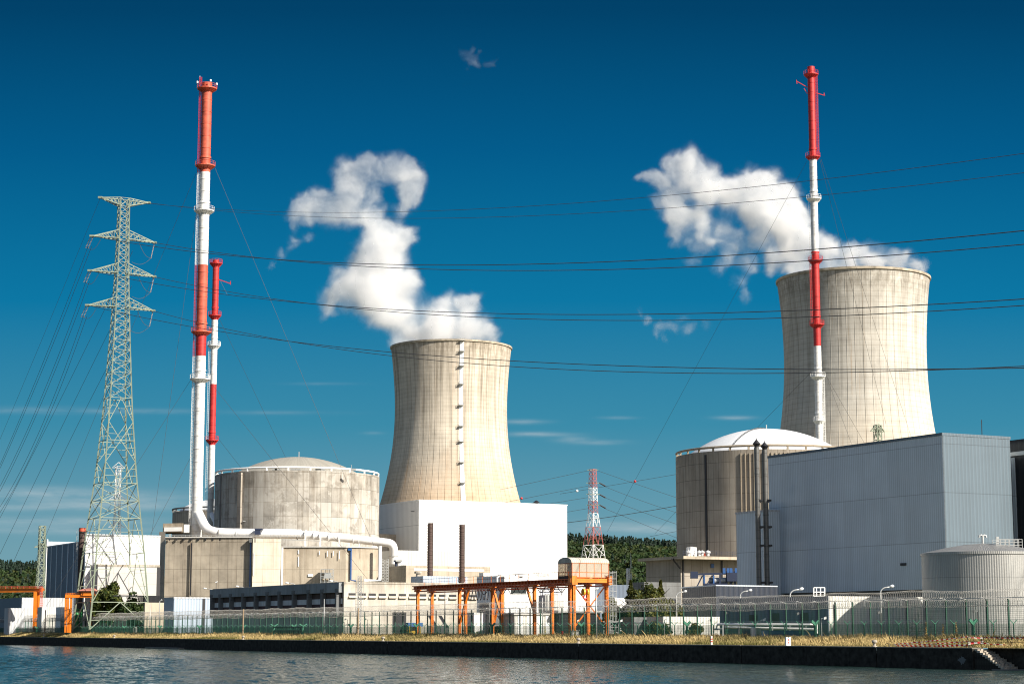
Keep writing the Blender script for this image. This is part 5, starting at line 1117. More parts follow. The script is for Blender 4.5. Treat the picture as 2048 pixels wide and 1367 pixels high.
LW = [('thin earth cable dropping from the left tip of the pylon top', top[0], [(100, 640), (0, 878)], .04), ('outer top conductor dropping left from the pylon', arms[0][0] + Vector((-1, 0, -3)), [(90, 715), (0, 929)], .055), ('second top conductor dropping left from the pylon', arms[0][0] + Vector((0, 0, -3)), [(95, 715), (0, 936)], .055),
      ('outer middle conductor dropping left from the pylon', arms[1][0] + Vector((-1, 0, -3)), [(88, 782), (0, 972)], .055), ('second middle conductor dropping left from the pylon', arms[1][0] + Vector((0, 0, -3)), [(93, 782), (0, 982)], .055),
      ('outer low conductor dropping left from the pylon', arms[2][0] + Vector((-1, 0, -3)), [(84, 850), (8, 1000)], .055), ('second low conductor dropping left from the pylon', arms[2][0] + Vector((0, 0, -3)), [(89, 852), (15, 1000)], .055),
      ('inner top conductor dropping left behind the pylon arms', Vector((*(cP + B * 3), Zat(500, YP))), [(150, 740), (0, 1035)], .055), ('inner middle conductor dropping left behind the pylon body', Vector((*(cP + B * 3), Zat(570, YP))), [(140, 820), (30, 1045)], .055), ('inner low conductor dropping left behind the pylon body', Vector((*(cP + B * 2), Zat(660, YP))), [(150, 860), (55, 1060)], .055)]
for lab, p, sm, r_ in LW:
    e = Vector((DW.x, DW.y, 0)); wire('power_cable', p, e, sm, lab, r_, 40)
# red and white mast far behind
def band_mast():
    Y = 720; c = Vector((Xat(1186, Y, 1000), Y)); t_ = empty('lattice_mast', (*c, GZ), 'red and white lattice mast in front of the wooded hill', 'mast'); f = lambda y_: (Zat(y_, Y), np.interp(y_, [938, 1000, 1025, 1060, 1120, 1260], [7.2, 9.0, 9.6, 15.6, 24.2, 46]) / F * Y * .7071)
    d1, d2 = Vector((.7071, .7071)), Vector((-.7071, .7071))
    for ya, yb, m_, ks in ((975, 938, 'mast_red', 4), (1002, 975, 'white_paint', 3), (1026, 1002, 'mast_red', 2), (1053, 1026, 'white_paint', 1), (1089, 1053, 'mast_red', 1), (1121, 1089, 'white_paint', 1), (1190, 1121, 'mast_red', 1)):
        mb = MB(); ys = np.linspace(ya, yb, ks + 1); lattice(mb, c, d1, d2, [f(y_) for y_ in ys], .17, .09, True, True if ks > 1 else 'D'); 
        if ks == 1: lattice(mb, c, d1, d2, [f((ya * 2 + yb) / 3), f(yb)], .12, .08, True, True)
        mb.build('red_section' if m_[0] == 'm' else 'white_section', M[m_], t_)
    for y_ in (939, 965, 988, 1009):
        mb = MB(); z = Zat(y_, Y); w_ = 9 if y_ > 940 else 7
        mb.bar((c.x - (w_ + 4) / F * Y, Y, z), (c.x + (w_ + 4) / F * Y, Y, z), .25); mb.build('cross_arm', M['galv_green'], t_)
        if y_ > 940: mb = MB(); p = Vector((c.x + 13 / F * Y, Y, z)); mb.tube([p, p + Vector((2.2, 1, -1.1))], [.22, .3], 6); mb.build('insulator_string', M['black'], t_)
    return c
cM = band_mast()
for lab, a_, b_, sm in (('thin cable from the mast top towards the left tower', (1178, 940), (1000, 980), [(1100, 957), (1035, 971)]), ('second cable left of the mast', (1176, 971), (1000, 1006), [(1100, 986), (1040, 998)]), ('third cable left of the mast', (1176, 994), (1000, 1025), [(1133, 1001)]), ('lowest cable left of the mast', (1176, 1016), (1000, 1046), [(1135, 1023)]),
        ('thin cable from the mast top towards the ribbed reactor', (1194, 940), (1370, 1000), [(1260, 963), (1352, 994)]), ('second cable right of the mast', (1209, 972), (1370, 1032), [(1290, 1003), (1352, 1024)]), ('third cable right of the mast', (1209, 994), (1370, 1056), [(1290, 1025), (1352, 1047)]), ('lowest cable right of the mast', (1209, 1016), (1370, 1080), [(1290, 1049)]),
        ('heavy dark cable rising behind the mast towards the ribbed reactor', (1120, 1046), (1370, 1007), [(1290, 1022), (1352, 1011)]), ('thin marked cable rising behind the mast', (1120, 987), (1370, 944), [(1270, 962), (1352, 948)]), ('cable rising above the far wood', (1300, 1072), (1370, 1060), [(1352, 1062)])):
    o_, _, _ = wire('power_cable', P(*a_, 740), P(*b_, 735), sm, lab, .06 if 'heavy' not in lab else .1, 24)
for px_, py_, m_, lab in ((1270, 962, 'red_paint', 'red marker ball on the cable right of the mast'), (1154, 981, 'white_paint', 'white marker ball on the cable left of the mast'), (1043, 996, 'red_paint', 'red marker ball beside the left tower edge')):
    c = P(px_, py_, 739); mb = MB(); mb.lathe(c, [(.5 * math.sin(a_) + .001, c.z - .5 * math.cos(a_)) for a_ in np.linspace(0, math.pi, 9)], 12); tag(mb.build('marker_ball', M[m_], smooth=True), lab, 'marker ball')
# far small pylons
def small_pylon(px, Y, ytop, label, mat, wtop, wbase, armsw, name='transmission_pylon', leg=.3):
    c = Vector((Xat(px, Y, ytop), Y)); t_ = empty(name, (*c, GZ), label, 'pylon'); zt_ = Zat(ytop, Y); h = zt_ - GZ; mb = MB()
    n_ = 14; f = lambda k: (GZ + h * k / n_, (wbase + (wtop - wbase) * min(1, (k / n_) / .72)) / F * Y * .5); lattice(mb, c, B, A, [f(k) for k in range(n_ + 1)], leg, leg * .5); mb.build('tower_body', M[mat], t_)
    for k, w_ in armsw:
        mb = MB(); z = GZ + h * k; a0_ = Vector((*c, z)); W = w_ / F * Y / 2
        for s in (-1, 1):
            tip = a0_ + Vector((*(B * s * W), 0))
            for q in (-.6, .6): mb.bar(a0_ + Vector((*(A * q), 0)), tip, leg * .7); mb.bar(a0_ + Vector((*(A * q), h * .035)), tip, leg * .7)
            for f_ in (.3, .6): mb.bar(a0_.lerp(tip, f_), (a0_ + Vector((0, 0, h * .035))).lerp(tip, f_), leg * .5)
        mb.build('cross_arm', M[mat], t_)
    return t_
small_pylon(85, 700, 1051, 'short green lattice pylon by the far left wood', 'galv_green', 10.5, 22, ((.80, 30),))
small_pylon(237, 1150, 932, 'distant grey pylon seen through the legs of the tall pylon', 'galv', 9, 34, ((.99, 26), (.80, 34), (.63, 34)), leg=.3)
small_pylon(1755, 560, 850, 'green lattice pylon top peeping over the great hall roof', 'galv_green', 11, 30, ((.97, 36),), leg=.28)
small_pylon(340, 1500, 1052, 'faint distant pylon left of the rooftop hut', 'galv', 3, 10, ((.98, 12), (.8, 13)), leg=.3)
for px_, yt, w_, lab in ((1262, 1105, 6, 'thin grey radio mast before the wooded hill'), (1256, 1136, 4.5, 'white lattice post left of the radio mast'), (1346, 1138, 4.5, 'white lattice post at the edge of the base block')):
    Y = 520; c = Vector((Xat(px_, Y, 1150), Y)); zt_ = Zat(yt, Y); t_ = empty('radio_mast', (*c, GZ), lab, 'mast'); mb = MB()
    lattice(mb, c, B, A, [(GZ + (zt_ - GZ) * k / 12 * (.75 if w_ == 6 else 1), w_ / F * Y * .5 * (1 - k / 12 * (.85 if w_ == 6 else .1))) for k in range(13)], .14, .09)
    if w_ == 6: mb.bar((*c, GZ + (zt_ - GZ) * .7), (*c, zt_), .12)
    mb.build('lattice_frame', M['galv'] if w_ == 6 else M['white_paint'], t_)

# ================================================================== orange cranes
cr = empty('gantry_crane', tuple(P(1140, 1262, 318)), 'long orange gantry crane runway with glazed crane house on its right end', 'crane')
o1 = Vector((Xat(1140, 318, 1165), 318)); W1 = 6.8; zbT = Zat(1156.5, 318); dbm = .72; L1_ = hit(832, o1, A, 1175); o2 = o1 + B * W1; L2_ = hit(858, o2, A, 1172)
for oo, LL, off in ((o1, L1_, 0), (o2, L2_, 0)):
    mb = MB(); mb.obox(oo - B * .35 - A * 1.0, A, LL + 2.0, B, .7, zbT - .14, zbT); mb.obox(oo - B * .35 - A * 1.0, A, LL + 2.0, B, .7, zbT - dbm, zbT - dbm + .14); mb.obox(oo - B * .05 - A * 1.0, A, LL + 2.0, B, .12, zbT - dbm + .14, zbT - .14)
    for k in range(int((LL + 1) / 1.15)): mb.obox(oo - B * .33 + A * (k * 1.15), A, .1, B, .27, zbT - dbm + .14, zbT - .14)
    mb.build('runway_beam', M['orange_dark'], cr)
    mb = MB(); mb.obox(oo - B * .25 - A * .2 + B * 0, A, LL + .5, B, .5, zbT - dbm - .42, zbT - dbm - .2); mb.build('lower_beam', M['orange_dark'], cr)
def post(oo, px_, nm='leg', w_=.5, base=GZ):
    k = hit(px_, oo, A, 1210); p = oo + A * k; mb = MB(); zt_ = zbT - dbm
    mb.obox(p - A * w_ / 2 - B * w_ / 2, A, .1, B, w_, base, zt_); mb.obox(p + A * (w_ / 2 - .1) - B * w_ / 2, A, .1, B, w_, base, zt_); mb.obox(p - A * w_ / 2 - B * .06, A, w_, B, .12, base, zt_)
    mb.obox(p - A * .5 - B * .5, A, 1, B, 1, zt_ - .3, zt_ - .02); mb.build(nm, M['orange'], cr); return p
for px_ in (835.5, 919, 985, 1069, 1140): post(o1, px_)
for px_ in (864, 931, 1004, 1104, 1176, 1213): post(o2, px_)
p = post(o1, 1147.5)
for (oo, pa, ya, pb, yb) in ((o1, 938, 1176, 921, 1243), (o1, 986, 1174, 1001, 1226), (o2, 1004, 1176, 987, 1250), (o1, 1053, 1172, 1068, 1222), (o2, 1148, 1170, 1204, 1242), (o2, 1211, 1170, 1147, 1256)):
    ka, kb = hit(pa, oo, A, ya), hit(pb, oo, A, yb)
    if oo is o2 and pa > 1100: a_, b_ = P(pa, ya, 321), P(pb, yb, 321)
    else: q = oo + A * ka; a_ = Vector((*q, Zat(ya, q.y))); q = oo + A * kb; b_ = Vector((*q, Zat(yb, q.y)))
    mb = MB(); mb.bar(a_, b_, .34 if pa < 1100 else .22); mb.build('brace', M['orange'], cr)
mb = MB(); mb.obox(o1 - A * 1.3 - B * .6, B, W1 + 1.2, A, .8, zbT - .62, zbT + .06); mb.obox(o1 - A * 1.32 - B * .5, B, W1 + 1, A, .06, zbT - .2, zbT + .02); mb.build('end_girder', M['orange'], cr)
for q in (o1, o2): mb = MB(); mb.obox(q - A * 1.5 - B * .45, B, .9, A, 1.0, zbT - .95, zbT + .45); mb.build('girder_bracket', M['orange'], cr)
mb = MB(); q = o1 - B * .3
for k in np.arange(0, L1_ * .97, 3.4): mb.bar((*(q + A * k), zbT), (*(q + A * k), zbT + 1.15), .07)
mb.bar((*q, zbT + 1.15), (*(q + A * L1_ * .96), zbT + 1.15), .06); mb.bar((*q, zbT + .6), (*(q + A * L1_ * .96), zbT + .6), .04)
mb.build('hand_rail', M['orange'], cr)
# crane house
H0 = o1 - A * .9 - B * .1; HL, HW, hz0 = 3.0 + 9, W1 + .1, zbT + .15; kA = hit(1117, H0, A, 1140); zW = zbT + 2.55
hs = empty('crane_house', (*H0, hz0), 'glazed house with curved ribbed roof on top of the crane', 'crane house')
mb = MB(); n_ = 9; prof = []
for k in range(n_ + 1):
    a_ = math.pi * k / n_; prof.append((kA / 2 - math.cos(a_) * kA / 2 * 1.02, zW + math.sin(a_) ** .8 * .95))
vs = [(*(H0 + A * t_ - B * .1), z_) for t_, z_ in prof] + [(*(H0 + A * t_ + B * (HW + .1)), z_) for t_, z_ in prof]
mb.add(vs, [[k, k + 1, n_ + 2 + k, n_ + 1 + k] for k in range(n_)] + [list(range(n_, -1, -1)), list(range(n_ + 1, 2 * n_ + 2))]); mb.build('curved_roof', wall('ribbed_roof', (.55, .50, .42), ribs=.4, ribdepth=.2, mottle=.08, streak=.1), hs, smooth=True, auto=30)
for (a_, d_, l_) in ((H0, B, HW), (H0, A, kA), (H0 + A * kA, B, HW), (H0 + B * HW, A, kA)):
    mb = MB(); mb.obox(a_, d_, l_, A if d_ is B else B, .05, hz0 + .05, zW); gw = mb.build('glazed_wall', M['poly'], hs)
    mb = MB(); nn = 5 if d_ is B else 2; dd = A if d_ is B else B
    for k in range(nn + 1): q = a_ + d_ * (l_ * k / nn) - dd * .03; mb.bar((*q, hz0), (*q, zW), .055)
    for h_ in (hz0 + .1, hz0 + .9, zW): mb.bar((*(a_ - dd * .03), h_), (*(a_ + d_ * l_ - dd * .03), h_), .055)
    mb.build('glazing_bars', M['orange'] if d_ is B else M['red_paint_old'], gw)
mb = MB(); mb.obox(H0 - B * .08, A, kA, B, .06, hz0 - .35, hz0 + .35); mb.build('base_panel', M['brown_stack'], hs)
mb = MB()
for k, hh in ((.22, 1.3), (.36, 1.0), (.5, 1.45), (.8, .9)): q = H0 + B * HW * k + A * kA * .45; mb.tube([(*q, hz0 + .6), (*(q + B * .9), hz0 + .6)], hh * .42, 12); mb.obox(q, B, .8, A, .9, hz0, hz0 + .5)
mb.build('winch', M['red_paint'], hs)
hk = empty('crane_hook', (*(o1 + B * W1 * .38), zbT - 3), 'yellow and red hook block hanging under the crane house', 'hook'); q = o1 + B * W1 * .36 - A * .3
mb = MB(); mb.bar((*q, zbT - .9), (*q, zbT - 1.7), .12); mb.bar((*(q + B * .3), zbT - .9), (*(q + B * .3), zbT - 1.7), .12); mb.build('hoist_rope', M['black'], hk)
mb = MB(); mb.tube([(*(q - B * .25), zbT - 2.1), (*(q + B * .05), zbT - 2.1)], .55, 14); mb.tube([(*(q + B * .45), zbT - 2.1), (*(q + B * .7), zbT - 2.1)], .5, 14); mb.build('sheave', M['yellow'], hk)
mb = MB(); mb.obox(q - A * .15, B, .45, A, .3, zbT - 2.6, zbT - 1.6); mb.tube([(*(q + B * .2 + B * .3 * math.cos(a_)), zbT - 2.95 + .3 * math.sin(a_)) for a_ in np.linspace(1.6, 6.0, 9)], .13, 8); mb.build('hook', M['red_paint'], hk)
for oo, a0_, a1_, nn, lab in ((o1, 1, L1_ * .55, 9, 'festooned black cable hanging under the crane beam'), (o1 + B * W1 * .5, L1_ * .60, L1_ * .78, 8, 'bunched black cable loops at the left part of the crane beam')):
    mb = MB(); pts = []
    for k in range(nn):
        for f in np.linspace(0, 1, 9)[:-1]: tt = a0_ + (a1_ - a0_) * (k + f) / nn; pts.append((*(oo + A * tt), zbT - dbm - .15 - (1.2 if nn > 8 else 2.0) * math.sin(f * math.pi)))
    mb.tube(pts, .07, 5); tag(mb.build('festoon_cable', M['black']), lab, 'cable', 'festoon cables')
ld = empty('caged_ladder', tuple(P(1225, 1262, 320)), 'galvanised caged ladder at the right end of the crane', 'ladder'); mb = MB(); xL = Xat(1224, 320, 1200); zt_ = Zat(1141, 320)
for q in (-.35, .05): mb.bar((xL + q, 319.5, GZ), (xL + q, 319.5, zt_), .08)
z = GZ
while z < zt_: mb.bar((xL - .35, 319.5, z), (xL + .05, 319.5, z), .06); z += .4
mb.build('rungs', M['galv'], ld); mb = MB(); z = GZ + 2.5
for q in (.2, .5, .75): mb.bar((xL + q, 319.8, GZ + 2.5), (xL + q, 319.8, zt_), .06)
while z < zt_ + .1: mb.bar((xL - .35, 319.5, z), (xL + .2, 320.4, z), .05); mb.bar((xL + .2, 319, z), (xL + .75, 319.8, z), .06); mb.bar((xL - .35, 319, z), (xL + .2, 319, z), .05); z += 1.0
mb.build('cage', M['galv'], ld)
p_, _t = col_on_line(1222, 22); st = empty('valve_skid', (p_.x, p_.y, GZ), 'grey valve skid at the foot of the caged ladder', 'pipework'); mb = MB()
for k in range(6): mb.bar((p_.x - 1.2 + k * .5, p_.y, GZ), (p_.x - 1.2 + k * .5, p_.y, GZ + 1.2 + (k % 3) * .9), .12)
for h_ in (.5, 1.1, 1.7, 2.6): mb.bar((p_.x - 1.3, p_.y, GZ + h_), (p_.x + 1.4, p_.y, GZ + h_), .14)
mb.box((p_.x - .4, p_.y + .3, GZ + 1.3), .9, .6, 1.4); mb.build('pipe_frame', M['galv'], st)
# left cranes
cl1 = empty('gantry_crane', tuple(P(78, 1240, 602)), 'orange gantry crane beam entering from the far left', 'crane'); mb = MB(); Yg = 602
xa, xb = Xat(-60, 612, 1175), Xat(84, Yg, 1175); mb.prism([(xa, 612), (xb, Yg), (xb, Yg + 1.4), (xa, 613.4)], Zat(1183, Yg), Zat(1176, Yg), True, True); mb.prism([(xa, 611.7), (xb, Yg - .3), (xb, Yg + 1.7), (xa, 613.7)], Zat(1176, Yg), Zat(1175.3, Yg), True, True); mb.build('runway_beam', M['orange'], cl1)
mb = MB(); mb.prism([(xa, 614), (xb, Yg + 2), (xb, Yg + 3), (xa, 615)], Zat(1180, Yg), Zat(1175, Yg), True, True); mb.build('rear_beam', M['orange'], cl1)
mb = MB()
for k in range(13): x = xa + (xb - xa) * k / 12; y = 612 + (Yg - 612) * k / 12; mb.bar((x, y, Zat(1176, Yg)), (x, y, Zat(1171, Yg)), .12)
for y_ in (1171, 1173.3): mb.bar((xa, 612, Zat(y_, Yg)), (xb, Yg, Zat(y_, Yg)), .1)
mb.build('hand_rail', M['red_paint_old'], cl1)
for px_, w_, dy_ in ((70, .9, 0), (75.5, .9, 1.5)): mb = MB(); x = Xat(px_, Yg + dy_, 1210); mb.box((x, Yg + dy_, (GZ + Zat(1183, Yg)) / 2), w_, .9, Zat(1183, Yg) - GZ); mb.build('leg', M['orange'], cl1)
mb = MB()
for px_ in (80, 82.5, 85.5): mb.bar(P(px_, 1215, Yg - .5), P(px_, 1172, Yg - .5), .12)
for k in range(12): mb.bar(P(80, 1213 - k * 3.6, Yg - .5), P(85.5, 1213 - k * 3.6, Yg - .5), .1)
mb.build('ladder', M['red_paint_old'], cl1)
cl2 = empty('gantry_crane', tuple(P(150, 1240, 550)), 'small orange crane with red roofed trolley behind the pylon legs', 'crane'); mb = MB(); Yg = 550
xa, xb = Xat(131, Yg, 1190), Xat(188, Yg, 1190); mb.box(((xa + xb) / 2, Yg, Zat(1191, Yg)), xb - xa, .9, .9); mb.box(((xa + xb) / 2, Yg + 3, Zat(1190, Yg)), xb - xa, .7, .8); mb.build('runway_beam', M['orange'], cl2)
for px_, pb_ in ((131.5, 131), (136, 136), (142.5, 140), (183, 183)): mb = MB(); mb.bar(P(px_, 1192, Yg), P(pb_, 1264, Yg), .5); mb.build('leg', M['orange'], cl2)
mb = MB()
for k in range(9): mb.bar(P(132 + k * 4.4, 1189, Yg - .4), P(132 + k * 4.4, 1185, Yg - .4), .1)
mb.bar(P(132, 1185, Yg - .4), P(168, 1185, Yg - .4), .1); mb.build('hand_rail', M['orange'], cl2)
mb = MB(); xc, xd = Xat(159, Yg, 1180), Xat(190, Yg, 1180); mb.prism([(xc, Yg - 1), (xd, Yg - 1), (xd, Yg + 3), (xc, Yg + 3)], Zat(1183, Yg), Zat(1180, Yg)); 
mb.add([(xc - .4, Yg - 1.4, Zat(1181, Yg)), (xd + .4, Yg - 1.4, Zat(1181, Yg)), (xd + .4, Yg + 3.4, Zat(1181, Yg)), (xc - .4, Yg + 3.4, Zat(1181, Yg)), (xc + 1.2, Yg + 1, Zat(1175.5, Yg)), (xd - .4, Yg + 1, Zat(1175.5, Yg))], [[0, 1, 5, 4], [2, 3, 4, 5], [1, 2, 5], [3, 0, 4]]); mb.build('trolley_roof', M['red_roof'], cl2)
mb = MB(); mb.box(P(176, 1186, Yg), 2.6, 1.6, 1.3); mb.box(P(168, 1187, Yg), 1.4, 1.4, .9)
for px_ in (160, 170, 180, 189): mb.bar(P(px_, 1190, Yg), P(px_, 1181, Yg), .14)
mb.build('trolley', M['orange'], cl2)
for px_, yt, lab in ((139, 1218, 'green drum nearest the small orange crane leg'), (154, 1217, 'green drum between the pylon legs'), (165, 1217, 'green drum just left of the near pylon leg')):
    Y = 557; x = Xat(px_, Y, 1230); r_ = 4.3 / F * Y * 1.0; zt_ = Zat(yt, Y); mb = MB(); pr = [(r_, GZ)]
    for f in (.33, .66): zz = GZ + (zt_ - GZ) * f; pr += [(r_, zz - .1), (r_ * 1.06, zz), (r_, zz + .1)]
    pr += [(r_, zt_), (r_ * .9, zt_ + .15), (.01, zt_ + .2)]; mb.lathe((x, Y), pr, 20); tag(mb.build('chemical_drum', M['green_drum'], smooth=True, auto=35), lab, 'drum', 'green drums')
for px_, lab in ((320, 'green container left of the brown post behind the fence'), (338, 'green container right of its twin behind the fence')):
    p_, _t = col_on_line(px_, 24); mb = MB(); mb.obox(p_, A, 3.2, B, 2, GZ, Zat(1252, p_.y)); mb.obox(p_ - A * .06 - B * .06, A, 3.32, B, 2.12, Zat(1252, p_.y), Zat(1251, p_.y)); tag(mb.build('waste_container', M['green_drum']), lab, 'container', 'green containers')

# ================================================================== fences
OF, OY = 9.5, 6.5; tA, tB = hit(2075, qpt(0, OF), QD) - 6, hit(-30, qpt(0, OF), QD) + 10
fn = empty('security_fence', (*qpt(0, OF), GZ), 'tall dark green security fence topped with razor coils', 'fence')
def post_bm(t_, off, h, w_): mb = MB(); p = qpt(t_, off); mb.obox(p - QD * w_ / 2 - QN * w_ / 2, QD, w_, QN, w_, GZ - .2, GZ + h); return mb
npost = 0; tt = tA; rest = MB()
while tt < tB:
    if npost < 99: post_bm(tt, OF, 4.75, .17).build('fence_post', M['green_post'], fn)
    else: p = qpt(tt, OF); rest.obox(p - QD * .09 - QN * .09, QD, .18, QN, .18, GZ - .2, GZ + 4.75)
    npost += 1; tt += 3.55
if rest.v: tag(rest.build('fence_post', M['green_post'], fn), kind='stuff')
mb = MB()
def wline(mb, off, z, w_): a_, b_ = qpt(tA, off), qpt(tB, off); mb.bar((*a_, z), (*b_, z), w_)
for k in range(20): wline(mb, OF - .1, GZ + .15 + k * .225, .014)
t_ = tA
while t_ < tB: p = qpt(t_, OF - .1); mb.bar((*p, GZ), (*p, GZ + 4.6), .014); t_ += .22
mb.build('mesh_panel', M['mesh_green'], fn)
def coil(off, z0, rad, pitch, th):
    m_ = 12; L = tB - tA; nn = int(L / pitch * m_); i = np.arange(nn); a_ = i * 2 * np.pi / m_; t_ = tA + i * pitch / m_
    jr = rad * (1 + .07 * np.sin(t_ * .35) + .05 * np.sin(t_ * 1.7)); ca, sa = np.cos(a_) * jr, np.sin(a_) * jr
    sag = .06 * np.sin(t_ * .44) + .05 * np.sin(t_ * .13)
    c = np.stack([q1.x + QD.x * t_ + QN.x * (off + ca), q1.y + QD.y * t_ + QN.y * (off + ca), z0 + sa + sag], 1)
    rdir = np.stack([QN.x * np.cos(a_), QN.y * np.cos(a_), np.sin(a_)], 1); tdir = np.tile(np.array([QD.x, QD.y, 0]), (nn, 1))
    v = np.stack([c + rdir * th, c + tdir * th - rdir * th * .5, c - tdir * th - rdir * th * .5], 1).reshape(-1, 3)
    b_ = (np.arange(nn - 1) * 3)[:, None]; f = np.concatenate([np.stack([b_[:, 0] + k, b_[:, 0] + (k + 1) % 3, b_[:, 0] + 3 + (k + 1) % 3, b_[:, 0] + 3 + k], 1) for k in range(3)])
    og = fn.location; o = raw_mesh('razor_coil', v, f, M['razor'], origin=tuple(og)); o.parent = fn; o.location = (0, 0, 0)
coil(OF, GZ + 5.35, .47, .42, .016); coil(OF - .75, GZ + 4.35, .45, .40, .016)
mb = MB(); wline(mb, OF - .35, GZ + 4.86, .07); mb.build('coil_bar', M['galv'], fn)
mb = MB()
for z_, off in ((4.0, OF - .8), (5.8, OF), (3.93, OF - .6)): wline(mb, off, GZ + z_, .03)
t_ = tA
while t_ < tB: p = qpt(t_, OF); r_ = qpt(t_, OF - .85); mb.bar((*p, GZ + 4.75), (*r_, GZ + 4.95), .06); mb.bar((*r_, GZ + 4.95), (*r_, GZ + 4.0), .04); t_ += 3.55
mb.build('coil_bracket', M['galv'], fn)
fy = empty('barbed_fence', (*qpt(0, OY), GZ), 'low green mesh fence with forked post tops in front of the tall fence', 'fence')
tt = tA; k = 0; rest = MB(); big = 0
while tt < tB:
    isbig = k % 9 == 4; p = qpt(tt, OY); mb = MB(); w_ = .26 if isbig else .08; aw = .2 if isbig else .06; zt_ = GZ + 1.95
    mb.obox(p - QD * w_ / 2 - QN * w_ / 2, QD, w_, QN, w_, GZ - .2, zt_)
    for s in (-1, 1): q = p + B * s * .55; mb.bar((*p, zt_ - .05), (*q, zt_ + .42), aw, aw * (1.6 if isbig else 1))
    if k < 96 or isbig: mb.build('anchor_post' if isbig else 'forked_post', M['green_light'], fy)
    else: rest.add(mb.v, mb.f, mb.uv)
    k += 1; tt += 3.3
if rest.v: tag(rest.build('forked_post', M['green_light'], fy), kind='stuff')
mb = MB()
for kk in range(22): wline(mb, OY, GZ + .1 + kk * .085, .016)
t_ = tA
while t_ < tB: p = qpt(t_, OY); mb.bar((*p, GZ), (*p, GZ + 1.9), .02); t_ += .11
mb.build('mesh_panel', M['mesh_green'], fy)
mb = MB()
for s in (-1, 1):
    for f in (.35, .65, .95): a_, b_ = qpt(tA, OY) + B * s * .55 * f, qpt(tB, OY) + B * s * .55 * f; mb.bar((*a_, GZ + 1.95 + .42 * f), (*b_, GZ + 1.95 + .42 * f), .018)
mb.build('barbed_strand', M['galv'], fy)
gt = empty('fence_gate', (*col_on_line(575, OY - .6)[0], GZ), 'dark green barred gate set into the low fence', 'gate'); tg0, tg1 = hit(606, qpt(0, OY - .4), QD, 1255), hit(548, qpt(0, OY - .4), QD, 1255)
for t_ in (tg0, tg1):
    p = qpt(t_, OY - .4); mb = MB(); mb.obox(p - QD * .17 - QN * .17, QD, .34, QN, .34, GZ - .3, GZ + 2.1)
    for s in (-1, 1): mb.bar((*p, GZ + 2.0), (*(p + B * s * .8), GZ + 2.5), .22)
    mb.build('gate_post', M['green_light'], gt)
mb = MB()
for k in range(14): t_ = tg0 + (tg1 - tg0) * k / 13; p = qpt(t_, OY - .4); mb.bar((*p, GZ + .1), (*p, GZ + 1.9), .14)
for z_ in (.15, 1.1, 1.9): mb.bar((*qpt(tg0, OY - .4), GZ + z_), (*qpt(tg1, OY - .4), GZ + z_), .2)
mb.build('gate_leaf', M['green_post'], gt)

# ================================================================== lamps and posts
def lamp(px_head, y_head, px_pole, off, label, right=None):
    p, _ = col_on_line(px_pole, off, 1220); zt_ = Zat(y_head, p.y); xh = Xat(px_head, p.y, y_head); t_ = empty('street_lamp', (p.x, p.y, GZ), label, 'street lamp', 'lamps behind the fence')
    h = Zat(y_head, p.y); s = 1 if xh > p.x else -1; w_ = abs(xh - p.x); zc = h - .32 * w_ - .25
    pts = [(p.x, p.y, GZ), (p.x, p.y, zc)] + [(p.x + s * w_ * (1 - math.cos(a_)) * .55, p.y, zc + (h - zc - .1) * math.sin(a_)) for a_ in np.linspace(.2, 1.45, 6)] + [(p.x + s * w_ * .72, p.y, h - .06)]
    mb = MB(); mb.tube(pts, [.14, .11] + [.09] * 7, 8); mb.build('pole', M['galv'], t_, smooth=True)
    mb = MB(); mb.tube([(p.x + s * w_ * .68, p.y, h - .08), (p.x + s * w_ * .8, p.y, h - .0), (p.x + s * w_ * .95, p.y, h + .06), (p.x + s * w_ * 1.05, p.y, h + .08)], [.07, .2, .22, .08], 10); mb.build('lamp_head', M['lamp_head'], t_, smooth=True)
LAB = ['left arm lamp before the tan gridded block', 'left arm lamp at the left end of the dark workshop', 'left arm lamp before the middle of the dark workshop', 'left arm lamp near the right end of the dark workshop', 'left arm lamp before the slotted gable', 'right arm lamp against the navy building left end', 'right arm lamp against the navy building', 'right arm lamp with white pole below the great hall', 'right arm lamp above the white corrugated shed', 'pale lamp before the far left grey shed', 'small lamp between the near pylon legs', 'short lamp near the low tan wall', 'dark lamp arm before the light blue shed']
for k, (a_, b_, c_, off) in enumerate(((407, 1176, 427, 30), (472, 1172, 492, 22), (571, 1165, 593, 22), (659, 1161, 681, 22), (871, 1171, 890, 22), (1373, 1182, 1353, 30), (1503, 1180, 1481, 26), (1606, 1177, 1581, 20), (1787, 1172, 1762, 19), (113, 1205, 103, 20), (203, 1199, 190, 20), (324, 1199, 319, 20), (331, 1207, 346, 22))): lamp(a_, b_, c_, off, 'curved ' + LAB[k])
p, _ = col_on_line(1085, 19, 1220); t_ = empty('street_lamp', (p.x, p.y, GZ), 'double armed street lamp in front of the white workshop', 'street lamp'); mb = MB()
mb.tube([(p.x, p.y, GZ), (p.x, p.y, Zat(1180, p.y))], [.09, .07], 8); 
for ph, yh in ((1057, 1161), (1113, 1162)):
    xh = Xat(ph, p.y, yh); s = 1 if xh > p.x else -1; w_ = abs(xh - p.x); z0, z1_ = Zat(1180, p.y), Zat(yh, p.y); mb.tube([(p.x, p.y, z0), (p.x + s * w_ * .15, p.y, z0 + (z1_ - z0) * .45), (p.x + s * w_ * .5, p.y, z0 + (z1_ - z0) * .8), (p.x + s * w_ * .75, p.y, z1_ - .1)], .055, 7)
mb.build('pole', M['galv'], t_, smooth=True)
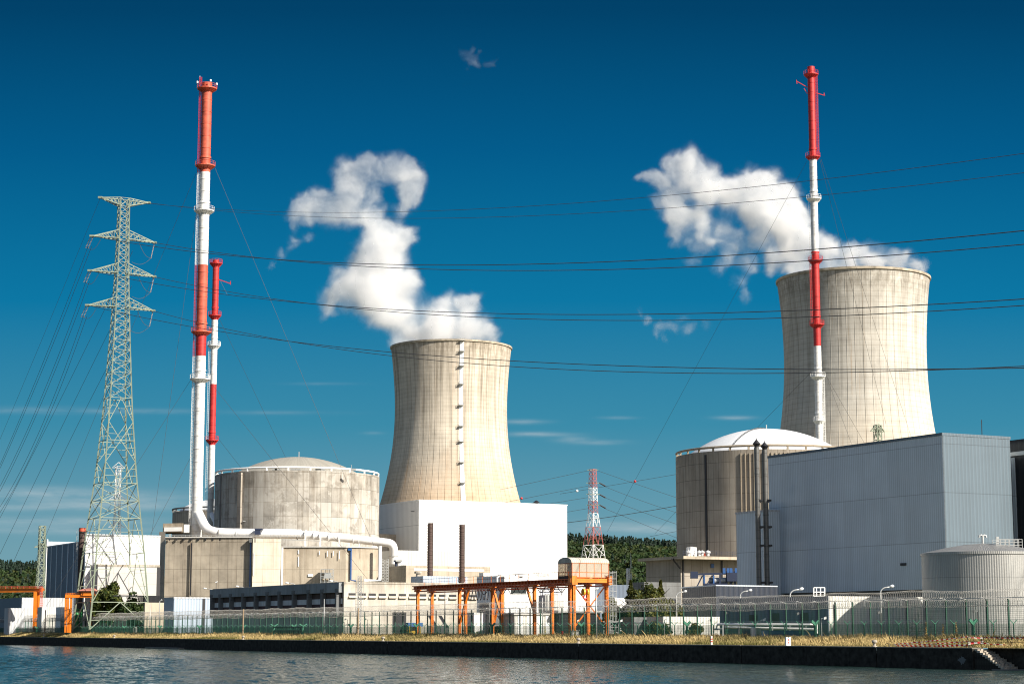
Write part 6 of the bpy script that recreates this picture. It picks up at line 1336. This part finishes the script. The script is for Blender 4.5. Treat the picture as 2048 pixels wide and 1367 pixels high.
for ph, yh in ((1057, 1161), (1113, 1162)):
    xh = Xat(ph, p.y, yh); s = 1 if xh > p.x else -1; z1_ = Zat(yh, p.y); mb = MB(); mb.tube([(xh - s * .75, p.y, z1_ - .12), (xh - s * .4, p.y, z1_ - .02), (xh + s * .1, p.y, z1_ + .12), (xh + s * .3, p.y, z1_ + .14)], [.07, .2, .2, .08], 10); mb.build('lamp_head', M['lamp_head'], t_, smooth=True)
for k, (px_, yt, off, m_, w_, lab) in enumerate(((431, 1164, 20, 'black', .14, 'tall dark straight lamp post at the left end of the dark workshop'), (300, 1208, 7.5, 'galv', .16, 'white post with small box in the low fence at left'), (648, 1197, 7.5, 'galv', .15, 'plain white post before the right end of the dark workshop'), (1193, 1178, 4.6, 'galv', .14, 'white camera pole standing in the grass before the crane'), (274, 1167, 24, 'black', .12, 'dark lamp post by the pylon right leg'))):
    p, _ = col_on_line(px_, off, 1230); zt_ = Zat(yt, p.y); t_ = empty('mast_post', (p.x, p.y, 0), lab, 'post'); mb = MB(); mb.tube([(p.x, p.y, .2), (p.x, p.y, zt_)], [w_ * .6, w_ * .42], 8); mb.build('pole', M[m_], t_, smooth=True)
    mb = MB()
    if k in (0, 3, 4): mb.tube([(p.x - .25, p.y, zt_), (p.x + .1, p.y, zt_ + .1), (p.x + .35, p.y, zt_ + .25)], [.12, .16, .1], 8)
    else: mb.box((p.x + .15, p.y - .1, GZ + .9), .3, .25, .9)
    mb.build('lamp_head' if k in (0, 3, 4) else 'switch_box', M['lamp_head'], t_)
for px_, yt, lad, lab in ((486, 1217, 0, 'weathered brown wooden post in the fence near the gate'), (716, 1215, 1, 'brown wooden post below the thin lattice mast'), (90, 1219, 0, 'dark brown post at the far left by the crane leg')):
    p, _ = col_on_line(px_, 5.6, 1240); mb = MB(); zt_ = Zat(yt, p.y); mb.tube([(p.x, p.y, .3), (p.x + .05, p.y, zt_)], [.19, .15], 8); tag(mb.build('wooden_post', M['wood_pole'], smooth=True, auto=40), lab, 'post', 'brown posts')
    if lad:
        t_ = empty('signal_mast', (p.x, p.y + 3, GZ), 'thin lattice mast with cage rising over the slotted gable', 'mast'); mb = MB(); c = Vector((p.x, p.y + 3)); z0, z1_ = GZ, Zat(1151, p.y + 3)
        lattice(mb, c, Vector((1, 0)), Vector((0, 1)), [(z0 + (z1_ - z0) * k / 18, .3) for k in range(19)], .07, .045); mb.build('lattice_frame', M['galv'], t_); mb = MB()
        for a_ in np.linspace(0, 6.283, 7)[:-1]: mb.bar((c.x + .75 * math.cos(a_), c.y + .75 * math.sin(a_), GZ + 4), (c.x + .75 * math.cos(a_), c.y + .75 * math.sin(a_), z1_), .05)
        z = GZ + 4
        while z < z1_: mb.tube([(c.x + .75 * math.cos(a_), c.y + .75 * math.sin(a_), z) for a_ in np.linspace(0, 6.283, 9)], .03, 3, False); z += 1.1
        mb.build('cage', M['galv'], t_)
FL = [(735, 1238, 'before the slotted gable'), (1602, 1227, 'left of the white corrugated shed'), (1764, 1225, 'in the shadow right of the white corrugated shed'), (1956, 1222, 'in front of the steel tank'), (1237, 1241, 'right of the caged ladder'), (1151, 1241, 'below the crane house'), (1329, 1238, 'before the pale corrugated shed left part'), (1416, 1239, 'before the pale corrugated shed right part'), (1522, 1239, 'above the white ground pipes'), (1643, 1236, 'at the right end of the white ground pipes'), (1458, 1226, 'at the left end of the dark shed side'), (945, 1230, 'behind the tilted hatch covers'), (695, 1238, 'near the corner of the slotted gable')]
for k, (px_, yt, lab) in enumerate(FL):
    p, _ = col_on_line(px_, 18, 1250); zt_ = Zat(yt, p.y); dk = px_ in (735, 1602, 1764, 1956, 1458, 945, 695); t_ = empty('floodlight', (p.x, p.y, GZ), 'small ' + ('dark' if dk else 'white') + ' floodlight post ' + lab, 'floodlight', 'floodlights along the fence')
    mb = MB(); mb.tube([(p.x, p.y, GZ), (p.x, p.y, zt_)], .05, 6); mb.build('pole', M['black'] if dk else M['galv'], t_); s = -1 if dk else 1; mb = MB()
    mb.add([(p.x + s * .45 + a * .16, p.y - .3 + b * .25, zt_ + c * .16 + .05 + a * .06) for c in (-1, 1) for a, b in ((-1, -1), (1, -1), (1, 1), (-1, 1))], [[3, 2, 1, 0], [4, 5, 6, 7], [0, 1, 5, 4], [1, 2, 6, 5], [2, 3, 7, 6], [3, 0, 4, 7]]); mb.bar((p.x, p.y, zt_), (p.x + s * .4, p.y - .2, zt_ + .05), .08); mb.build('lamp_head', M['conc_dark'] if dk else M['white_paint'], t_)
# small things by the fence
p, _ = col_on_line(1150, 7.6, 1260); mb = MB(); mb.box((p.x, p.y, GZ + .55), 1.25, .5, 1.1); mb.box((p.x, p.y, GZ + 1.14), 1.4, .65, .08); tag(mb.build('control_cabinet', M['pale_clad']), 'small pale grey cabinet standing by the fence below the crane', 'cabinet')
p, _ = col_on_line(1124, 7.8, 1260); mb = MB(); mb.lathe(p, [(.16, GZ), (.16, GZ + .75), (.22, GZ + .8), (.2, GZ + 1.0), (.01, GZ + 1.12)], 12); tag(mb.build('fire_hydrant', M['red_paint']), 'small red hydrant in the weeds left of the pale cabinet', 'hydrant')
p, _ = col_on_line(575, 22, 1245); t_ = empty('swing_barrier', (p.x, p.y, GZ), 'orange bracket post behind the dark green gate', 'barrier'); mb = MB(); mb.bar((p.x - .1, p.y, GZ), (p.x - .1, p.y, Zat(1242, p.y)), .3); mb.build('post', M['orange'], t_); mb = MB(); mb.bar((p.x, p.y, Zat(1244, p.y)), (p.x - 1.7, p.y, Zat(1245.5, p.y)), .24); mb.bar((p.x, p.y, Zat(1248, p.y)), (p.x - 1.5, p.y, Zat(1246, p.y)), .14); mb.build('arm', M['orange'], t_)
for k, px_ in enumerate((87, 228, 486, 766, 1157, 1749)):
    t_ = hit(px_, qpt(0, .8), QD, 1285); p = qpt(t_, .8); mb = MB(); s = 1.0
    mb.lathe(p, [(.32, -.01), (.30, .06), (.16, .12), (.15, .38), (.30, .46), (.34, .58), (.26, .74), (.01, .82)], 16); tag(mb.build('mooring_bollard', M['step'], None, (*p, 0), smooth=True, auto=40), ('far left mooring bollard on the quay edge below the left cranes', 'mooring bollard on the quay edge before the pylon foot', 'mooring bollard on the quay below the brown wooden post', 'mooring bollard on the quay below the slotted gable', 'mooring bollard on the quay below the crane house', 'rusty mooring bollard on the quay before the white corrugated shed')[k], 'bollard', 'mooring bollards on the quay')
    t2 = bt[1 + [1749, 1482, 1157, 766, 486, 228, 87].index(px_)] - .0; q = qpt(t2 - .06, .1); mb = MB(); mb.obox(q - QD * .16, QD, .3, QN, .4, -.75, -.12); mb.obox(q - QD * .08 - QN * .1, QD, .16, QN, .3, -.45, -.06)
    tag(mb.build('broken_edge', M['step'], None, (*q, -.5)), 'chipped pale patch in the quay edge next to the ' + ('first', 'second', 'third', 'fourth', 'fifth', 'sixth')[k] + ' mooring bollard from the left', 'concrete chip', 'chips in the quay edge')
for px_, w_, lab, big in ((1423, .22, 'slim white marker post with red bands on the quay', 0), (1577, .62, 'wide white marker box with red square on the quay', 1)):
    t_ = hit(px_, qpt(0, .9), QD, 1285); p = qpt(t_, .9); r_ = empty('marker_post', (*p, 0), lab, 'marker'); h = 1.05; mb = MB()
    if big: mb.obox(p - B * .32, B, .2, A, .3, 0, h); mb.obox(p + B * .14, B, .22, A, .3, 0, h); mb.obox(p - B * .12, B, .26, A, .25, 0, h - .1)
    else: mb.tube([(*p, 0), (*p, h)], [.13, .12], 10); mb.lathe(p, [(.15, h), (.15, h + .06), (.01, h + .1)], 10)
    mb.build('post', M['white_paint'], r_); mb = MB()
    if big:
        for z_ in (.28, .62): mb.obox(p - B * .07 - A * .03, B, .18, A, .1, z_, z_ + .2)
    else:
        for z_ in (.35, .68): mb.lathe(p, [(.135, z_), (.14, z_), (.14, z_ + .14), (.135, z_ + .14)], 10)
    mb.build('red_band', M['red_paint'], r_)
# railing and tape at the steps
ra_ = empty('quay_railing', tuple(P(1990, 1290, 205)), 'black steel railing round the quay steps at right', 'railing'); mb = MB(); tl0 = hit(1936, qpt(0, 1.2), QD, 1285); 
rp = [qpt(tl0, 1.2), qpt(tl0 - .2, 3.0)] + [qpt(hit(px_, qpt(0, 3.2), QD, 1285), 3.2) for px_ in (1968, 1996, 2024, 2052, 2090)]
for q in rp: mb.bar((*q, 0), (*q, 1.15), .07)
for i in range(len(rp) - 1):
    if i == 1: continue
    for h_ in (.15, .62, 1.13): mb.bar((*rp[i], h_), (*rp[i + 1], h_), .055)
mb.build('rails', M['black'], ra_)
mb = MB(); q = qpt(hit(1774, qpt(0, 1.0), QD, 1288), 1.0); mb.tube([(*(q - QD * .5), 0), (*(q - QD * .4), .28), (*q, .42), (*(q + QD * .35), .25), (*(q + QD * .4), 0)], .03, 6); tag(mb.build('ladder_hoop', M['black']), 'bent black hoop of a quay ladder at the tape end', 'hoop')
def tape(name, a_, b_, za, zb, label, w_=.11, sag=.05):
    mb = MB(); n_ = 16; pts = [Vector((*a_.lerp(b_, k / n_), za + (zb - za) * k / n_ - sag * math.sin(math.pi * k / n_))) for k in range(n_ + 1)]; L = (a_ - b_).length; vs, fs, uv = [], [], []
    for k, p in enumerate(pts): tw = .9 * math.sin(k * .9 + za * 9); dv = Vector((QN.x * math.sin(tw) * w_, QN.y * math.sin(tw) * w_, math.cos(tw) * w_)); vs += [p, p + dv, p + dv + Vector((.004, .006, .002)), p + Vector((.004, .006, .002))]
    for k in range(n_):
        u0, u1 = L * k / n_, L * (k + 1) / n_
        for j in range(4): fs.append([4 * k + j, 4 * k + 4 + j, 4 * k + 4 + (j + 1) % 4, 4 * k + (j + 1) % 4]); v0, v1 = ((0, w_), (w_, w_), (w_, 0), (0, 0))[j]; uv.append([(u0, v0), (u1, v0), (u1, v1), (u0, v1)])
    mb.add(vs, fs, uv); tag(mb.build(name, M['tape']), label, 'barrier tape', 'red and white barrier tapes')
hp0 = qpt(hit(1787, qpt(0, 1.2), QD, 1288), 1.2)
for k, (zz, zb, lab) in enumerate(((.22, 1.13, 'uppermost red and white tape slanting up to the railing'), (.08, .62, 'middle red and white tape slanting up to the railing'), (.02, .28, 'lower red and white tape running low to the railing'), (-.0, .18, 'lowest red and white tape along the quay edge'))): tape('barrier_tape', hp0 + QN * .15 * k, rp[0], zz, zb, lab, .13)
for k, (i, za, j, zb, lab) in enumerate(((0, 1.1, 2, 1.0, 'tape across the top of the steps'), (0, .5, 2, .45, 'tape across the steps at knee height'), (2, 1.02, 6, 1.08, 'tape along the top rail at the right edge'), (0, .55, 5, .18, 'tape slanting down along the right railing'), (0, .3, 2, .7, 'crossed tape over the steps'))): tape('barrier_tape', rp[i], rp[j], za, zb, 'red and white ' + lab, .13)
mb = MB(); q = qpt(hit(1936, qpt(0, 0), QD, 1310) + 1.0, -.012)
pts = [(.75 * math.cos(a_) * (.85 + .12 * math.sin(a_ * 3 + 1) + .08 * math.sin(a_ * 7)), -1.35 + .5 * math.sin(a_) * (.85 + .12 * math.cos(a_ * 4) + .1 * math.sin(a_ * 9))) for a_ in np.linspace(0, 6.283, 42)[:-1]]
pts = [(a_ * random.uniform(.6, 1.1), -1.35 + (z_ + 1.35) * random.uniform(.6, 1.1)) for a_, z_ in pts]
vs = [(*(q + QD * a_), z_) for a_, z_ in pts] + [(*(q + QD * a_ + QN * .05), z_) for a_, z_ in pts]; n_ = len(pts)
mb.add(vs, [list(range(n_))] + [[k, (k + 1) % n_, n_ + (k + 1) % n_, n_ + k] for k in range(n_)]); mb.build('spalled_patch', M['conc_dark'], quay)
for pa, pb, w_, lab, yy0 in ((1268, 1318, 1.0, 'white', 1270), ):
    pass

# ================================================================== STEAM
def steam(name, blobs, px0, Y0, label, dens, vox, seed, mouth=None, reach=100.0):
    """volume from a density field: soft blobs, warped and torn by noise"""
    k_ = Y0 / F
    cs = []
    for b_ in blobs:
        px_, py_, r_ = b_[:3]; wt_ = b_[3] if len(b_) > 3 else 1.0; dy = b_[4] if len(b_) > 4 else 0
        p = P(px_, py_, Y0 + dy + (random.random() - .5) * r_ * k_ * .8); cs.append((p, r_ * k_, wt_))
    pad = 16; lo = Vector([min(c[0][i] - c[1] * 1.3 for c in cs) - pad for i in range(3)]); hi = Vector([max(c[0][i] + c[1] * 1.3 for c in cs) + pad for i in range(3)])
    og = Vector(((lo.x + hi.x) / 2, Y0, lo.z))
    me = bpy.data.meshes.new(name); o = bpy.data.objects.new(name, me); COL.objects.link(o); o.location = og
    g = bpy.data.node_groups.new(name + '_field', 'GeometryNodeTree'); g.interface.new_socket('Geometry', in_out='INPUT', socket_type='NodeSocketGeometry'); g.interface.new_socket('Geometry', in_out='OUTPUT', socket_type='NodeSocketGeometry')
    n = N(g); out = n('NodeGroupOutput'); pos = n('GeometryNodeInputPosition').outputs[0]
    def nz(scale, detail, rough, off, vec=pos, col=False):
        sh = n('ShaderNodeVectorMath', operation='ADD', ins={0: vec, 1: (off, off * 1.7, off * .6)}).outputs[0]
        t_ = n('ShaderNodeTexNoise', ins={'Vector': sh, 'Scale': scale, 'Detail': detail, 'Roughness': rough}); return t_.outputs[1 if col else 0]
    def warp(vec, scale, amt, off, det):
        w_ = n('ShaderNodeVectorMath', operation='SUBTRACT', ins={0: nz(scale, det, .55, off, vec, True), 1: (.5, .5, .5)}).outputs[0]
        w_ = n('ShaderNodeVectorMath', operation='SCALE', ins={0: w_, 3: amt}).outputs[0]; return n('ShaderNodeVectorMath', operation='ADD', ins={0: vec, 1: w_}).outputs[0]
    wp = warp(pos, 1 / 26, 12, seed, 2); wp = warp(wp, 1 / 9, 7.5, seed + 40, 3); wp = warp(wp, 1 / 3.4, 4.6, seed + 80, 5); wp = warp(wp, 1 / 1.6, 1.5, seed + 120, 3)
    tot = None
    for c, r_, wt_ in cs:
        q = c - og; d = n('ShaderNodeVectorMath', operation='DISTANCE', ins={0: wp, 1: tuple(q)}).outputs['Value']; f = n.mr(d, r_ * 1.45, r_ * .25, 0, wt_, True); tot = f if tot is None else n.math('ADD', tot, f)
    fb = nz(1 / 12, 8, .72, seed + 11, wp); dm = n('ShaderNodeVectorMath', operation='DISTANCE', ins={0: pos, 1: tuple(Vector(mouth) - og) if mouth else (0, 0, 0)}).outputs['Value']
    tot = n.math('MINIMUM', tot, n.mr(dm, reach * .35, reach, 1.5, .74) if mouth else 1.5)
    fld = n.math('ADD', tot, n.math('MULTIPLY', n.math('SUBTRACT', fb, .5), 2.3))
    d_ = n.mr(fld, -.05, 1.35, 0, 1); d_ = n.math('POWER', d_, 2.3); d_ = n.math('MULTIPLY', d_, n.mr(tot, .0, .3, 0, 1))
    vc = n('GeometryNodeVolumeCube', ins={'Density': d_, 'Background': 0.0, 'Min': tuple(lo - og), 'Max': tuple(hi - og)})
    for i, ax in enumerate('XYZ'): vc.inputs['Resolution ' + ax].default_value = max(8, int((hi[i] - lo[i]) / vox))
    sm = n('GeometryNodeSetMaterial', ins={0: vc.outputs[0]})
    m_ = bpy.data.materials.new(name); m_.use_nodes = True; t = m_.node_tree; t.nodes.clear(); q = N(t); pv = q('ShaderNodeVolumePrincipled'); pv.inputs['Color'].default_value = (.965, .967, .97, 1); pv.inputs['Anisotropy'].default_value = .15; pv.inputs['Density'].default_value = dens; pv.inputs['Density Attribute'].default_value = 'density'
    mo = q('ShaderNodeOutputMaterial'); t.links.new(pv.outputs[0], mo.inputs['Volume']); sm.inputs['Material'].default_value = m_; me.materials.append(m_)
    g.links.new(sm.outputs[0], out.inputs[0]); md = o.modifiers.new('field', 'NODES'); md.node_group = g
    return tag(o, label, 'steam', kind='stuff')
SL = [(800, 690, 22), (840, 678, 26), (885, 676, 30), (930, 672, 30), (972, 672, 22), (992, 680, 10), (830, 665, 26), (880, 655, 34), (930, 645, 30), (968, 650, 20), (925, 618, 24), (943, 594, 13), (870, 632, 38), (890, 600, 22), (920, 600, 15, .8), (800, 640, 38), (760, 622, 42), (760, 575, 46), (800, 590, 44), (825, 560, 26), (740, 540, 42), (780, 530, 42), (712, 590, 40), (692, 560, 30), (668, 590, 20, .8), (658, 612, 14, .6), (772, 492, 42), (740, 500, 34), (800, 480, 26), (817, 464, 16), (790, 458, 20), (760, 462, 26), (722, 530, 28), (826, 482, 12), (655, 560, 11, .6), (648, 635, 10, .45), (670, 625, 12, .5),
      (732, 440, 20, .9), (702, 428, 18, .8), (748, 452, 15, .8), (690, 402, 26, .8), (660, 402, 20, .8), (630, 406, 20, .85), (607, 415, 17, .9), (595, 430, 14, .8), (622, 430, 18, .85), (652, 424, 20, .85), (692, 372, 22, .7), (702, 346, 20, .75), (722, 324, 15, .75), (735, 322, 12, .7), (690, 345, 14, .65), (716, 372, 22, .7), (742, 346, 18, .75), (765, 347, 16, .75), (790, 334, 15, .75), (812, 330, 15, .75), (826, 350, 15, .75), (830, 374, 13, .7), (817, 400, 13, .65), (806, 418, 10, .55), (790, 352, 16, .7), (803, 372, 13, .65), (590, 452, 10, .5), (585, 470, 9, .45), (574, 490, 9, .42), (556, 500, 9, .4), (546, 520, 8, .4), (541, 534, 6, .38), (622, 465, 9, .42), (610, 478, 7, .4)]
SR = [(1575, 545, 16), (1600, 540, 26), (1650, 536, 30), (1700, 534, 30), (1750, 534, 24), (1790, 532, 20), (1822, 534, 14, .7), (1840, 545, 9, .5), (1780, 505, 12, .7), (1802, 512, 12, .6), (1692, 502, 18), (1730, 508, 14, .8), (1660, 495, 22), (1590, 492, 38), (1570, 462, 36), (1600, 452, 26), (1622, 482, 26), (1552, 440, 40), (1520, 420, 40), (1580, 412, 32), (1598, 425, 20), (1560, 392, 28), (1520, 382, 32), (1500, 362, 22), (1528, 356, 18, .8), (1548, 366, 14, .8), (1480, 402, 38), (1440, 392, 38), (1400, 382, 36), (1370, 362, 30), (1352, 342, 20), (1375, 326, 22), (1385, 314, 15), (1400, 332, 16), (1360, 322, 13, .9), (1430, 362, 18, .8), (1330, 352, 16), (1302, 344, 13, .8), (1285, 346, 10, .7), (1276, 354, 9, .6), (1310, 364, 14, .8), (1300, 352, 10, .7), (1340, 402, 20), (1350, 430, 24), (1340, 460, 19, .9), (1346, 480, 14, .8), (1380, 432, 26, .9), (1400, 462, 20, .8), (1420, 490, 15, .65), (1440, 452, 20, .75), (1470, 470, 16, .65), (1370, 490, 12, .6), (1500, 440, 24, .8), (1510, 480, 20, .6), (1460, 500, 15, .5), (1532, 502, 17, .6), (1482, 522, 15, .5), (1500, 542, 12, .45), (1450, 522, 11, .45), (1370, 530, 12, .38), (1482, 560, 12, .38), (1488, 580, 9, .34), (1440, 540, 12, .38), (1546, 540, 14, .5)]
SR += [(1340, 430, 26, .8), (1360, 470, 26, .7), (1400, 490, 26, .6), (1440, 480, 28, .6), (1480, 490, 28, .6), (1520, 470, 28, .7), (1400, 430, 30, .7), (1450, 520, 22, .5), (1500, 530, 22, .5), (1540, 520, 20, .6), (1320, 400, 22, .7), (1300, 352, 20, .6), (1285, 348, 16, .6), (1480, 560, 18, .42), (1380, 525, 18, .42), (1430, 545, 18, .4), (1490, 590, 14, .4), (1800, 510, 20, .5), (1835, 535, 18, .5)]
SL += [(815, 340, 26, .6), (825, 380, 20, .6), (808, 412, 16, .5), (735, 330, 22, .6), (690, 350, 24, .6), (625, 410, 28, .6), (590, 430, 22, .5), (660, 440, 22, .5), (660, 590, 24, .6), (655, 620, 18, .5), (665, 545, 20, .5), (585, 480, 14, .45), (560, 505, 14, .45), (546, 528, 11, .45), (612, 470, 14, .45), (945, 600, 22, .6), (985, 665, 18, .6)]
SL += [(690, 335, 26, .6), (715, 345, 28, .7), (740, 335, 24, .7), (770, 335, 24, .6), (795, 325, 22, .7), (830, 360, 20, .7), (822, 392, 18, .6), (700, 385, 28, .6), (680, 420, 26, .6), (720, 420, 28, .6), (745, 440, 24, .6), (640, 395, 24, .6), (600, 410, 20, .6), (800, 380, 18, .45)]
SR += [(1350, 320, 24, .7), (1385, 310, 24, .8), (1410, 335, 26, .8), (1370, 345, 30, .8), (1420, 350, 26, .8), (1470, 370, 26, .7), (1500, 350, 26, .7), (1545, 350, 24, .7), (1590, 385, 24, .6), (1610, 430, 22, .7)]
SR += [(1750, 518, 28, .8), (1795, 522, 26, .7), (1828, 532, 20, .6), (1700, 515, 28, .7), (1720, 500, 18, .6), (1660, 500, 26, .7), (1330, 370, 22, .7), (1350, 395, 24, .8), (1320, 350, 18, .6), (1340, 330, 18, .6), (1560, 520, 28, .7)]
SL += [(772, 398, 26, .42), (775, 372, 22, .42), (790, 415, 20, .4), (820, 370, 28, .7), (800, 350, 28, .7), (810, 402, 22, .55), (660, 415, 30, .6), (700, 432, 30, .7), (600, 425, 26, .6), (640, 425, 26, .6), (800, 430, 16, .4)]
SL = [b_ for b_ in SL if not (b_[0] in (772, 775, 790) and b_[1] in (398, 372, 415))]
SL += [(745, 400, 20, .5), (750, 376, 20, .5), (806, 388, 18, .5), (795, 422, 16, .45), (775, 360, 18, .5), (760, 425, 18, .5)]
SW = [(1280, 620, 11, .42), (1298, 640, 14, .5), (1328, 655, 15, .5), (1352, 652, 14, .45), (1380, 650, 15, .5), (1408, 644, 11, .42), (1338, 678, 9, .4), (1316, 668, 10, .42), (1360, 632, 9, .34)]
SP_ = [(922, 100, 8, .5), (935, 112, 12, .62), (950, 120, 13, .65), (960, 128, 10, .6), (978, 124, 7, .45), (942, 98, 8, .5), (958, 104, 7, .45), (940, 150, 6, .32), (938, 172, 5, .3), (942, 135, 7, .42)]
steam('steam_plume', SL, 900, YL, 'white steam plume leaning left from the beige cooling tower', .19, .56, 3.0, mouth=P(890, 690, YL), reach=112)
steam('steam_plume', SR, 1600, YR, 'white steam plume blown left from the grey cooling tower', .22, .48, 57.0, mouth=P(1710, 545, YR), reach=112)
steam('steam_wisp', SW, 1340, YR, 'faint wisp of steam drifting below the right plume', .22, .55, 91.0)
steam('steam_wisp', SP_, 945, 1000, 'lone scrap of white vapour high in the sky', .08, .5, 23.0)

cy = scene.cycles; scene.render.engine = 'CYCLES'
cy.volume_bounces = 10; cy.max_bounces = 14; cy.diffuse_bounces = 3; cy.glossy_bounces = 3; cy.transparent_max_bounces = 12; cy.volume_step_rate = 1.5; cy.volume_max_steps = 512
cy.use_denoising = True; cy.denoiser = 'OPENIMAGEDENOISE'; cy.denoising_input_passes = 'RGB_ALBEDO_NORMAL'; cy.denoising_prefilter = 'ACCURATE'; cy.caustics_reflective = False; cy.caustics_refractive = False
cy.use_adaptive_sampling = False; cy.filter_width = 1.1
